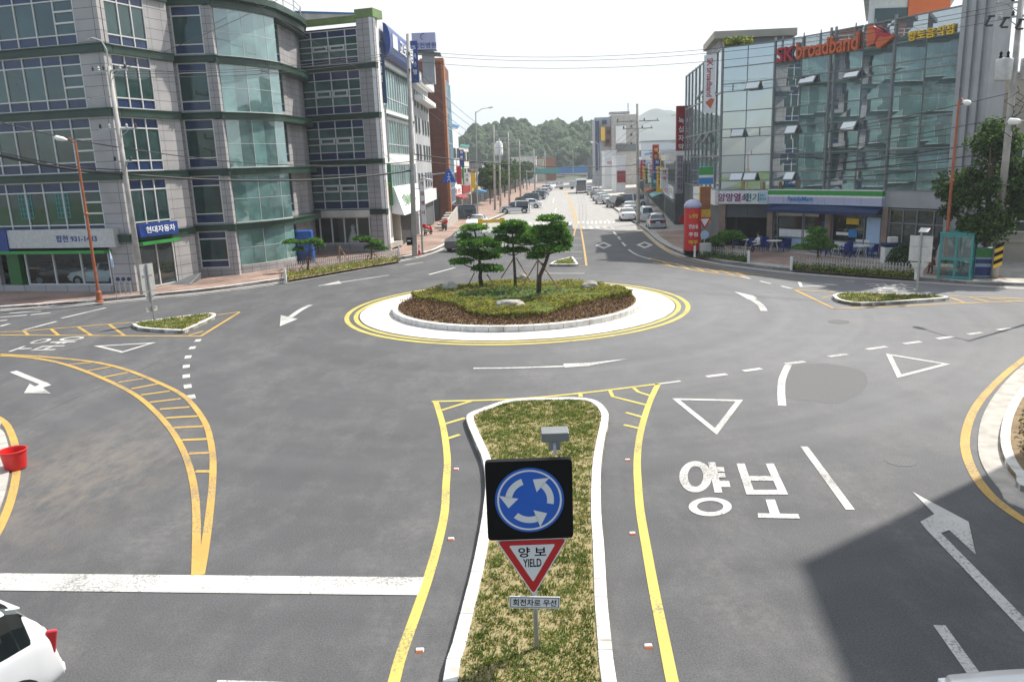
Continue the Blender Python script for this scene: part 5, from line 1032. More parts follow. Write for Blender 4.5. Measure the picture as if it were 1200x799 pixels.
# right-hand row (west sides face the street)
xl = lambda Y: xe(527, 112) + (Y - 112) * .094
xr = lambda Y: xe(805, 75) + (Y - 80) * .135
def row_r(label, Y, depth, z1, m_, **k): return far_block(label, xr(Y), xr(Y) + 16, Y, z1, m_, depth, dx=.135, **k)
WW = lambda depth, zs, n=4: [('w', .8 + i * depth / n, z, depth / n * .6, 1.3) for i in range(n) for z in zs] + [('w', .6 + i * depth / n, .3, depth / n * .8, 2.1) for i in range(n)] + [('f', 1.2, 4.4, 2.2, 1.2), ('f', 5, 4.4, 2.2, 1.2)]
row_r('low shop with pale green fascia beside the end of the mirror glass', 80.5, 15, 6.2, 'darkgrey', wins=WW(15, (4.4,)), signs=[('w', .5, 9, 2.7, 4.0, 'ltblue', '화장품', 'letter_red'), ('w', 9.4, 14.5, 2.7, 4.0, 'white', '문구', 'letter_teal')], roof='greywall')
row_r('two storey grey shop with white and yellow panels above its door', 96.5, 15, 7.4, 'offwhite', wins=WW(15, (5.2,)), signs=[('w', .5, 14, 2.8, 4.0, 'white', '식당', 'letter_red'), ('w', 6, 7, 4.2, 7, 'yellow', '', 'letter_red')], roof='greywall')
row_r('two storey beige shop with brown sign board past the red signs', 112.5, 18, 7.0, 'beige', wins=WW(18, (4.6,), 5), signs=[('w', 1, 16, 2.8, 3.9, 'brick', '슈퍼', 'letter_white')], roof='darkgrey')
row_r('pale shop under a long blue awning roof', 131.5, 22, 7.6, 'offwhite', wins=WW(22, (4.4,), 5), signs=[('w', 1, 20, 2.6, 3.8, 'teal', '', 'letter_white')], roof='letter_sky')
row_r('low grey shop with cluttered boards by the white van', 154.5, 22, 6.4, 'greywall', wins=WW(22, (4.2,), 5), signs=[('w', 1, 12, 2.6, 3.8, 'white', '', 'letter_white'), ('w', 13, 21, 2.6, 3.8, 'dred', '', 'letter_white')], roof='darkgrey')
row_r('three storey white shop house before the tall grey block', 178, 20, 10.5, 'white', wins=WW(20, (4.2, 7.4), 5), signs=[('w', 1, 19, 2.4, 3.6, 'blue', '', 'letter_white')], roof='greywall')
for side, Y, z, h, w, m_, words, lm, lab in (
    ('r', 86, 3.6, 2.2, .8, 'white', '약국', 'letter_red', 'white square projecting sign with red lettering on the first low shop'), ('r', 94, 2.9, 3.0, .7, 'yellow', '당구장', 'letter_red', 'yellow vertical sign with red syllables past the first low shop'),
    ('r', 101, 4.2, 2.6, .8, 'blue', '치과', 'letter_white', 'blue projecting sign with white syllables on the grey two storey shop'), ('r', 117, 3.4, 2.8, .8, 'white', '미용실', 'letter_purple', 'white vertical sign with purple syllables on the beige shop'),
    ('r', 126, 3.0, 2.4, .8, 'dgreen', '다방', 'letter_yellow', 'green vertical sign with yellow syllables on the beige shop'), ('r', 147, 3.2, 3.4, .9, 'letter_red', '정육점', 'letter_white', 'red vertical sign below the blue canopy roof'),
    ('r', 160, 3.6, 2.4, .9, 'orange', '', 'letter_white', 'plain orange projecting sign on the low grey shop'), ('r', 172, 4.0, 2.8, .9, 'ltblue', '', 'letter_white', 'pale blue projecting sign far down the right row'),
    ('l', 116, 4.2, 2.6, .7, 'letter_red', '', 'letter_white', 'dark red projecting sign on the white corner shop'), ('l', 124, 3.8, 2.0, .8, 'white', '서점', 'letter_blue', 'white projecting sign with blue syllables on the narrow shop house'),
    ('l', 131, 3.2, 2.4, .8, 'yellow', '', 'letter_white', 'plain yellow projecting sign before the low white shop'), ('l', 145, 3.4, 2.2, .8, 'white', '안과', 'letter_red', 'white projecting sign with red syllables before the grey mesh hall'), ('l', 119.5, 6.6, 2.6, .7, 'blue', '학원', 'letter_white', 'blue projecting sign high on the white corner shop'), ('r', 106, 3.0, 2.0, .9, 'letter_teal', '꽃집', 'letter_white', 'dark teal projecting sign on the grey two storey shop'), ('r', 137, 3.4, 2.2, .8, 'yellow', '분식', 'letter_red', 'small yellow sign with red syllables under the blue canopy roof'), ('l', 139, 3.2, 1.8, .8, 'letter_sky', '', 'letter_white', 'sky blue projecting sign on the low white shop')):
    x = xr(Y) - .75 if side == 'r' else xl(Y) + .75
    blade_sign('blade_sign', lab, (x, Y, z), (0, -1), w, h, .25, m_, words, lm, size=.5, gap=.7)
for i, (side, Y, L, m_, lab) in enumerate((('r', 97, 9, 'teal', 'sloping green awning over the grey two storey shop front'), ('r', 114, 12, 'brickor', 'sloping orange brown awning over the beige shop front'), ('r', 156, 12, 'navy', 'sloping dark blue awning over the low grey shop front'), ('l', 134, 9, 'letter_sky', 'sloping blue awning over the low white shop front'), ('l', 114, 6, 'dred', 'sloping red awning over the white corner shop front'))):
    x0 = xr(Y) if side == 'r' else xl(Y); x1 = xr(Y + L) if side == 'r' else xl(Y + L); sg = -1 if side == 'r' else 1; t = thing('shop_awning', lab, 'awning', (x0, Y, 2.3)); mb = MB()
    mb.add([(x0 + sg * .05, Y, 2.75), (x1 + sg * .05, Y + L, 2.75), (x1 + sg * 1.5, Y + L, 2.3), (x0 + sg * 1.5, Y, 2.3), (x0 + sg * .05, Y, 2.65), (x1 + sg * .05, Y + L, 2.65), (x1 + sg * 1.5, Y + L, 2.1), (x0 + sg * 1.5, Y, 2.1)], [(0, 1, 2, 3), (7, 6, 5, 4), (0, 3, 7, 4), (1, 5, 6, 2), (2, 6, 7, 3)]); mb.build('canvas', M[m_], t)
    mb = MB(); mb.tube([(x0 + sg * 1.45, Y + .05, 2.15), (x0 + sg * .05, Y + .05, 2.2)], .03, 5); mb.build('strut', M['steel'], t)
# long blue canopy roof behind the poles
CN = thing('blue_canopy', 'long blue corrugated market canopy roof along the right side shops', 'canopy', (19, 136, 5))
mb = MB(); xa = xr(134) - .6; mb.add([(xa, 134, 6.2), (xa + 9, 134, 7.9), (xa + 9 + 2.6, 153, 7.9), (xa + 2.6, 153, 6.2), (xa, 134, 6.0), (xa + 9, 134, 7.7), (xa + 11.6, 153, 7.7), (xa + 2.6, 153, 6.0)], [(0, 1, 2, 3), (7, 6, 5, 4), (0, 4, 5, 1), (1, 5, 6, 2), (2, 6, 7, 3), (3, 7, 4, 0)]); mb.build('roof_sheet', M['letter_sky'], CN)
for i in range(5): mb = MB(); mb.tube([(xa + .2 + i * .64, 134.2 + i * 4.6, 0), (xa + .2 + i * .64, 134.2 + i * 4.6, 6.1)], .08, 6); mb.build('post', M['steel'], CN)
# the tall grey block at the end of the right row
TB = thing('tall_block', 'tall grey concrete block with yellow and red panel and blank white hoarding', 'building', (30, 222, 0))
xa, za = YP(697, 138, 220); xb, _ = YP(716, 138, 220); xc, zc = YP(748, 134, 220)
block('wall', [(xa, 220), (xb, 220), (xb + 1, 245), (xa + 2, 245)], 0, za, 'greywall', TB); block('wall', [(xb, 219.5), (xc, 219.5), (xc + 1, 246), (xb + 1, 246)], 0, zc, 'concrete', TB)
def tb(px0, py0, px1, py1, m_, nm, d=.25):
    x0, z0 = YP(px0, py1, 219.4); x1, z1 = YP(px1, py0, 219.4); mb = MB(); mb.box(x0, x1, 219.4 - d, 219.5 if px0 > 714 else 220, z0, z1); mb.build(nm, M[m_], TB)
tb(698, 142, 702, 200, 'navy', 'window_strip'); tb(704, 149, 709, 165, 'yellow', 'sign_panel'); tb(709, 149, 715.5, 172, 'brick', 'sign_panel'); tb(711, 153, 715, 158, 'dark', 'window'); tb(710, 163, 714, 168, 'dark', 'window'); tb(706, 141, 711, 146, 'navy', 'window')
tb(721.5, 147.5, 733.5, 168, 'white', 'hoarding', .3); tb(722, 169, 745, 178, 'darkgrey', 'window_strip')
for y in (141, 147, 157, 167): tb(739, y, 740.6, y + 2.4, 'dark', 'window')
tb(715, 130.5, 738, 134, 'greywall', 'roof_house', -3); 
mb = MB(); x_, z_ = YP(736, 121, 225); mb.tube([(x_, 225, zc), (x_, 225, z_)], .15, 6); mb.tube([(x_ - 1, 225, zc), (x_ - 1, 225, z_ - 2.4)], .2, 6); mb.build('antenna', M['steel'], TB)
far_block('white shop house with a small square sign left of the blue roofs', xe(709, 190), xe(722, 190), 190, ze(178, 190, 715), 'white', 12, signs=[('f', .3, 2.2, 5.5, 7, 'white', '약', 'letter_red')])
far_block('white tiled shop house with red boards near the far bus', xe(722, 168), xe(733, 168), 168, ze(184, 168, 728), 'white', 12, signs=[('f', .2, 2.0, 2.2, 4.6, 'dred', '', 'letter_white')])
far_block('dark low shop house under the orange board at the street end', xe(697, 240), xe(712, 240), 240, ze(200, 240, 700), 'darkgrey', 16, signs=[('f', 1, 3.6, 3.2, 4.6, 'orange', '', 'letter_white')])
# left-hand row (east sides face the street)
def row_l(label, Y, depth, z1, m_, **k): return far_block(label, xl(Y) - 14, xl(Y), Y, z1, m_, depth, dx=.094, **k)
WE = lambda depth, zs, n=4: [('e', .8 + i * depth / n, z, depth / n * .55, 1.4) for i in range(n) for z in zs] + [('e', .5 + i * depth / n, .3, depth / n * .8, 1.9) for i in range(n)]
row_l('white corner shop with stepped roof just beyond the brick tower', 113, 9, 12.5, 'white', wins=[('f', 12.3, 4.8, 1.2, 1.6), ('f', 12.3, 8.2, 1.2, 1.4)] + WE(9, (4.5, 8.0), 3), signs=[('e', .3, 8.5, 2.6, 3.8, 'white', '마트', 'letter_red')], roof='letter_sky')
row_l('narrow green and white shop house with a pink banner', 122.5, 10, 9.8, 'offwhite', wins=WE(10, (5, 7.6), 3), signs=[('e', .3, 9, 2.6, 3.9, 'dred', '', 'letter_white'), ('e', 2, 3, 4, 9, 'green', '', 'letter_white')], roof='teal')
row_l('low white shop with brown roof edge and small flags', 133, 13, 5.8, 'offwhite', wins=WE(13, (3.9,), 4), signs=[('e', .5, 12, 2.4, 3.5, 'yellow', '', 'letter_white')], roof='brick')
row_l('grey mesh clad hall standing over the row of street trees', 150, 30, 7.2, 'greywall', wins=WE(30, (4.4,), 8), roof='darkgrey')
row_l('dark red roofed house past the grey mesh hall', 184, 20, 6.6, 'offwhite', wins=WE(20, (3.6,), 5), roof='dred')
row_l('low house with orange roof near the overhead gantry', 206, 22, 6.0, 'beige', wins=WE(22, (3.4,), 5), roof='brickor')
row_l('pale green flat roofed shop near the end of the street', 230, 26, 6.4, 'white', wins=WE(26, (3.4,), 5), roof='greywall')
# mesh screen on the hall: fine vertical ribs
HM = [o for o in bpy.data.objects if o.get('label', '').startswith('grey mesh')][0]
mb = MB(); X = xl(150)
for i in range(48): mb.box(X - 13.8 + i * .29, X - 13.7 + i * .29, 149.72, 149.9, 4.2, 7.3)
mb.build('mesh_screen', M['alu'], HM)
for i, (px, Y, h, m_) in enumerate(((572, 145, 9.6, 'white'), (600, 290, 9, 'offwhite'), (610, 300, 8, 'beige'), (625, 310, 8.4, 'brickor'), (690, 300, 8, 'darkgrey'))):
    if i: far_block(f'small far house {("with pale walls left of the gantry", "with beige walls behind the gantry", "with orange walls under the wooded hill", "dark among the shops at the street end")[i - 1]}', xe(px, Y), xe(px, Y) + 9, Y, h, m_, 10, name='house')
wt = thing('water_tank', 'small white water tank standing on a roof below the hill', 'tank', (*at_plane(585, 183, 160)[:2], 7.3))
x_, z_ = YP(585, 182, 160); mb = MB(); mb.lathe([(.75, 0), (.78, .4), (.78, 2.2), (.5, 2.6), (.05, 2.7)], 16, (x_, 160, z_)); mb.build('tank', M['white'], wt, smooth=True)
mb = MB(); 
for dx_ in (-.5, .5): mb.tube([(x_ + dx_, 160, 7.2), (x_ + dx_, 160, z_)], .06, 6)
mb.build('stand', M['steel'], wt)
# overhead gantry and the blue bridge at the end of the street
GA = thing('sign_gantry', 'overhead road gantry with wide green direction board across the far street', 'gantry', (*at_plane(640, 205, 205)[:2], 0))
xa, za = YP(626, 199, 205); xb, zb = YP(655, 203, 205)
mb = MB(); mb.box(xa, xb, 204.9, 205.1, zb, za + .2); mb.build('sign_board', M['teal'], GA)
mb = MB(); mb.tube([(xa - 2, 205, 0), (xa - 2, 205, za)], .15, 8); mb.tube([(xa - 2, 205.2, za - .4), (xb, 205.2, za - .4)], .1, 8); mb.build('mast', M['steel'], GA)
BR = thing('blue_footbridge', 'long blue railed footbridge closing the far end of the street', 'bridge', (*at_plane(660, 205, 330)[:2], 0))
xa, za = YP(640, 196, 330); xb, zb = YP(692, 202, 330); mb = MB(); mb.box(xa, xb, 329, 332, zb, za); mb.build('deck', M['letter_sky'], BR)
mb = MB()
for x_ in (xa + .5, xb - .5): mb.box(x_ - .4, x_ + .4, 329.3, 331.5, -.1, zb)
mb.build('pier', M['concrete'], BR)
mb = MB(); mb.box(xa, xb, 328.9, 329, zb - 1.1, zb - .1); mb.build('deck_edge', M['offwhite'], BR)
# ------------------------------------------------------------------ wooded hill, far ridges
def hill(name, cx, cy, rx, ry, h, m_, n=64, seed=1):
    vs = []; fs = []; rr = random.Random(seed); ph = [rr.uniform(0, 6) for _ in range(6)]
    for i in range(n + 1):
        for j in range(n + 1):
            u = -1 + 2 * i / n; v = -1 + 2 * j / n; d = math.hypot(u, v); b = max(0, 1 - d * d) ** 1.3
            b *= 1 + .16 * math.sin(4 * u + ph[0]) * math.sin(3.1 * v + ph[1]) + .1 * math.sin(9 * u + ph[2]) * math.sin(7 * v + ph[3]) + .04 * math.sin(21 * u + ph[4]) * math.sin(19 * v + ph[5])
            vs.append((cx + u * rx, cy + v * ry, h * b - .5))
    for i in range(n):
        for j in range(n): a = i * (n + 1) + j; fs.append((a, a + n + 1, a + n + 2, a + 1))
    return struct(MB().add(vs, fs).build(name, M[m_], smooth=True))
hx, _ = YP(622, 150, 430)
hill('hill', hx, 440, 70, 85, 20, 'field', seed=4)
rr = random.Random(5); wd_ = MB(); wd2 = MB(); nW = 0
def canopy(x, y):
    u = (x - hx) / 70; v = (y - 440) / 85; d = math.hypot(u, v); return (24 + 1.6 * math.sin(x * .13 + 2.2) + 1.2 * math.sin(x * .31)) * max(0, 1 - d * d) ** .75
while nW < 1500:
    x = hx + rr.uniform(-72, 64); y = 440 + rr.uniform(-82, 25)
    z = canopy(x, y)
    if z < (7 if x > hx + 5 else 2.5) and rr.random() < .8: continue
    s = rr.uniform(1.3, 2.9) * (1.35 if rr.random() < .15 else 1); (wd_ if rr.random() < .6 else wd2).ball((x, y, z + s * .35), (s * rr.uniform(.8, 1.2), s, s * rr.uniform(.9, 1.6)), 2 if s > 1.8 else 1, 0, .3, nW); nW += 1
struct(wd_.build('woodland', M['wood_far'], smooth=True), 'stuff'); struct(wd2.build('woodland', M['wood_far2'], smooth=True), 'stuff')
hill('mountain', 400, 1750, 300, 300, 112, 'mount', seed=8); hill('mountain', 265, 2300, 210, 300, 98, 'mount', seed=9)
# ================================================================== planting
def leafmass(name, n, sampler, size, mats, par=None, up=.6, aspect=1.5, kind=None):
    P = []; N = []
    while len(P) < n:
        q = sampler()
        if q is None: continue
        P.append(q); v = RNG.normal(size=3); v[2] = abs(v[2]) + up; N.append(v)
    o = cards(name, np.array(P), np.array(N), size * RNG.uniform(.6, 1.25, n), [M[m] for m in mats], RNG.integers(0, len(mats), n), par, aspect)
    if kind: struct(o, kind)
    return o
# hedge carpet on the central island: outline as seen, low mass of clipped shrubs
HG = smooth([G(x, y, .32 if y > 343 else .55) for x, y in C5(400, 240, 2.857, [(238, 300), (262, 285), (400, 262), (520, 252), (760, 252), (900, 268), (962, 298), (955, 308), (830, 326), (745, 350), (660, 372), (540, 378), (445, 370), (400, 345), (330, 326), (255, 318)])], 3)
def hedge_top(x, y): return .56 + .05 * math.sin(1.7 * x + .8 * y) + .05 * math.sin(3.9 * y - x)
xs = [q[0] for q in HG]; ys = [q[1] for q in HG]
hb = MB(); inn = inset(HG, .12); n_ = len(HG); hb.add([(x, y, .22) for x, y in HG] + [(x, y, hedge_top(x, y) - .1) for x, y in inn], [(i, (i + 1) % n_, n_ + (i + 1) % n_, n_ + i) for i in range(n_)] + [tuple(range(n_, 2 * n_))])
struct(hb.build('hedge_stems', M['hedge_b']), 'stuff')
def bare(x, y): return ((x - .1) / 2.9) ** 2 + ((y - 38.6) / 1.7) ** 2 < 1
def s_h():
    x, y = random.uniform(min(xs), max(xs)), random.uniform(min(ys), max(ys))
    if not inside(HG, x, y): return None
    if bare(x, y) and random.random() < .95: return None
    return (x, y, hedge_top(x, y) - abs(random.gauss(0, .055)) + (.03 * math.sin(9 * x) * math.sin(8 * y)))
leafmass('hedge_carpet', 20000, s_h, .075, ['hedge_a', 'hedge_a', 'hedge_b', 'hedge_c'], kind='stuff')
def s_e():
    i = random.randrange(n_); t = random.random(); a, b = HG[i], HG[(i + 1) % n_]; x = a[0] + (b[0] - a[0]) * t; y = a[1] + (b[1] - a[1]) * t
    return (x + random.gauss(0, .03), y + random.gauss(0, .03), random.uniform(.24, hedge_top(x, y)))
leafmass('hedge_carpet', 5000, s_e, .075, ['hedge_a', 'hedge_b', 'hedge_c'], up=0, kind='stuff')
def s_l():
    x, y = random.uniform(-3, 3.2), random.uniform(36.8, 40.4)
    if not bare(x, y): return None
    return (x, y, .26 + abs(random.gauss(0, .14)) * (1 + .7 * math.sin(5 * x) * math.sin(4 * y)))
leafmass('ground_cover', 4200, s_l, .085, ['lav', 'lav', 'hedge_b'], kind='stuff', aspect=2.4)
def s_p():
    a = random.uniform(0, 6.283); r = 5.72 * math.sqrt(random.random()); x, y = CX + r * math.cos(a), CY + r * math.sin(a)
    if inside(HG, x, y) or y > 41: return None
    return (x, y, .25 + abs(random.gauss(0, .09)))
leafmass('bronze_shrubs', 10500, s_p, .07, ['plum_a', 'plum_b', 'plum_a', 'hedge_c'], kind='stuff')
def s_b():
    x, y = random.uniform(9, 17), random.uniform(13, 25)
    if not inside(inset(NR2, .35), x, y): return None
    return (x, y, .16 + abs(random.gauss(0, .14)))
leafmass('bronze_shrubs', 9500, s_b, .06, ['plum_a', 'plum_b', 'hedge_b', 'plum_a'], kind='stuff')
# boulders
for i, (px, py, rx, rz_, lab) in enumerate(((597, 356, .62, .24, 'broad pale boulder at the front of the island hedge'), (527.5, 338, .42, .34, 'rounded pale boulder on the left edge of the island hedge'), (691, 335, .45, .26, 'pale boulder on the right edge of the island hedge'), (612, 326, .42, .25, 'small pale boulder behind the middle pine'))):
    c = G(px, py, .6); b = MB(); b.ball((0, 0, 0), (rx, rx * .7, rz_), 3, 0, .12, i + 3); o = b.build('boulder', M['stone'], smooth=True); o.location = (c[0], c[1], .58); tag(o, lab, 'boulder', 'boulders in the island hedge')
# ------------------------------------------------------------------ cloud-pruned pines
def pine(name, label, base_px, zb, pads, trunk, stakes, ox, oy, sc, group, dens=520, leaf=.075, tw=.1):
    Y = G(base_px[0], base_px[1], zb)[1]; x0, _ = YP(base_px[0], base_px[1], Y)
    t = thing(name, label, 'tree', (x0, Y, zb), 0, group)
    k = Y / FPX / sc
    def wp(x, y, dy=0): q = YP(ox + x / sc, oy + y / sc, Y); return (q[0], Y + dy, q[1])
    tp = [wp(*q) for q in trunk]; n = len(tp); mb = MB(); mb.tube(tp, [tw * (1 - .65 * i / (n - 1)) for i in range(n)], 9)
    rr = random.Random(len(label)); P = []; N = []; core = MB(); pc = []
    for i, (x, y, rx, ry) in enumerate(pads):
        c = wp(x, y, rr.uniform(-1, 1) * (rx * k) * .55); pc.append(c); RX, RZ = rx * k * 1.28, ry * k * .98; RY = RX * .85
        core.ball(c, (RX * .68, RY * .68, RZ * .45), 2, 0, .3, i)
        m = int(dens * max(.3, RX * RX * 4))
        a = RNG.normal(size=(m, 3)); a /= np.linalg.norm(a, axis=1, keepdims=True); a[:, 2] = np.where(a[:, 2] < -.25, -a[:, 2], a[:, 2])
        lump = 1 + .13 * np.sin(7 * a[:, 0] + i) * np.sin(6 * a[:, 1] + 2 * i)
        P.append(np.array(c) + a * np.array([RX, RY, RZ]) * lump[:, None] * RNG.uniform(.62, 1.12, (m, 1))); N.append(a * .25 + RNG.normal(size=(m, 3)))
        j = min(n - 1, max(1, int(np.argmin([abs(q[2] - c[2] + .15) for q in tp])))); a_ = Vector(tp[j]); b_ = Vector(c) - Vector((0, 0, RZ * .3)); mb.tube([a_, (a_ + b_) / 2 + Vector((0, 0, -.06)), b_], [tw * .45, tw * .33, tw * .2], 6)
    mb.build('trunk', M['bark'], t, smooth=True)
    P = np.concatenate(P); N = np.concatenate(N); up = RNG.random(len(P))
    cr = cards('crown', P, N, leaf * RNG.uniform(.7, 1.2, len(P)), [M['pine_a'], M['pine_b']], (up > .5).astype(int), t, 3.4)
    core.build('inner_foliage', M['pine_a'], t, smooth=True)
    for a_, b_ in stakes:
        s = MB(); p, q = wp(*a_, 0), wp(*b_, 0); ang = rr.uniform(-.5, .5); s.tube([p, (q[0], q[1] + ang, q[2])], .032, 7); s.build('stake', M['wood'], t)
    return t
Z7 = (520, 240, 6.656)
pine('cloud_pine', 'cloud pruned pine on the left side of the island, lowest pad reaching left', (563.5, 332.5), .6,
     [(235, 190, 80, 32), (165, 250, 45, 26), (230, 300, 95, 45), (330, 290, 60, 40), (395, 315, 48, 45), (210, 385, 80, 40), (330, 410, 85, 50), (135, 447, 68, 32), (290, 500, 55, 35), (365, 505, 75, 38)],
     [(292, 625), (283, 560), (290, 500), (275, 420), (262, 300), (240, 200)], [((240, 530), (160, 690)), ((335, 540), (445, 700))], *Z7, 'cloud pruned pines on the island', tw=.12)
pine('cloud_pine', 'cloud pruned pine in the middle of the island on a straight staked trunk', (603.5, 336), .6,
     [(545, 152, 75, 30), (480, 205, 75, 42), (590, 210, 90, 45), (665, 255, 80, 50), (455, 270, 45, 38), (570, 285, 70, 32), (480, 365, 70, 28), (590, 360, 55, 28), (690, 300, 50, 35)],
     [(560, 640), (553, 500), (545, 390), (540, 300), (535, 200)], [((548, 415), (448, 580)), ((555, 415), (548, 655)), ((565, 415), (680, 600))], *Z7, 'cloud pruned pines on the island', tw=.09)
pine('cloud_pine', 'cloud pruned pine on the right side of the island with a crooked leaning trunk', (629.5, 343), .6,
     [(835, 115, 78, 34), (890, 165, 55, 35), (770, 205, 70, 40), (855, 225, 95, 42), (925, 275, 60, 45), (780, 280, 60, 40), (850, 345, 95, 38), (955, 320, 40, 30), (720, 405, 58, 42), (755, 350, 55, 35)],
     [(742, 690), (748, 560), (788, 470), (820, 380), (850, 300), (840, 150)], [((728, 440), (575, 690)), ((735, 440), (725, 700)), ((745, 440), (910, 670))], *Z7, 'cloud pruned pines on the island', tw=.12)
ZL = (330, 250, 8.57)
pine('cloud_pine', 'young pine with three flat pads in front of the blue tarp', (360.5, 317), .15, [(105, 288, 62, 28), (215, 300, 45, 28), (330, 285, 70, 35), (170, 365, 50, 32), (370, 325, 50, 22)], [(262, 575), (270, 470), (285, 380), (280, 300)], [((265, 430), (190, 560)), ((280, 430), (370, 545))], *ZL, 'young pines in the picket fenced bed', tw=.08, dens=330)
pine('cloud_pine', 'young pine with low clustered pads by the bank corner', (434.5, 306), .15, [(810, 260, 80, 30), (945, 300, 55, 30), (1020, 355, 40, 24), (880, 345, 45, 25), (960, 345, 50, 25)], [(898, 475), (900, 420), (905, 350), (900, 290)], [((890, 390), (835, 500)), ((910, 390), (1000, 480))], *ZL, 'young pines in the picket fenced bed', tw=.07, dens=330)
t = thing('tree_stake', 'bare wooden stake tripod in the fenced bed below the gown window', 'tree stake', (*G(398, 312), .13))
for b_ in ((535, 540), (590, 520), (670, 460), (720, 530)):
    Y = G(398, 312)[1]; p = YP(330 + 580 / 8.57, 250 + 330 / 8.57, Y); q = YP(330 + b_[0] / 8.57, 250 + b_[1] / 8.57, Y); s = MB(); s.tube([(p[0], Y, p[1]), (q[0], Y + random.uniform(-.6, .6), q[1])], .035, 7); s.build('stake', M['wood'], t)
ZR = (780, 130, 4.438)
pine('cloud_pine', 'small dark pine beside the garage opening, spreading over the tables', (858, 300), .15, [(340, 650, 50, 25), (290, 675, 40, 25), (375, 665, 35, 18)], [(350, 755), (350, 700), (345, 655)], [], *ZR, 'pines in front of the glass building', tw=.07, dens=330)
pine('cloud_pine', 'dark layered pine in front of the convenience store window', (958, 312), .15, [(790, 630, 40, 25), (775, 670, 45, 28), (730, 712, 48, 20), (840, 708, 45, 22), (790, 700, 50, 18)], [(790, 810), (792, 740), (790, 640)], [((790, 740), (830, 800))], *ZR, 'pines in front of the glass building', tw=.07, dens=330)
def bush(label, px, py, rx, rz, cat='shrub', mats=('leaf_a', 'leaf_c'), n=900):
    c = G(px, py, .13); t = thing('shrub', label, cat, (c[0], c[1], .13)); a = RNG.normal(size=(n, 3)); a /= np.linalg.norm(a, axis=1, keepdims=True); a[:, 2] = np.abs(a[:, 2])
    P = np.array([c[0], c[1], .13 + rz * .15]) + a * np.array([rx, rx, rz]) * RNG.uniform(.7, 1.05, (n, 1)); cards('foliage', P, a + RNG.normal(size=(n, 3)) * .7, .12, [M[m] for m in mats], RNG.integers(0, len(mats), n), t)
    mb = MB(); mb.tube([(c[0], c[1], .1), (c[0], c[1], rz)], .05, 6); mb.build('stem', M['bark'], t)
bush('dark clipped round shrub in front of the glazed entrance', 1060, 312, 1.0, 1.15); bush('low dark shrub at the left of the garage opening', 832, 296, 1.0, .9)
# ------------------------------------------------------------------ the leafy tree by the phone box
def tree(name, label, base, h, cr, n, group=None, leaf=.2, seed=1, trunk=.16, mats=('leaf_a', 'leaf_b', 'leaf_c'), z0=.35, lean=0, fat=1.0):
    rr = random.Random(seed); g = np.random.default_rng(seed); x, y, z = base
    t = thing(name, label, 'tree', base, 0, group); tk = MB()
    tops = []
    for i in range(5):
        a = i * 1.256 + rr.uniform(-.3, .3); b0 = Vector((x, y, z + h * (.18 + .05 * i))); e = Vector((x + math.cos(a) * cr * .65 + lean, y + math.sin(a) * cr * .65, z + h * rr.uniform(.6, .9))); tk.tube([b0, (b0 + e) / 2 + Vector((0, 0, .2)), e], [trunk * .55, trunk * .38, trunk * .12], 6); tops.append(e)
    tk.tube([(x, y, z - .1), (x + .05, y, z + h * .25), (x + lean * .4, y + .03, z + h * .55), (x + lean, y, z + h * .92)], [trunk, trunk * .8, trunk * .55, trunk * .1], 9); tk.build('trunk', M['bark'], t, smooth=True)
    cl = []
    while len(cl) < 46:
        u = g.normal(size=3); u /= np.linalg.norm(u); r = rr.uniform(.35, 1) ** .5; zc = z + h * (z0 + (1 - z0) * .5) + u[2] * r * h * (1 - z0) * .48
        f = 1 - .45 * max(0, (zc - z) / h - .6) / .4; cl.append((x + lean + u[0] * r * cr * f, y + u[1] * r * cr * f, zc, rr.uniform(.16, .34) * cr * fat))
    per = n // len(cl); P = []; MI = []
    for (cx, cy, cz, s) in cl:
        v = g.normal(size=(per, 3)); v /= np.linalg.norm(v, axis=1, keepdims=True); P.append(np.array([cx, cy, cz]) + v * s * g.uniform(.35, 1.15, (per, 1)) * np.array([1, 1, .8])); w = rr.random(); MI.append(g.choice(len(mats), per, p=[.45, .35 if w > .5 else .15, .2 if w > .5 else .4]))
    P = np.concatenate(P); cards('crown', P, g.normal(size=P.shape) + np.array([0, 0, .5]), leaf * g.uniform(.6, 1.25, len(P)), [M[m] for m in mats], np.concatenate(MI), t, 1.5)
    return t
b = G(1146, 324, .13); tree('leafy_tree', 'bushy dark green tree behind the teal phone box', (b[0] + .4, b[1] + .3, .13), 7.9, 2.1, 15000, leaf=.15, seed=4, z0=.19, trunk=.15, fat=1.3)
st_lab = ['first', 'second', 'third', 'fourth', 'fifth', 'sixth', 'seventh', 'eighth', 'ninth']
t0 = None
for i in range(9):
    Y = 138 + i * 13.5; x = xl(Y) + 2.6; h = (7.2, 6.4, 7.6, 6.8, 8.2, 6.6, 7.4, 6.2, 6.8)[i]; lab = f'round leafy street tree, {st_lab[i]} from the near end of the row on the left pavement'
    if i < 3: tt = tree('street_tree', lab, (x, Y, .13), h, 2.3, 1500, 'street trees along the left pavement', leaf=.42, seed=20 + i, z0=.36, trunk=.12); t0 = t0 or []; t0.append(tt)
    else: dup(t0[i % 3], (x, Y, .13), i * 1.3, lab, h / 7.0)
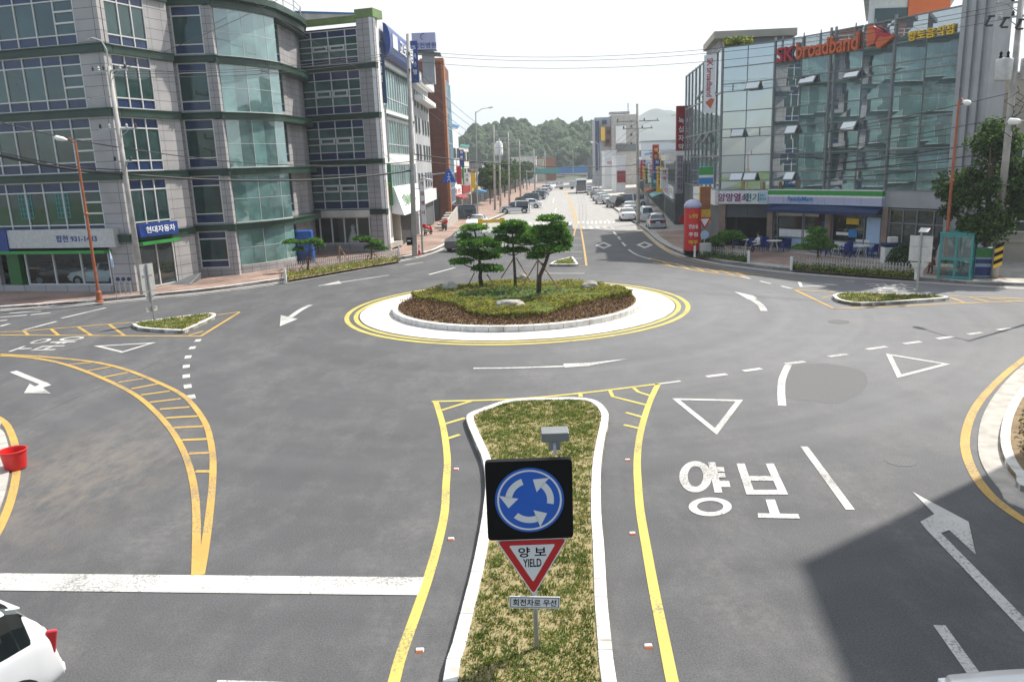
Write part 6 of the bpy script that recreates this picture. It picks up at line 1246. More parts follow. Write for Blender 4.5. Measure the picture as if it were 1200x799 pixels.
# ================================================================== vehicles
def car(label, paint, loc, rz, kind='sedan', group=None, name='parked_car', stripe=None, cat='car', near=False):
    t = thing(name, label, cat, (loc[0], loc[1], loc[2] if len(loc) > 2 else 0), rz, group)
    if kind == 'sedan':
        top = [(-2.28, .55), (-2.24, .92), (-2.1, 1.0), (-1.7, 1.03), (-1.0, 1.40), (-.4, 1.46), (.25, 1.42), (1.05, 1.0), (1.9, .86), (2.2, .72), (2.3, .45)]
        belt = [(-2.28, .55), (-2.22, .88), (-1.7, .96), (1.05, .94), (1.9, .80), (2.2, .68), (2.3, .45)]; wid = [(-2.28, .70), (-2.1, .80), (-1.5, .865), (1.3, .865), (1.95, .79), (2.3, .58)]; wb = 1.33; r = .31; cab = (-1.45, .95); ends = (-2.26, 2.24)
    elif kind == 'hatch':
        top = [(-1.95, .45), (-2.0, .75), (-1.94, 1.0), (-1.6, 1.46), (-1.45, 1.53), (-.4, 1.58), (.35, 1.5), (1.15, 1.03), (1.75, .9), (1.98, .72), (2.05, .42)]
        belt = [(-1.95, .45), (-1.99, .75), (-1.92, 1.0), (1.1, .96), (1.75, .84), (1.98, .68), (2.05, .42)]; wid = [(-1.98, .76), (-1.75, .83), (-1.3, .86), (1.1, .86), (1.75, .79), (2.05, .6)]; wb = 1.25; r = .31; cab = (-1.6, 1.0); ends = (-1.98, 2.0)
    elif kind == 'suv':
        top = [(-2.15, .5), (-2.2, .8), (-2.18, 1.1), (-1.95, 1.66), (-1.8, 1.74), (-.2, 1.77), (.35, 1.7), (1.05, 1.16), (2.0, 1.03), (2.22, .85), (2.27, .5)]
        belt = [(-2.15, .5), (-2.19, .8), (-2.16, 1.08), (1.0, 1.08), (2.0, .96), (2.22, .8), (2.27, .5)]; wid = [(-2.18, .82), (-1.95, .88), (1.2, .9), (1.95, .85), (2.27, .72)]; wb = 1.36; r = .37; cab = (-1.9, .95); ends = (-2.18, 2.2)
    else:  # van
        top = [(-2.2, .5), (-2.28, .9), (-2.26, 1.2), (-2.15, 1.8), (-2.0, 1.9), (1.0, 1.92), (1.35, 1.82), (1.95, 1.15), (2.25, 1.0), (2.32, .75), (2.34, .45)]
        belt = [(-2.2, .5), (-2.27, .9), (-2.25, 1.12), (1.9, 1.1), (2.25, .95), (2.32, .7), (2.34, .45)]; wid = [(-2.26, .80), (-2.05, .84), (1.6, .84), (2.1, .8), (2.34, .68)]; wb = 1.3; r = .32; cab = (-2.1, 1.7); ends = (-2.26, 2.3)
    I = lambda P, x: float(np.interp(x, [q[0] for q in sorted(P)], [q[1] for q in sorted(P)]))
    xs = sorted(set([round(v, 3) for v in np.linspace(ends[0], ends[1], 30)] + [q[0] for q in top if ends[0] <= q[0] <= ends[1]] + [cab[0], cab[1]]))
    rings = []
    for x in xs:
        w, tp, bl = I(wid, x), I(top, x), I(belt, x); tp = max(tp, bl + .015); g = tp - bl
        zb = .24 + .10 * max(0, abs(x) - 1.75); zb = min(zb, bl - .05)
        half = [(.80 * w, zb), (.97 * w, zb + .06), (w, zb + (bl - zb) * .5), (.985 * w, bl - .02), (.95 * w, bl + g * .06), (.95 * w - g * .20, bl + g * .55), (.95 * w - g * .38, bl + g * .90), (.60 * w - g * .06, tp - .004), (0, tp + .012)]
        rings.append([(x, y, z) for y, z in half] + [(x, -y, z) for y, z in half[-2::-1]])
    B = MB(); Gl = MB(); m = len(rings[0])
    for i in range(len(xs) - 1):
        xm = (xs[i] + xs[i + 1]) / 2; g = I(top, xm) - I(belt, xm); slope = abs(I(top, xs[i + 1]) - I(top, xs[i])) / (xs[i + 1] - xs[i])
        for j in range(m - 1):
            q = [rings[i][j], rings[i + 1][j], rings[i + 1][j + 1], rings[i][j + 1]]; jj = j if j < m // 2 else m - 2 - j
            side = jj in (4, 5) and cab[0] < xm < cab[1] - .12 and g > .26 and not (abs(xm + .15) < .06)
            screen = jj in (6, 7) and g > .12 and slope > .33 and cab[0] - .6 < xm < cab[1] + .25 and I(top, xm) - I(belt, xm) < .97 * max(b_ - I(belt, a_) for a_, b_ in top)
            (Gl if side or screen else B).add(q, [(3, 2, 1, 0)])
    for ring_, rev in ((rings[0], False), (rings[-1], True)): B.add(ring_, [tuple(range(m)) if rev else tuple(range(m))[::-1]])
    bo_ = B.weld().build('body', M[paint], t, smooth=True, world=False, sharp=0 if near else 34)
    if near: sb = bo_.modifiers.new('s', 'SUBSURF'); sb.levels = sb.render_levels = 2
    Gl.build('window', M['carglass'], t, world=False)
    W_ = I(wid, 0)
    for sx in (1, -1):
        for sy in (1, -1):
            wh = MB(); y = sy * (W_ - .10)
            wh.tube([(sx * wb, y - .105 * sy, r), (sx * wb, y + .10 * sy, r), (sx * wb, y + .115 * sy, r)], [r, r, r * .93], 18); o = wh.build('wheel', M['rubber'], t, world=False)
            rm = MB(); rm.tube([(sx * wb, y + .10 * sy, r), (sx * wb, y + .122 * sy, r)], [r * .66, r * .62], 14)
            for k in range(5):
                a = k * 1.2566; rm.rbox((sx * wb + r * .33 * math.cos(a), y + .124 * sy, r + r * .33 * math.sin(a)), (r * .55, .012, .06), ry=-a)
            rm.build('rim', M['car_silver'], o, world=False)
            ar = MB(); yy = sy * (W_ + .001); vs = [(sx * wb + (r + .065) * math.cos(a), yy, r + (r + .065) * math.sin(a)) for a in np.linspace(-.25, math.pi + .25, 16)]; ar.add(vs, [tuple(range(16))[::sy]]); ar.build('wheel_arch', M['rubber'], t, world=False)
    bl = I(belt, ends[0] + .06)
    for sy in (1, -1):
        q = MB(); q.rbox((ends[0] + .05, sy * I(wid, ends[0]) * .86, bl - .14), (.13, .20, .15 if kind in ('sedan',) else .28)) if not near else q.rbox((ends[0] + .13, sy * (I(wid, ends[0]) + .0), bl - .10), (.13, .06, .32), rz=-sy * .5, ry=-.2); q.build('tail_light', M['taillight'], t, bevel=.02, world=False)
        q = MB(); q.rbox((ends[1] - .12, sy * I(wid, ends[1] - .1) * .84, I(belt, ends[1] - .12) - .13), (.22, .26, .13)); q.build('headlight', M['headlight'], t, bevel=.02, world=False)
        q = MB(); q.rbox((cab[1] - .25, sy * (W_ + .06), I(belt, .7) + .06), (.10, .16, .12)); q.build('mirror', M[paint], t, bevel=.02, world=False)
    q = MB(); q.rbox((ends[0] - .005, 0, bl - .22), (.02, .42, .13)); q.build('number_plate', M['white'], t, world=False)
    q = MB(); q.rbox((ends[0] + .03, 0, .42), (.12, I(wid, ends[0]) * 1.9, .14)); q.rbox((ends[1] - .03, 0, .42), (.12, I(wid, ends[1]) * 1.9, .14)); q.build('bumper', M[paint], t, bevel=.03, world=False)
    if near and kind == 'hatch':
        q = MB(); q.rbox((-1.56, 0, 1.455), (.26, 1.04, .035), ry=-.3); q.build('rear_spoiler', M[paint], t, bevel=.02, world=False)
        for sy in (1, -1): q = MB(); q.tube([(-.35, sy * (W_ + .012), .82), (-.12, sy * (W_ + .012), .82)], .018, 8); q.build('door_handle', M[paint], t, world=False)
    if stripe:
        q = MB()
        for sy in (1, -1): q.box(-1.9, 1.7, sy * (W_ + .004) - .004, sy * (W_ + .004) + .004, .86, .98)
        q.build('side_stripe', M[stripe], t, world=False)
    return t
up_st = math.atan2(1, .085)                                  # heading straight up the street
def cg(px, py): return G(px, py)
R_ = 'cars along the right kerb'; L_ = 'cars parked along the left kerb'
car('white sedan driving away, brake lights toward the camera, nearest of the street lane', 'car_white', cg(735, 258), up_st, 'sedan', None, 'car')
car('white sedan half hidden just ahead of the nearest white sedan', 'car_white', cg(737.5, 248.5), up_st, 'sedan', None, 'car')
car('silver hatchback parked at the right kerb, nearest car on that side', 'car_silver', cg(768.5, 268), up_st, 'hatch', R_)
car('white estate car parked right behind the silver hatchback at the kerb', 'car_white', cg(757, 260), up_st, 'suv', R_)
car('black pickup like car standing between the white sedan and the silver row', 'car_black', cg(721, 243), up_st + .3, 'suv', R_)
car('white van standing side on behind the white sedans', 'car_white', cg(742, 242), up_st - 1.45, 'van', R_)
car('silver car at the near end of the slanted row on the right', 'car_silver', cg(708, 239), up_st + .4, 'sedan', R_)
car('white car in the middle of the slanted row on the right', 'car_white', cg(704, 235.5), up_st + .4, 'sedan', R_)
car('grey car at the far end of the slanted row on the right', 'car_grey', cg(701, 232), up_st + .4, 'sedan', R_)
car('white off road car with black side stripe parked nose to the left pavement', 'car_white', cg(604, 250), math.pi - .12, 'suv', L_, stripe='black')
car('white car just behind the striped off road car', 'car_white', cg(619, 244), math.pi - .2, 'sedan', L_)
car('dark grey large car in the left row past the two white cars', 'car_grey', cg(619, 238), math.pi - .25, 'suv', L_)
car('silver grey car beyond the dark grey large car in the left row', 'car_silver', cg(628, 234), math.pi - .3, 'suv', L_)
car('small white car near the far end of the left row', 'car_white', cg(634.5, 229), math.pi - .3, 'hatch', L_)
car('white car at the far end of the left row beside the trees', 'car_white', cg(639, 223.5), math.pi - .3, 'sedan', L_)
car('white car leaving up the street ahead of the white sedans', 'car_white', cg(690, 226), up_st, 'hatch', None, 'car')
car('silver car at the very end of the right row near the bus', 'car_silver', cg(695, 228.5), up_st + .3, 'hatch', R_)
car('white car coming down the far street', 'car_white', cg(647, 221), -up_st, 'sedan', None, 'car')
car('dark blue car coming down the far street', 'car_blue', cg(656, 219.5), -up_st, 'sedan', None, 'car')
car('dark blue van parked by the pavement beside the brick tower', 'car_blue', cg(539, 258), math.pi - .1, 'van', None)
car('white car waiting by the yellow barrier at the left kerb', 'car_white', cg(559, 267), -up_st - .3, 'sedan', None)
car('grey car behind the left pine coming towards the roundabout', 'car_grey', cg(546, 292), -up_st - .55, 'suv', None, 'car')
car('white car behind the two pines on its way to the roundabout', 'car_white', cg(582, 292), -up_st - .2, 'sedan', None, 'car')
# near car at the left edge: rear three quarter view from above
hd = np.array([-.47, -.883]); lf = np.array([.883, -.47]); cr_ = np.array(G(69, 745, .92)); cc = cr_ - lf * .78 + hd * 1.95
car('white hatchback seen from above at the bottom left edge, red tail light showing', 'car_white', (cc[0], cc[1], 0), math.atan2(hd[1], hd[0]), 'hatch', None, 'car', near=True)
cc = np.array(G(1182, 797, .62)) - np.array([0, 2.12]); car('white car nosing in at the bottom right corner', 'car_white', (cc[0], cc[1], 0), rad(93), 'sedan', None, 'car', near=True)
def sc_car(loc, rz, label): return car(label, 'car_white' if 'white' in label else 'car_black', loc, rz, 'sedan', None, 'showroom_car')
sc1 = F1.P(22.4, -1.7, .3); sc_car((sc1[0], sc1[1], .3), math.atan2(-F1.e[1], -F1.e[0]), 'white sedan on display behind the showroom glass')
sc2 = F1.P(18.6, -2.6, .3); sc_car((sc2[0], sc2[1], .3), math.atan2(F1.e[1], F1.e[0]) + .4, 'black sedan on display deeper in the showroom'); sc3 = F1.P(13.6, -1.9, .3); sc_car((sc3[0], sc3[1], .3), math.atan2(F1.e[1], F1.e[0]), 'black sedan in the showroom left of the green pillar')
# bus and truck far up the street
def bus(label, loc, rz):
    t = thing('bus', label, 'bus', (*loc, 0), rz); mb = MB(); mb.rbox((0, 0, 1.75), (8.5, 2.4, 2.7)); mb.build('body', M['car_white'], t, bevel=.2, world=False)
    q = MB(); q.rbox((-4.26, 0, 1.25), (.03, 2.2, 1.3)); q.build('lower_panel', M['car_grey'], t, world=False)
    q = MB(); q.rbox((-4.27, 0, 2.35), (.04, 2.0, .9)); q.build('rear_window', M['carglass'], t, world=False)
    for sy in (1, -1):
        q = MB(); q.rbox((0, sy * 1.205, 2.3), (7.6, .02, .85)); q.build('side_window', M['carglass'], t, world=False)
        q = MB(); q.rbox((-4.28, sy * .95, .95), (.03, .25, .35)); q.build('tail_light', M['taillight'], t, world=False)
    for sx in (-2.6, 2.6):
        for sy in (1, -1): q = MB(); q.tube([(sx, sy * .95, .45), (sx, sy * 1.2, .45)], .45, 14); q.build('wheel', M['rubber'], t, world=False)
bus('white bus with dark lower rear driving up the far street', cg(681, 226), up_st)
t = thing('flatbed_truck', 'small pale flatbed truck turning across the far street', 'truck', (*cg(664, 222), 0), up_st - 1.4); k = MB(); k.rbox((1.6, 0, 1.25), (1.5, 1.7, 1.7)); k.build('cab', M['car_silver'], t, bevel=.12, world=False); k = MB(); k.rbox((-.9, 0, .9), (3.4, 1.75, .5)); k.build('flatbed', M['offwhite'], t, world=False); k = MB(); k.rbox((2.36, 0, 1.65), (.03, 1.4, .6)); k.build('windscreen', M['carglass'], t, world=False)
k = MB(); k.rbox((-1.8, 0, 1.9), (.12, .12, 2.0), ry=.6); k.build('crane_arm', M['offwhite'], t, world=False)
for sx in (-1.4, 1.4):
    for sy in (1, -1): k = MB(); k.tube([(sx, sy * .65, .36), (sx, sy * .88, .36)], .36, 12); k.build('wheel', M['rubber'], t, world=False)
def motorbike(label, loc, rz, m_):
    t = thing('motorbike', label, 'motorbike', (*loc, .13), rz, 'motorbikes parked on the left pavement'); wh = []
    for sx in (-.6, .62):
        q = MB(); n = 18; rr_ = [(sx + .27 * math.cos(a), 0, .29 + .27 * math.sin(a)) for a in np.linspace(0, 2 * math.pi, n)]; q.tube(rr_, .05, 7, caps=False); q.tube([(sx, -.05, .29), (sx, .05, .29)], .14, 10); q.build('wheel', M['rubber'], t, world=False)
    q = MB(); q.tube([(-.6, 0, .3), (-.2, 0, .45), (.3, 0, .42), (.5, 0, .85), (.42, 0, 1.0)], [.05, .12, .14, .06, .04], 8); q.tube([(.5, .0, .85), (.62, 0, .29)], .04, 6); q.build('frame', M['darkgrey'], t, world=False)
    q = MB(); q.ball((.12, 0, .72), (.3, .15, .14), 2); q.rbox((.5, 0, .62), (.1, .34, .5), ry=-.25); q.build('fairing', M[m_], t, smooth=True, world=False)
    q = MB(); q.rbox((-.35, 0, .76), (.62, .24, .1)); q.build('seat', M['black'], t, bevel=.03, world=False)
    q = MB(); q.rbox((-.72, 0, .98), (.36, .38, .34)); q.build('top_box', M[m_], t, bevel=.03, world=False)
    q = MB(); q.tube([(.4, -.34, 1.02), (.43, 0, 1.0), (.4, .34, 1.02)], .025, 6); q.build('handlebar', M['black'], t, world=False)
motorbike('black motorbike with a red delivery box on the left pavement', cg(502, 277), 1.2, 'red'); motorbike('red scooter parked by the ramp of the brick tower', cg(521, 271), 1.9, 'red')
# ================================================================== signs, lamps, poles
t = thing('roundabout_sign', 'black square sign with blue roundabout disc above a red bordered yield triangle', 'road sign', (.2, 9.75, .12))
pole = MB(); pole.tube([(.19, 9.75, .1), (.19, 9.75, 1.0), (.2, 9.75, 2.9)], .035, 12); pole.build('pole', M['steel'], t)
SX, SY = .035, 9.70
def P2(x, z, d=0): return (SX + x, SY - d, z)
tl = rad(.0)
bx = MB(); n_ = []
for cx_, cz_, a0_ in ((.525, 3.0 - .05, 0), (-.525, 2.95, 90), (-.525, 1.93, 180), (.525, 1.93, 270)):
    for a in np.linspace(a0_, a0_ + 90, 5): n_.append((.12 + cx_ + .05 * math.cos(rad(a)), cz_ + .05 * math.sin(rad(a))))
f_ = [P2(x, z, .10) for x, z in n_]; b_ = [P2(x, z, 0) for x, z in n_]; nn = len(n_)
bx.add(f_ + b_, [tuple(range(nn)), tuple(range(2 * nn - 1, nn - 1, -1))] + [(i, nn + i, nn + (i + 1) % nn, (i + 1) % nn) for i in range(nn)]); bx.build('sign_box', M['black'], t)
def disc(name, c, r0, r1, d, m_, par, n=48):
    mb = MB(); a = [P2(c[0] + r1 * math.cos(q), c[1] + r1 * math.sin(q), d) for q in np.linspace(0, 2 * math.pi, n, endpoint=False)]
    if r0 == 0: mb.add(a, [tuple(range(n))])
    else:
        b = [P2(c[0] + r0 * math.cos(q), c[1] + r0 * math.sin(q), d) for q in np.linspace(0, 2 * math.pi, n, endpoint=False)]; mb.add(a + b, [(i, (i + 1) % n, n + (i + 1) % n, n + i) for i in range(n)])
    return mb.build(name, M[m_], par)
dc = (.12, 2.445); disc('disc', dc, 0, .46, .104, 'sign_blue', t); disc('disc_ring', dc, .405, .43, .107, 'sign_white', t)
for k in range(3):
    a0_ = rad(-12 + 120 * k); a1_ = a0_ + rad(62); mb = MB(); A_ = [a0_ + (a1_ - a0_) * i / 10 for i in range(11)]
    vs = [P2(dc[0] + r_ * math.cos(a), dc[1] + r_ * math.sin(a), .108) for a in A_ for r_ in (.235, .325)]; mb.add(vs, [(2 * i, 2 * i + 1, 2 * i + 3, 2 * i + 2) for i in range(10)])
    vs = [P2(dc[0] + r_ * math.cos(a), dc[1] + r_ * math.sin(a), .108) for r_, a in ((.15, a1_ - .02), (.41, a1_ - .02), (.30, a1_ + .52))]; mb.add(vs, [(0, 1, 2)]); mb.build('direction_arrow', M['sign_white'], t)
def rtri(c, hw, h, rad_):
    P = [(c[0] - hw, c[1]), (c[0] + hw, c[1]), (c[0], c[1] - h)]; out = []
    for i in range(3):
        p = np.array(P[i]); a = np.array(P[i - 1]) - p; b = np.array(P[(i + 1) % 3]) - p; a /= np.linalg.norm(a); b /= np.linalg.norm(b)
        for s in np.linspace(0, 1, 5): out.append(tuple(p + rad_ * ((1 - s) ** 2 * a + s ** 2 * b)))
    return out
def slab(pts, d0, d1, m_, name, par):
    mb = MB(); n = len(pts); a = [P2(x, z, d1) for x, z in pts]; b = [P2(x, z, d0) for x, z in pts]
    mb.add(a + b, [tuple(range(n))[::-1], tuple(range(n, 2 * n))] + [(i, (i + 1) % n, n + (i + 1) % n, n + i) for i in range(n)]); return mb.build(name, M[m_], par)
tc_ = (.135, 1.855); tp_ = slab(rtri(tc_, .49, .85, .07), .03, .05, 'sign_white', 'yield_plate', t)
slab(rtri((tc_[0], tc_[1] - .012), .465, .806, .06), .05, .052, 'sign_red', 'red_border', tp_); slab(rtri((tc_[0], tc_[1] - .085), .315, .552, .03), .052, .054, 'sign_white', 'white_field', tp_)
text('lettering', '양 보', .2, wallM(P2(tc_[0], tc_[1] - .19, .056), (0, -1)), M['letter_black'], tp_, extrude=.0005, fit=(.38, .15)); text('lettering', 'YIELD', .17, wallM(P2(tc_[0] - .005, tc_[1] - .35, .056), (0, -1)), M['letter_black'], tp_, extrude=.0005, fit=(.25, .12))
pm = wallM(P2(.145, .9, .05), (0, -1)) @ Matrix.Rotation(rad(-3.5), 4, 'Z'); mb = MB(); vs = [pm @ Vector(q) for q in ((-.35, -.09, -.012), (.35, -.09, -.012), (.35, .09, -.012), (-.35, .09, -.012), (-.35, -.09, 0), (.35, -.09, 0), (.35, .09, 0), (-.35, .09, 0))]
mb.add(vs, [(3, 2, 1, 0), (4, 5, 6, 7), (0, 1, 5, 4), (1, 2, 6, 5), (2, 3, 7, 6), (3, 0, 4, 7)]); pp = mb.build('text_plate', M['sign_white'], t)
mb = MB()
for x0, x1, y0, y1 in ((-.335, .335, .068, .076), (-.335, .335, -.076, -.068), (-.335, -.327, -.068, .068), (.327, .335, -.068, .068)): mb.add([pm @ Vector(q) for q in ((x0, y0, .001), (x1, y0, .001), (x1, y1, .001), (x0, y1, .001))], [(0, 1, 2, 3)])
mb.build('plate_border', M['letter_black'], pp)
text('lettering', '회전차로 우선', .12, pm @ Matrix.Translation((0, 0, .002)), M['letter_black'], pp, extrude=.0005, fit=(.6, .105))
sp = MB(); sp.rbox((.53, 9.92, 3.24), (.37, .24, .13), rx=rad(4)); sp.build('solar_panel', M['mullion_grey'], t, bevel=.012); sp = MB(); sp.tube([(.52, 9.78, 3.0), (.52, 9.95, 3.28)], .025, 8); sp.rbox((.52, 9.93, 3.1), (.16, .12, .14)); sp.build('panel_bracket', M['steel'], t)
# sign boards seen from behind on the two side islands
def back_sign(label, base, hgt, yaw, plates, sol=True):
    t = thing('road_sign', label, 'road sign', (*base, .13), yaw); mb = MB(); mb.tube([(0, 0, 0), (0, 0, hgt)], .04, 10); mb.build('pole', M['steel'], t, world=False)
    for k, pts in enumerate(plates):
        q = MB(); n = len(pts); a = [(x, .05, z) for x, z in pts]; b = [(x, .08, z) for x, z in pts]; q.add(a + b, [tuple(range(n)), tuple(range(2 * n - 1, n - 1, -1))] + [(i, n + i, n + (i + 1) % n, (i + 1) % n) for i in range(n)]); q.build('sign_back', M['alu'], t, world=False)
        zs = [z for x, z in pts]; q = MB(); zc = (max(zs) + min(zs)) / 2; w = max(x for x, z in pts) * .7
        q.rbox((0, .035, zc + .1), (w * 2, .03, .05)); q.build('clamp', M['steel'], t, world=False)
    if sol: q = MB(); q.rbox((.12, 0, hgt + .12), (.42, .34, .03), rx=.5); q.build('solar_panel', M['alu'], t, bevel=.01, world=False)
b1 = G(1074, 345, .13); back_sign('grey backed road sign with solar panel standing on the right grass island', b1, 2.9, rad(-48), [[(-.5, 1.55), (.5, 1.55), (.5, 2.75), (-.5, 2.75)], [(-.42, 1.5), (0, .8), (.42, 1.5)]])
b1 = G(181, 377, .13); back_sign('grey backed road sign with triangle plate on the left grass island', b1, 2.75, rad(62), [[(-.36, 1.5), (.36, 1.5), (.36, 2.75), (-.36, 2.75)], [(-.36, 1.45), (0, .85), (.36, 1.45)], [(-.3, .5), (.3, .5), (.3, .72), (-.3, .72)]], False)
def lamp(name, label, base, top, m_, arm, head=.55, flare=True, group=None, r=.075):
    t = thing(name, label, 'street lamp', base, 0, group); b = Vector(base); tp = Vector(top); mb = MB()
    if flare: mb.lathe([(.24, 0), (.24, .06), (.17, .1), (.15, .5), (.17, .55), (.12, .65)], 14, base); mb.tube([b + (tp - b) * .55, b + (tp - b) * .555, b + (tp - b) * .565, b + (tp - b) * .57], [r, r * 1.5, r * 1.5, r], 12)
    mb.tube([b, b + (tp - b) * .5, tp], [r * 1.15, r, r * .7], 12); mb.build('pole', M[m_], t)
    a = Vector(arm); q = MB(); q.tube([tp - Vector((0, 0, .15)), tp + a * .5 + Vector((0, 0, .12)), tp + a], [r * .5, r * .45, r * .4], 8); q.build('arm', M[m_], t)
    d = a.normalized(); e = tp + a; q = MB(); q.tube([e - d * .08, e + d * .12, e + d * head * .8, e + d * head], [.05, .12, .14, .04], 10); q.build('lamp_head', M['white'], t, smooth=True); return t
bl_ = G(117, 354, .13); xt, zt = YP(88, 166, bl_[1]); lamp('street_lamp', 'tall copper brown street lamp in front of the car showroom', (*bl_, .13), (xt, bl_[1], zt), 'rust', (-.35, -.25, .1))
br_ = G(1105, 326, .13); xt, zt = YP(1124, 118, br_[1]); lamp('street_lamp', 'tall copper brown street lamp beside the teal phone box', (*br_, .13), (xt, br_[1], zt), 'rust', (.0, -.45, -.1), .5)
# the street lamp outside the frame at the right edge, known by its shadow on the lanes
s0 = np.array(G(1120, 447)); h_ = 7.6; lb = s0 + sx * 0; tip = np.array(G(1057, 424)); base_ = s0 + sx * (h_ / math.tan(rad(SUN_EL)))
off = (tip - s0); lamp('street_lamp', 'grey street lamp on the near right corner whose shadow falls across the lanes', (base_[0], base_[1], .1), (base_[0], base_[1], h_), 'steel', (off[0] * .9, off[1] * .9, .15), .6)
def far_lamp(label, px, pyb, pyt, arm=(1.1, -.3, .25)):
    b = G(px, pyb, .13); xt, zt = YP(px - .04 * (pyb - pyt) * .5, pyt + 3, b[1]); return lamp('street_lamp', label, (*b, .13), (xt, b[1], zt), 'steel', arm, .6, False, 'grey lamps along the street', .09)
far_lamp('grey street lamp rising above the hill on the left side of the street', 560, 258, 128, (1.6, -.3, .35)); far_lamp('far grey street lamp right of the hill centre', 672, 214, 171); far_lamp('grey street lamp beside the tall grey block', 702, 226, 165, (-1.1, -.3, .2))
lp = G(495, 296, .13); lt = thing('crossing_sign', 'blue triangular crossing sign on an arm from a slim grey pole', 'road sign', (*lp, .13)); x1_, z1_ = YP(491.5, 204, lp[1]); mb = MB(); mb.tube([(*lp, .1), (x1_, lp[1], z1_ - .6), (x1_ + .25, lp[1], z1_ - .15), (x1_ + 2.0, lp[1], z1_)], [.08, .07, .06, .05], 8); mb.build('pole', M['steel'], lt)
q = at_plane(526, 207, lp[1] - .05); mb = MB(); w = .55
pts = [(q[0] - w, q[2] - .45), (q[0] + w, q[2] - .45), (q[0] + .06, q[2] + .62), (q[0] - .06, q[2] + .62)]; mb.add([(x, q[1] - .03, z) for x, z in pts] + [(x, q[1], z) for x, z in pts], [(0, 1, 2, 3), (7, 6, 5, 4), (0, 4, 5, 1), (1, 5, 6, 2), (2, 6, 7, 3), (3, 7, 4, 0)]); so = mb.build('sign_plate', M['sign_blue'], lt)
mb = MB(); c_ = (q[0], q[1] - .036, q[2] - .12); 
for pth in ([(0, .22), (0, -.02)], [(0, -.02), (-.14, -.26)], [(0, -.02), (.12, -.26)], [(-.14, .06), (0, .14), (.14, .04)]): mb.tube([(c_[0] + a, c_[1], c_[2] + b) for a, b in pth], .028, 5)
mb.ball((c_[0], c_[1], c_[2] + .32), (.06, .02, .06), 1); mb.build('walking_figure', M['sign_white'], so)
mb = MB(); mb.tube([(x1_ + .15, lp[1], z1_ - .3), (x1_ + 1.0, lp[1] - .3, z1_ - .55)], [.05, .12], 8); mb.build('lamp_head', M['white'], lt)
bnn = blade_sign('vertical_banner', 'pink and white vertical banner on the slim pole by the shops', at_plane(497, 262, lp[1] - .1), (0, -1), .36, 3.4, .04, 'white', '개업행사', 'letter_red', size=.34, gap=.75); bnn['category'] = 'banner'
# ------------------------------------------------------------------ utility poles and overhead cables
def upole(label, base, top, arms, r=.16, extras=None, group=None, m_='pole'):
    t = thing('utility_pole', label, 'utility pole', base, 0, group); b = Vector(base); tp = Vector(top); mb = MB(); mb.tube([b, (b + tp) / 2, tp], [r, r * .85, r * .65], 14); mb.build('pole', M[m_], t, smooth=True)
    for (f, ang, ln, k) in arms:
        c = b + (tp - b) * f; d = Vector((math.cos(ang), math.sin(ang), 0)); q = MB(); q.rbox(c, (ln, .09, .09), rz=ang); q.tube([c + d * ln * .3, c - Vector((0, 0, .5))], .025, 6); ao = q.build('crossarm', M['steel'], t)
        for i in range(k):
            p = c + d * ln * (-.46 + .92 * i / max(1, k - 1)); q = MB(); q.lathe([(.03, .04), (.09, .08), (.05, .14), (.085, .19), (.04, .26), (.03, .3)], 10, p); q.build('insulator', M['porcelain'] if i % 2 else M['cable'], ao)
    return t
bL = G(168, 345, .13); xt, zt = YP(127.6, 79, bL[1]); topL = (xt, bL[1], zt)
UL = upole('leaning grey concrete utility pole in front of the stepped corner of the office building', (*bL, .13), topL, [(.985, rad(-15), 2.3, 7), (.74, rad(10), 2.0, 5), (.60, rad(10), .9, 3)], .17)
mb = MB(); T_ = Vector(topL); mb.tube([T_ + Vector((0, 0, -.3)), T_ + Vector((0, 0, .9)), T_ + Vector((-.15, -.1, 1.35)), T_ + Vector((-.55, -.3, 1.5)), T_ + Vector((-.75, -.4, 1.35))], .05, 8); mb.build('lamp_arm', M['steel'], UL)
mb = MB(); B_ = Vector((*bL, .13)); mb.tube([B_ + (T_ - B_) * .88, B_ + (T_ - B_) * .88 + Vector((-1.2, -.3, -.12))], .03, 6); mb.rbox(B_ + (T_ - B_) * .88 + Vector((-1.3, -.3, -.15)), (.35, .12, .1), ry=.3); mb.build('side_arm', M['steel'], UL)
bR = G(1165, 326, .13); xt, zt = YP(1199, -24, bR[1]); topR = (xt, bR[1], zt)
UR = upole('tall grey utility pole with transformers and a yellow and black striped guard', (*bR, .13), topR, [(.93, rad(160), 2.2, 4), (.885, rad(150), 1.8, 4)], .19)
Bv, Tv = Vector((*bR, .13)), Vector(topR)
for s_, k in ((-1, .40), (1, .42)):
    c = Bv + (Tv - Bv) * .715 + Vector((s_ * .62, -.15, 0)); q = MB(); q.lathe([(.05, -.55), (.36, -.52), (.38, -.45), (.38, .42), (.36, .5), (.1, .55)], 18, c); tr_ = q.build('transformer', M['alu'], UR, smooth=True)
    for a in (-.2, .15): q = MB(); q.lathe([(.06, .5), (.08, .6), (.05, .68), (.08, .75), (.03, .85)], 8, c + Vector((a, 0, 0))); q.build('bushing', M['black'], tr_)
q = MB(); c = Bv + (Tv - Bv) * .70; q.rbox(c, (2.0, .12, .1)); q.build('transformer_bracket', M['steel'], UR)
for i in range(7):
    a = Bv + (Tv - Bv) * (.66 - .02 * i) ; w = MB(); w.tube([a + Vector((.1, -.2, 0)), a + Vector((random.uniform(-.7, .7), -.3, -.25)), a + Vector((random.uniform(-.5, .5), -.2, -.7)), a + Vector((.05, -.2, -1.0))], .022, 5); w.build('looped_lead', M['cable'], UR)
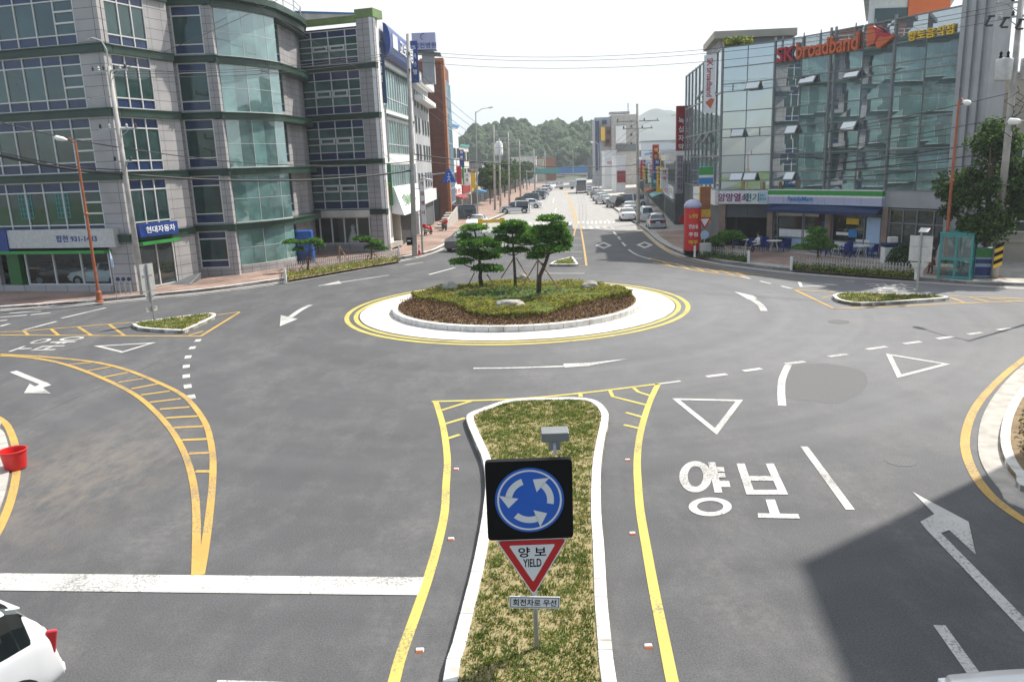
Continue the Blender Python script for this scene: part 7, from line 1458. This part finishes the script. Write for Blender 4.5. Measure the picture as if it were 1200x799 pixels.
for i in range(3):
    c = Bv + (Tv - Bv) * .865 + Vector((-.55 - i * .75 + .4, -.2, .1 * i - .1)); q = MB(); q.rbox(c, (.1, .1, .42), ry=.5); q.rbox(c + Vector((.16, 0, .2)), (.3, .1, .08)); q.rbox(c + Vector((.1, 0, -.22)), (.3, .1, .08)); q.build('fuse_switch', M['cable'], UR)
gz = [YP(1160, y, bR[1])[1] for y in (320, 293)]
gm_ = MB(); 
for i in range(6):
    zc = gz[0] + .25 + (gz[1] - gz[0]) * (i / 6); x_ = bR[0] - .02
    gm_.add([(x_ - .24, bR[1] - .235, zc), (x_ + .2, bR[1] - .235, zc + .18), (x_ + .2, bR[1] - .235, zc + .18 + (gz[1] - gz[0]) / 6), (x_ - .24, bR[1] - .235, zc + (gz[1] - gz[0]) / 6)], [(0, 1, 2, 3)], i % 2)
gm_.build('striped_guard', [M['yellow'], M['black']], UR)
bS = G(486, 300, .13); xt, zt = YP(478, 40, bS[1]); topS = (xt, bS[1], zt)
US_ = upole('tall grey utility pole standing by the kerb in front of the white bank side', (*bS, .13), topS, [(.9, rad(100), 1.8, 3), (.83, rad(100), 1.5, 3)], .2)
bT = G(748, 262, .13); xt, zt = YP(747, 122, bT[1]); topT = (xt, bT[1], zt)
UT = upole('utility pole with two dark crossarms above the blue canopy on the right', (*bT, .13), topT, [(.86, rad(5), 4.6, 4), (.80, rad(5), 3.2, 4)], .2)
far_poles = [(580, 246, 147, 'first'), (597, 240, 155, 'second'), (586.5, 243, 162, 'third'), (610, 232, 165, 'fourth'), (627, 226, 175, 'fifth'), (640, 219, 178, 'sixth')]
for i, (px, yb, yt, wd_n) in enumerate(far_poles):
    b = G(px, yb, .13); xt, zt = YP(px - 1.5, yt, b[1]); upole(f'pale utility pole over the low left roofs, {wd_n} from the camera', (*b, .13), (xt, b[1], zt), [(.93, .05, 2.6, 3), (.86, .05, 2.0, 3)], .17, group='utility poles along the left row')
def cable(label, a, b, sag, r=.022, group='overhead cables', name='overhead_cable', via=None):
    a, b = Vector(a), Vector(b); pts = [a + (b - a) * t - Vector((0, 0, sag * 4 * t * (1 - t))) for t in [i / 22 for i in range(23)]]
    mb = MB(); mb.tube(pts, r, 5); o = mb.build(name, M['cable'], smooth=True); return tag(o, label, 'cable', group)
def ap(px, py, Y): q = at_plane(px, py, Y); return q
PLa = lambda f: Bv0 + (T_ - Bv0) * f
Bv0 = Vector((*bL, .13)); BS, TS = Vector((*bS, .13)), Vector(topS); BT, TT = Vector((*bT, .13)), Vector(topT)
onS = lambda f: BS + (TS - BS) * f; onT = lambda f: BT + (TT - BT) * f; onR = lambda f: Bv + (Tv - Bv) * f; onL = lambda f: Bv0 + (T_ - Bv0) * f
cable('thick black bundle from the left edge to the leaning pole', ap(-40, 172, 41), onL(.545), .25, .08); cable('thick black bundle from the leaning pole past the glass bay', onL(.545), onS(.40), .55, .065)
cable('second dark bundle just under the thick one at the left edge', ap(-40, 166, 41), onL(.565), .35, .03)
cable('grey cable crossing the showroom windows to the leaning pole', ap(-40, 132, 41), onL(.66), .15, .03); cable('grey cable from the leaning pole over the glass bay to the bank pole', onL(.66), onS(.44), .6, .03)
for f, nm in ((.985, 'topmost'), (.975, 'second'), (.96, 'third')): cable(f'thin {nm} wire from the leaning pole crossarm to the bank pole', onL(f), onS(f - .05), .5, .016)
cable('thin wire from the leaning pole up over the bank block', onL(.97), ap(440, -60, 60), .3, .018); cable('thin wire slanting across the top of the glass bay', ap(250, -30, 46), ap(440, 92, 64), .2, .018)
cable('dark bundle across the far street from the bank pole to the canopy pole', onS(.475), onT(.50), .55, .04); cable('dark cable sagging across the street below the hill', onS(.45), onT(.42), .5, .025)
for f0, f1, nm in ((.74, .70, 'highest'), (.66, .62, 'second'), (.585, .545, 'third'), (.56, .505, 'fourth'), (.535, .47, 'lowest')): cable(f'{nm} dark cable from the canopy pole across the mirror glass', onT(f0 - .12), onR(f1 - .06), .8, .03 if nm in ('third', 'fourth') else .02)
for i, (f, nm) in enumerate(((.93, 'upper'), (.915, 'middle'), (.885, 'lower'))): cable(f'{nm} thin wire high across the street against the white sky', onS(f), onR(f + .0), 1.3, .014)
for i in range(4): cable(f'thin {("first", "second", "third", "fourth")[i]} wire running up the left row from the bank pole', onS(.88 - .05 * i), ap(580, 158 + 7 * i, G(580, 246)[1]), .5, .02)
for i in range(3): cable(f'thin {("upper", "middle", "lower")[i]} wire running up the right row from the canopy pole', onT(.86 - .05 * i), ap(702, 178 + 6 * i, 180), .6, .02)
# ================================================================== small things
bk = G(19, 549, 0); t = thing('bucket', 'bright red plastic bucket on the yellow kerb line at the left edge', 'bucket', (*bk, .02)); mb = MB(); c = (bk[0], bk[1], .02); prof = [(.225, 0), (.235, .02), (.285, .42), (.305, .43), (.305, .47), (.28, .47), (.27, .42), (.215, .03), (.0, .03)]
mb.lathe(prof[:-1], 32, c); mb.build('tub', M['red'], t, smooth=False); mb = MB(); mb.lathe([(.29, .40), (.315, .41), (.315, .475), (.29, .48)], 32, c); 
mb = MB(); mb.tube([(c[0] + .3 * math.cos(a), c[1] + .3 * math.sin(a), c[2] + .46) for a in np.linspace(0, 2 * math.pi, 33)], .018, 8, caps=False); mb.build('rim', M['red'], t)
# teal phone box
pb_ = G(1120, 325, .13); ang = rad(-38); t = thing('phone_box', 'teal framed glazed telephone box beside the copper brown lamp', 'phone box', (*pb_, .13), ang)
mb = MB(); s = .72
for x in (-s, 0, s):
    for y in (-s, s): mb.rbox((x, y, 1.15), (.1, .1, 2.3))
for y in (0,):
    for x in (-s, s): mb.rbox((x, y, 1.15), (.07, .07, 2.3))
for z in (.1, 1.05, 2.25):
    for y in (-s, s): mb.rbox((0, y, z), (2 * s, .085, .12))
    for x in (-s, s): mb.rbox((x, 0, z), (.085, 2 * s, .12))
mb.build('frame', M['teal'], t, world=False); mb = MB(); mb.rbox((0, 0, 2.36), (1.6, 1.6, .1)); mb.build('roof', M['teal'], t, bevel=.03, world=False)
mb = MB()
for y in (-s, s): mb.box(-s, s, y - .005, y + .005, .15, 2.2)
for x in (-s, s): mb.box(x - .005, x + .005, -s, s, .15, 2.2)
gl_ = bpy.data.materials.new('clear_glass'); gl_.use_nodes = True; nb_ = gl_.node_tree.nodes; tr_ = nb_.new('ShaderNodeBsdfTransparent'); tr_.inputs[0].default_value = (.75, .88, .88, 1); gy_ = nb_.new('ShaderNodeBsdfGlossy'); gy_.inputs['Roughness'].default_value = .05; mx_ = nb_.new('ShaderNodeMixShader'); mx_.inputs[0].default_value = .14
gl_.node_tree.links.new(tr_.outputs[0], mx_.inputs[1]); gl_.node_tree.links.new(gy_.outputs[0], mx_.inputs[2]); gl_.node_tree.links.new(mx_.outputs[0], nb_['Material Output'].inputs['Surface']); M['clear'] = gl_
mb.build('glass', gl_, t, world=False); mb = MB(); mb.rbox((.35, .45, 1.3), (.35, .25, .5)); mb.rbox((-.35, .45, 1.3), (.35, .25, .5)); mb.build('telephone', M['darkgrey'], t, world=False)
fm = G(1152, 325, .13); blade_sign('standing_sign', 'knee high standing sign striped green and blue next to the striped pole guard', (fm[0], fm[1], .13), (-.5, -1), .85, 1.55, .3, 'ltblue', '', 'letter_white')
t_ = [o for o in bpy.data.objects if o.name.startswith('standing_sign')][0]; Mx = wallM((fm[0], fm[1], .13), (-.5, -1))
for z0, z1, m_ in ((1.05, 1.53, 'green'), (.72, .95, 'blue'), (.1, .55, 'blue')): mb = MB(); mb.add([Mx @ Vector(v) for v in ((-.41, z0, .008), (.41, z0, .008), (.41, z1, .008), (-.41, z1, .008))], [(0, 1, 2, 3)]); mb.build('stripe', M[m_], t_)
# red advertising column and yield sign by the right kerb
ac = G(811, 299, .13); t = thing('advertising_column', 'round red advertising column with yellow and white lettering and domed top', 'advertising column', (*ac, .13)); mb = MB(); c = (ac[0], ac[1], .13); mb.lathe([(.52, 0), (.55, .1), (.55, .35)], 24, c); mb.build('base', M['black'], t); mb = MB(); mb.lathe([(.56, .35), (.58, .4), (.58, 3.25), (.56, 3.3)], 28, c); mb.build('column', M['red'], t, smooth=False); mb = MB(); mb.lathe([(.62, 3.3), (.6, 3.5), (.45, 3.72), (.2, 3.84), (.02, 3.86)], 28, c); mb.build('dome', M['lilac'], t, smooth=True)
for i, (w_, lm, z) in enumerate((('노래방', 'letter_yellow', 2.75), ('연습실', 'letter_white', 2.05), ('주점', 'letter_white', 1.5), ('맥주', 'letter_yellow', .95))): text('lettering', w_, .36, wallM((c[0] - .08, c[1] - .6, .13 + z), (-.15, -1)), M[lm], t, fit=(.62, .3))
ns = G(801, 297, .13); t = thing('no_entry_sign', 'round dark red sign on a grey post left of the red column', 'road sign', (*ns, .13)); mb = MB(); mb.tube([(*ns, .13), (*ns, 2.9)], .045, 8); mb.build('pole', M['steel'], t); mb = MB(); mb.tube([(ns[0], ns[1] - .05, 2.55), (ns[0], ns[1] - .09, 2.55)], .36, 24); mb.build('disc', M['dred'], t)
ys = G(825, 299, .13); t = thing('yield_sign', 'white yield triangle sign over a round notice right of the red column', 'road sign', (*ys, .13)); mb = MB(); mb.tube([(*ys, .13), (*ys, 3.0)], .045, 8); mb.build('pole', M['steel'], t)
mb = MB(); mb.add([(ys[0] - .48, ys[1] - .06, 2.75), (ys[0] + .48, ys[1] - .06, 2.75), (ys[0], ys[1] - .06, 1.9), (ys[0] - .48, ys[1] - .03, 2.75), (ys[0] + .48, ys[1] - .03, 2.75), (ys[0], ys[1] - .03, 1.9)], [(0, 2, 1), (3, 4, 5), (0, 1, 4, 3), (1, 2, 5, 4), (2, 0, 3, 5)]); o = mb.build('plate', M['sign_red'], t); mb = MB(); mb.add([(ys[0] - .3, ys[1] - .065, 2.65), (ys[0] + .3, ys[1] - .065, 2.65), (ys[0], ys[1] - .065, 2.12)], [(0, 2, 1)]); mb.build('white_field', M['sign_white'], o)
mb = MB(); mb.tube([(ys[0], ys[1] - .05, 1.55), (ys[0], ys[1] - .08, 1.55)], .3, 20); mb.build('round_notice', M['ltblue'], t); mb = MB(); mb.box(ys[0] - .4, ys[0] + .4, ys[1] - .5, ys[1] - .1, .13, 1.0); mb.build('base_box', M['offwhite'], t, bevel=.05)
yb_ = at_plane(826, 262, ys[1] + 1.5); blade_sign('hanging_sign', 'small yellow and pink hanging sign above the yield sign', (yb_[0], yb_[1], yb_[2]), cn, .8, 2.6, .2, 'yellow', '', 'letter_red'); ds = [o for o in bpy.data.objects if o.name.startswith('hanging_sign')][0]; mb = MB(); Mx = wallM(yb_, cn); mb.add([Mx @ Vector(v) for v in ((-.38, 1.0, .008), (.38, 1.0, .008), (.38, 2.57, .008), (-.38, 2.57, .008))], [(0, 1, 2, 3)]); mb.build('stripe', M['brickor'], ds)
# picket fences round the planting beds
def picket(label, P, bed=None):
    P = [np.array(q) for q in P]; t = thing('picket_fence', label, 'fence', (P[0][0], P[0][1], .13)); rl = MB(); pk = MB()
    for i in range(len(P) - 1):
        a, b = P[i], P[i + 1]; L = np.linalg.norm(b - a); ang = math.atan2(*(b - a)[::-1]); n = max(1, int(L / .16))
        for z in (.28, .52): rl.rbox((*((a + b) / 2), z), (L, .03, .05), rz=ang)
        for k in range(n + 1):
            q = a + (b - a) * k / n; pk.rbox((*q, .42), (.07, .022, .58), rz=ang); pk.add([(q[0] - .035 * math.cos(ang), q[1] - .035 * math.sin(ang), .71), (q[0] + .035 * math.cos(ang), q[1] + .035 * math.sin(ang), .71), (q[0], q[1], .77)], [(0, 1, 2)])
    rl.build('rail', M['picket'], t); struct(pk.build('pickets', M['picket'], t), 'stuff'); [MB().rbox((q[0], q[1], .5), (.12, .12, .8)).build('post', M['white'], t) for q in (P[0], P[-1])]
    return t
pf1 = [G(*q, .13) for q in ((335, 330), (335, 319), (400, 310), (468, 301))]; picket('long low white picket fence round the bed below the gown window', pf1)
pf2 = [G(*q, .13) for q in ((877, 308), (877, 303), (815, 297), (814, 301))]; picket('short white picket fence by the red column on the right', pf2)
pf3 = [G(*q, .13) for q in ((927, 316), (927, 312), (1000, 317), (1072, 322), (1073, 327))]; picket('long white picket fence in front of the convenience store tables', pf3)
def bed(px, m1, n, mats, h=.25, size=.1):
    P = [G(*q, .13) for q in px]; xs = [q[0] for q in P]; ys_ = [q[1] for q in P]; struct(MB().flat(P, .137).build('planting_bed', M[m1]))
    def s():
        x, y = random.uniform(min(xs), max(xs)), random.uniform(min(ys_), max(ys_))
        return (x, y, .16 + abs(random.gauss(0, h * .5))) if inside(P, x, y) else None
    leafmass('ground_cover', n, s, size, mats, kind='stuff')
bed([(337, 329), (337, 321), (400, 312), (466, 303), (469, 306), (400, 318)], 'soil', 2600, ['hedge_a', 'hedge_b', 'grass_a', 'hedge_c']); bed([(816, 301), (817, 298), (876, 304), (876, 308)], 'soil', 1500, ['hedge_b', 'leaf_c', 'leaf_a']); bed([(928, 316), (929, 313), (1000, 318), (1071, 323), (1071, 327), (1000, 322)], 'soil', 3000, ['hedge_b', 'leaf_c', 'leaf_a', 'hedge_a'])
# café tables and chairs outside the convenience store
def table_set(label, px, py, chairs, g='blue plastic chairs at the shop tables'):
    c = G(px, py, .13); t = thing('table', f'round white plastic table {label}', 'table', (*c, .13), 0, 'white tables outside the store'); mb = MB(); mb.lathe([(.02, .70), (.52, .70), (.54, .72), (.52, .74), (.02, .74)], 22, (*c, .13)); mb.build('tabletop', M['white'], t)
    for a in (.6, 2.2, 3.8, 5.3): mb = MB(); mb.tube([(c[0] + .14 * math.cos(a), c[1] + .14 * math.sin(a), .84), (c[0] + .4 * math.cos(a), c[1] + .4 * math.sin(a), .13)], .022, 6); mb.build('leg', M['white'], t)
    for k, a in enumerate(chairs):
        p = (c[0] + .85 * math.cos(a), c[1] + .85 * math.sin(a)); ch = thing('plastic_chair', f'blue plastic armchair, {WORDS[k]} anticlockwise at the table {label}', 'chair', (*p, .13), a + math.pi, g)
        mb = MB(); mb.rbox((0, 0, .43), (.44, .46, .04)); mb.build('seat', M['plast_blue'], ch, bevel=.01, world=False); mb = MB(); mb.rbox((-.22, 0, .68), (.04, .44, .46), ry=-.15); mb.build('backrest', M['plast_blue'], ch, bevel=.015, world=False)
        for sy in (1, -1):
            mb = MB(); mb.rbox((-.02, sy * .24, .64), (.42, .05, .035)); mb.tube([(.17, sy * .24, .63), (.2, sy * .24, .43)], .02, 6); mb.build('armrest', M['plast_blue'], ch, world=False)
            for sx_ in (1, -1): mb = MB(); mb.tube([(sx_ * .19, sy * .2, .42), (sx_ * .23, sy * .23, 0)], .022, 6); mb.build('leg', M['plast_blue'], ch, world=False)
table_set('in front of the dark garage opening', 877, 292, (.4, 2.6, 4.6)); table_set('between the garage and the store window', 907, 294, (.2, 1.8, 3.4, 5.2)); table_set('under the store window posters', 979, 299, (.3, 1.9, 3.5, 5.0)); table_set('nearest to the pale store door', 1009, 301, (.3, 1.9, 3.4, 5.2))
mb = MB(); vm = G(1043, 309, .13); t = thing('recycling_bin', 'white and navy double recycling bin by the store corner', 'bin', (*vm, .13)); mb.box(vm[0] - .5, vm[0] + .45, vm[1] - .3, vm[1] + .3, .13, 1.15); mb.build('body', M['white'], t, bevel=.04); mb = MB(); mb.box(vm[0] - .52, vm[0] + .47, vm[1] - .32, vm[1] + .32, 1.15, 1.4); mb.build('lid', M['navy'], t, bevel=.05); mb = MB(); mb.box(vm[0] - .2, vm[0] + .3, vm[1] - .2, vm[1] + .2, 1.4, 1.75); mb.build('top_tray', M['offwhite'], t, bevel=.04)
# white and grey bollards and boards near the phone box
c = G(1080, 325, .13); t = thing('bollard', 'short white post beside the back of the right road sign', 'bollard', (*c, .13)); mb = MB(); mb.tube([(*c, .13), (*c, .95)], .07, 10); mb.build('post', M['white'], t); mb = MB(); mb.lathe([(.08, 0), (.07, .05), (.02, .08)], 10, (*c, .95)); mb.build('cap', M['white'], t)
c = G(1100, 318, .13); t = thing('leaning_board', 'tall narrow pale board leaning behind the copper brown lamp', 'board', (*c, .13)); mb = MB(); mb.rbox((c[0] + .25, c[1] + .2, 1.35), (.55, .06, 2.5), ry=.28); mb.build('board', M['alu'], t); mb = MB(); mb.rbox((c[0] + .2, c[1] + .16, 1.3), (.4, .02, 2.0), ry=.28); mb.build('poster', M['white'], t)
# left side odds and ends
c = G(357, 309, .13); t = thing('tarp_stack', 'tall stack wrapped in bright blue tarpaulin in the recess of the office building', 'stack', (*c, .13)); mb = MB(); mb.rbox((c[0], c[1] + .6, 1.35), (1.25, .9, 2.4), rz=.1); mb.build('tarpaulin', M['tarp'], t, bevel=.12); mb = MB(); mb.rbox((c[0] + .05, c[1] + .1, .5), (1.1, .3, .7)); mb.build('crate', M['navy'], t, bevel=.03)
c = G(286, 320, .13); t = thing('orange_box', 'narrow yellow orange cabinet at the foot of the glass bay', 'cabinet', (*c, .13)); mb = MB(); mb.box(c[0] - .16, c[0] + .16, c[1] - .05, c[1] + .3, .13, 1.15); mb.build('body', M['yellow'], t, bevel=.02); mb = MB(); mb.box(c[0] - .12, c[0] + .12, c[1] - .065, c[1] - .052, .25, 1.0); mb.build('door', M['brickor'], t)
rm_ = [G(*q, .13) for q in ((183, 333), (222, 334), (236, 327), (200, 327))]; t = thing('metal_ramp', 'dark steel loading ramp lying at the recess beside the blue shop sign', 'ramp', (*rm_[0], .13)); mb = MB(); mb.add([(*rm_[0], .14), (*rm_[1], .14), (*rm_[2], .5), (*rm_[3], .5), (*rm_[2], .13), (*rm_[3], .13)], [(0, 1, 2, 3), (1, 4, 2), (0, 3, 5), (5, 3, 2, 4)]); mb.build('plate', M['darkgrey'], t); mb = MB(); mb.tube([(*rm_[1], .16), (*rm_[2], .53)], .03, 6); mb.build('edge_tube', M['steel'], t)
c = G(213, 322, .13); t = thing('railing', 'short grey tubular railing in the dark recess', 'railing', (*c, .13)); mb = MB()
for z in (.6, .95, 1.3): mb.tube([(c[0] - .9, c[1] + .9, z), (c[0] + .5, c[1] + .2, z)], .03, 6)
mb.build('rail', M['steel'], t); mb = MB()
for s_ in (0, 1): mb.tube([(c[0] - .9 + 1.4 * s_, c[1] + .9 - .7 * s_, .13), (c[0] - .9 + 1.4 * s_, c[1] + .9 - .7 * s_, 1.35)], .035, 6)
mb.build('post', M['steel'], t)
for i, px in enumerate((141, 147.5, 154)):
    c = G(px, 344, .13); t = thing('door_bollard', f'short dark post with round plate at the stone pier, {("left", "middle", "right")[i]} of the three', 'bollard', (*c, .13), 0, 'three dark posts at the stone pier'); mb = MB(); mb.tube([(*c, .13), (*c, .95)], .05, 10); mb.build('post', M['steel'], t); mb = MB(); mb.tube([(c[0], c[1] - .06, 1.0), (c[0], c[1] - .02, 1.0)], .12, 14); mb.build('plate', M['navy'], t)
c = G(137.5, 351, .13); t = thing('feather_flag', 'narrow blue and white flag on a thin pole at the kerb by the showroom', 'flag', (*c, .13)); xt, zt = YP(128, 293, c[1]); mb = MB(); mb.tube([(*c, .1), (xt, c[1], zt)], .02, 6); mb.build('pole', M['steel'], t); mb = MB(); pz = [YP(x, y, c[1] - .02) for x, y in ((128.5, 294), (132, 303), (134, 313), (131.5, 313.5), (130.5, 303))]; mb.add([(x, c[1] - .02 - .03 * i, z) for i, (x, z) in enumerate(pz)] + [(x, c[1] + .0 - .03 * i, z) for i, (x, z) in enumerate(pz)], [(0, 1, 2, 3, 4), (9, 8, 7, 6, 5)] + [(i, i + 5, (i + 1) % 5 + 5, (i + 1) % 5) for i in range(5)]); mb.build('flag', M['ltblue'], t)
c = G(491.5, 298, .13); t = thing('traffic_cone', 'red and white traffic cone at the foot of the bank pole', 'traffic cone', (*c, .13)); mb = MB(); mb.lathe([(.17, 0), (.17, .04), (.12, .05), (.03, .75), (.02, .76)], 14, (*c, .13)); mb.build('cone', M['red'], t); mb = MB(); mb.lathe([(.088, .32), (.062, .52)], 14, (*c, .132)); mb.build('white_band', M['white'], t)
c = G(472, 296, .13); t = thing('post_box', 'small black box on the foot of the bank pole', 'box', (bS[0] - .3, bS[1] - .2, 1.0)); mb = MB(); mb.rbox((bS[0] - .32, bS[1] - .18, 1.3), (.4, .3, .6)); mb.build('box', M['black'], t, bevel=.03); mb = MB(); mb.rbox((bS[0] - .32, bS[1] - .35, 1.35), (.26, .02, .1)); mb.build('label_plate', M['white'], t)
c = G(576, 268, .05); t = thing('road_barrier', 'yellow road works barrier between the parked cars and the pines', 'barrier', (*c, 0)); [MB().rbox((c[0] + x, c[1], .6), (.5, .35, 1.2)).build('leg', M['yellow'], t, bevel=.05) for x in (-1.2, 1.2)]; mb = MB(); mb.rbox((c[0], c[1] - .05, .85), (2.6, .1, .35)); mb.build('board', M['yellow'], t)
st0 = [G(*q, .13) for q in ((510, 268), (527, 262))]; t = thing('ramp_stairs', 'pale concrete stair with sloping side wall at the brick tower entrance', 'stairs', (*st0[0], .13)); mb = MB(); a, b = np.array(st0[0]), np.array((YP(524, 250, 97)[0], 97)); d = (b - a)
for i in range(6): q0 = a + d * i / 6; q1 = a + d * (i + 1) / 6; mb.box(q0[0], q0[0] + 1.2, q0[1], q1[1], .13, .13 + .2 * (i + 1))
mb.build('steps', M['concrete'], t); mb = MB(); mb.add([(a[0] + 1.2, a[1], .13), (b[0] + 1.2, b[1], .13), (b[0] + 1.2, b[1], 2.0), (a[0] + 1.2, a[1], .9), (a[0] + 1.35, a[1], .13), (b[0] + 1.35, b[1], .13), (b[0] + 1.35, b[1], 2.0), (a[0] + 1.35, a[1], .9)], [(0, 1, 2, 3), (7, 6, 5, 4), (3, 2, 6, 7), (0, 3, 7, 4), (1, 5, 6, 2)]); mb.build('side_wall', M['concrete'], t)
# ================================================================== people
def person(label, loc, rz, pose, shirt, lower, hair='hair', skirt=False, name='person'):
    t = thing(name, label, 'person', (*loc, .13), rz)
    if pose == 'sit': J = {'pel': (0, 0, .50), 'wst': (0, 0, .68), 'chs': (.02, 0, .92), 'nck': (.03, 0, 1.08), 'hd0': (.05, 0, 1.14), 'hd1': (.06, 0, 1.30), 'lh': (.02, .1, .5), 'lk': (.42, .12, .5), 'la': (.44, .12, .1), 'lf': (.58, .13, .05), 'ls': (.02, .18, 1.0), 'le': (.14, .24, .76), 'lw': (.36, .16, .74), 'lhd': (.44, .14, .75)}
    else: J = {'pel': (0, 0, .90), 'wst': (0, 0, 1.06), 'chs': (0, 0, 1.28), 'nck': (.01, 0, 1.43), 'hd0': (.02, 0, 1.48), 'hd1': (.03, 0, 1.63), 'lh': (0, .09, .86), 'lk': (.03, .10, .48), 'la': (-.02, .10, .09), 'lf': (.12, .11, .04), 'ls': (0, .17, 1.37), 'le': (-.03, .23, 1.1), 'lw': (.08, .24, .87), 'lhd': (.11, .23, .79)}
    R = {'pel': .125, 'wst': .115, 'chs': .135, 'nck': .052, 'hd0': .07, 'hd1': .085, 'lh': .095, 'lk': .062, 'la': .042, 'lf': .035, 'ls': .062, 'le': .042, 'lw': .03, 'lhd': .035}
    E = [('pel', 'wst'), ('wst', 'chs'), ('chs', 'nck'), ('nck', 'hd0'), ('hd0', 'hd1'), ('pel', 'lh'), ('lh', 'lk'), ('lk', 'la'), ('la', 'lf'), ('chs', 'ls'), ('ls', 'le'), ('le', 'lw'), ('lw', 'lhd')]
    for k in list(J):
        if k[0] == 'l': J['r' + k[1:]] = (J[k][0] * (1 if pose == 'sit' else (-1.2 if k in ('lk', 'la') else .8)), -J[k][1], J[k][2]); R['r' + k[1:]] = R[k]
    E += [(a if a[0] != 'l' else 'r' + a[1:], 'r' + b[1:]) for a, b in E if b[0] == 'l']
    ks = list(J); me = bpy.data.meshes.new('body'); me.from_pydata([J[k] for k in ks], [(ks.index(a), ks.index(b)) for a, b in E], []); o = bpy.data.objects.new('body', me); COL.objects.link(o)
    md = o.modifiers.new('s', 'SKIN'); 
    for i, k in enumerate(ks): me.skin_vertices[0].data[i].radius = (R[k], R[k]); me.skin_vertices[0].data[i].use_root = (k == 'pel')
    sb_ = o.modifiers.new('d', 'SUBSURF'); sb_.levels = 1; sb_.render_levels = 1
    bpy.context.view_layer.update(); m2 = bpy.data.meshes.new_from_object(o.evaluated_get(bpy.context.evaluated_depsgraph_get())); bpy.data.objects.remove(o); o = bpy.data.objects.new('body', m2); COL.objects.link(o); o.parent = t
    m2.materials.clear()
    for k in ('skin', shirt, lower, 'black'): m2.materials.append(M[k])
    zt, zw = J['nck'][2] - .03, J['pel'][2] + .04
    for p in m2.polygons:
        c = p.center; p.use_smooth = True
        hand = c.z < J['le'][2] - .05 and math.hypot(c.x - J['lhd'][0], abs(c.y) - J['lhd'][1]) < .1 and abs(c.z - J['lhd'][2]) < .14
        p.material_index = 0 if (c.z > zt or hand) else (3 if c.z < .1 else (2 if (c.z < zw and abs(c.y) < .215) else 1))
    hr = MB(); hr.ball((J['hd1'][0] - .025, 0, J['hd1'][2] + .02), (.105, .095, .11), 2); hr.build('hair', M[hair], t, smooth=True, world=False)
    fc = MB(); fc.ball((J['hd1'][0] + .095, 0, J['hd1'][2] - .02), (.02, .014, .022), 1); fc.build('nose', M['skin'], t, smooth=True, world=False)
    if skirt: q = MB(); q.lathe([(.15, 1.0), (.17, .85), (.24, .5), (.245, .48), (.1, .5)], 16, (0, 0, 0)); q.build('skirt', M[lower], t, smooth=True, world=False)
    return t
c = G(1090, 321, .13); person('person in a dark top and brown skirt standing behind the right road sign', c, rad(200), 'stand', 'cloth_dark', 'cloth_brown', skirt=True)
c = G(888, 296, .13); person('person in a white shirt sitting at a table by the garage opening', (c[0] + .1, c[1] + .2), rad(190), 'sit', 'white', 'cloth_dark')
# ================================================================== the humid air
hz = MB(); hz.box(-900, 1100, -70, 2900, -1.2, 175); hz = struct(hz.build('haze', []), 'stuff')
hm = bpy.data.materials.new('humid_air'); hm.use_nodes = True; hn = hm.node_tree.nodes; hn.remove(hn['Principled BSDF']); pv_ = hn.new('ShaderNodeVolumePrincipled'); pv_.inputs['Density'].default_value = .0005; pv_.inputs['Color'].default_value = (.86, .94, 1.0, 1); pv_.inputs['Anisotropy'].default_value = .3
hm.node_tree.links.new(pv_.outputs[0], hn['Material Output'].inputs['Volume']); hz.data.materials.append(hm)
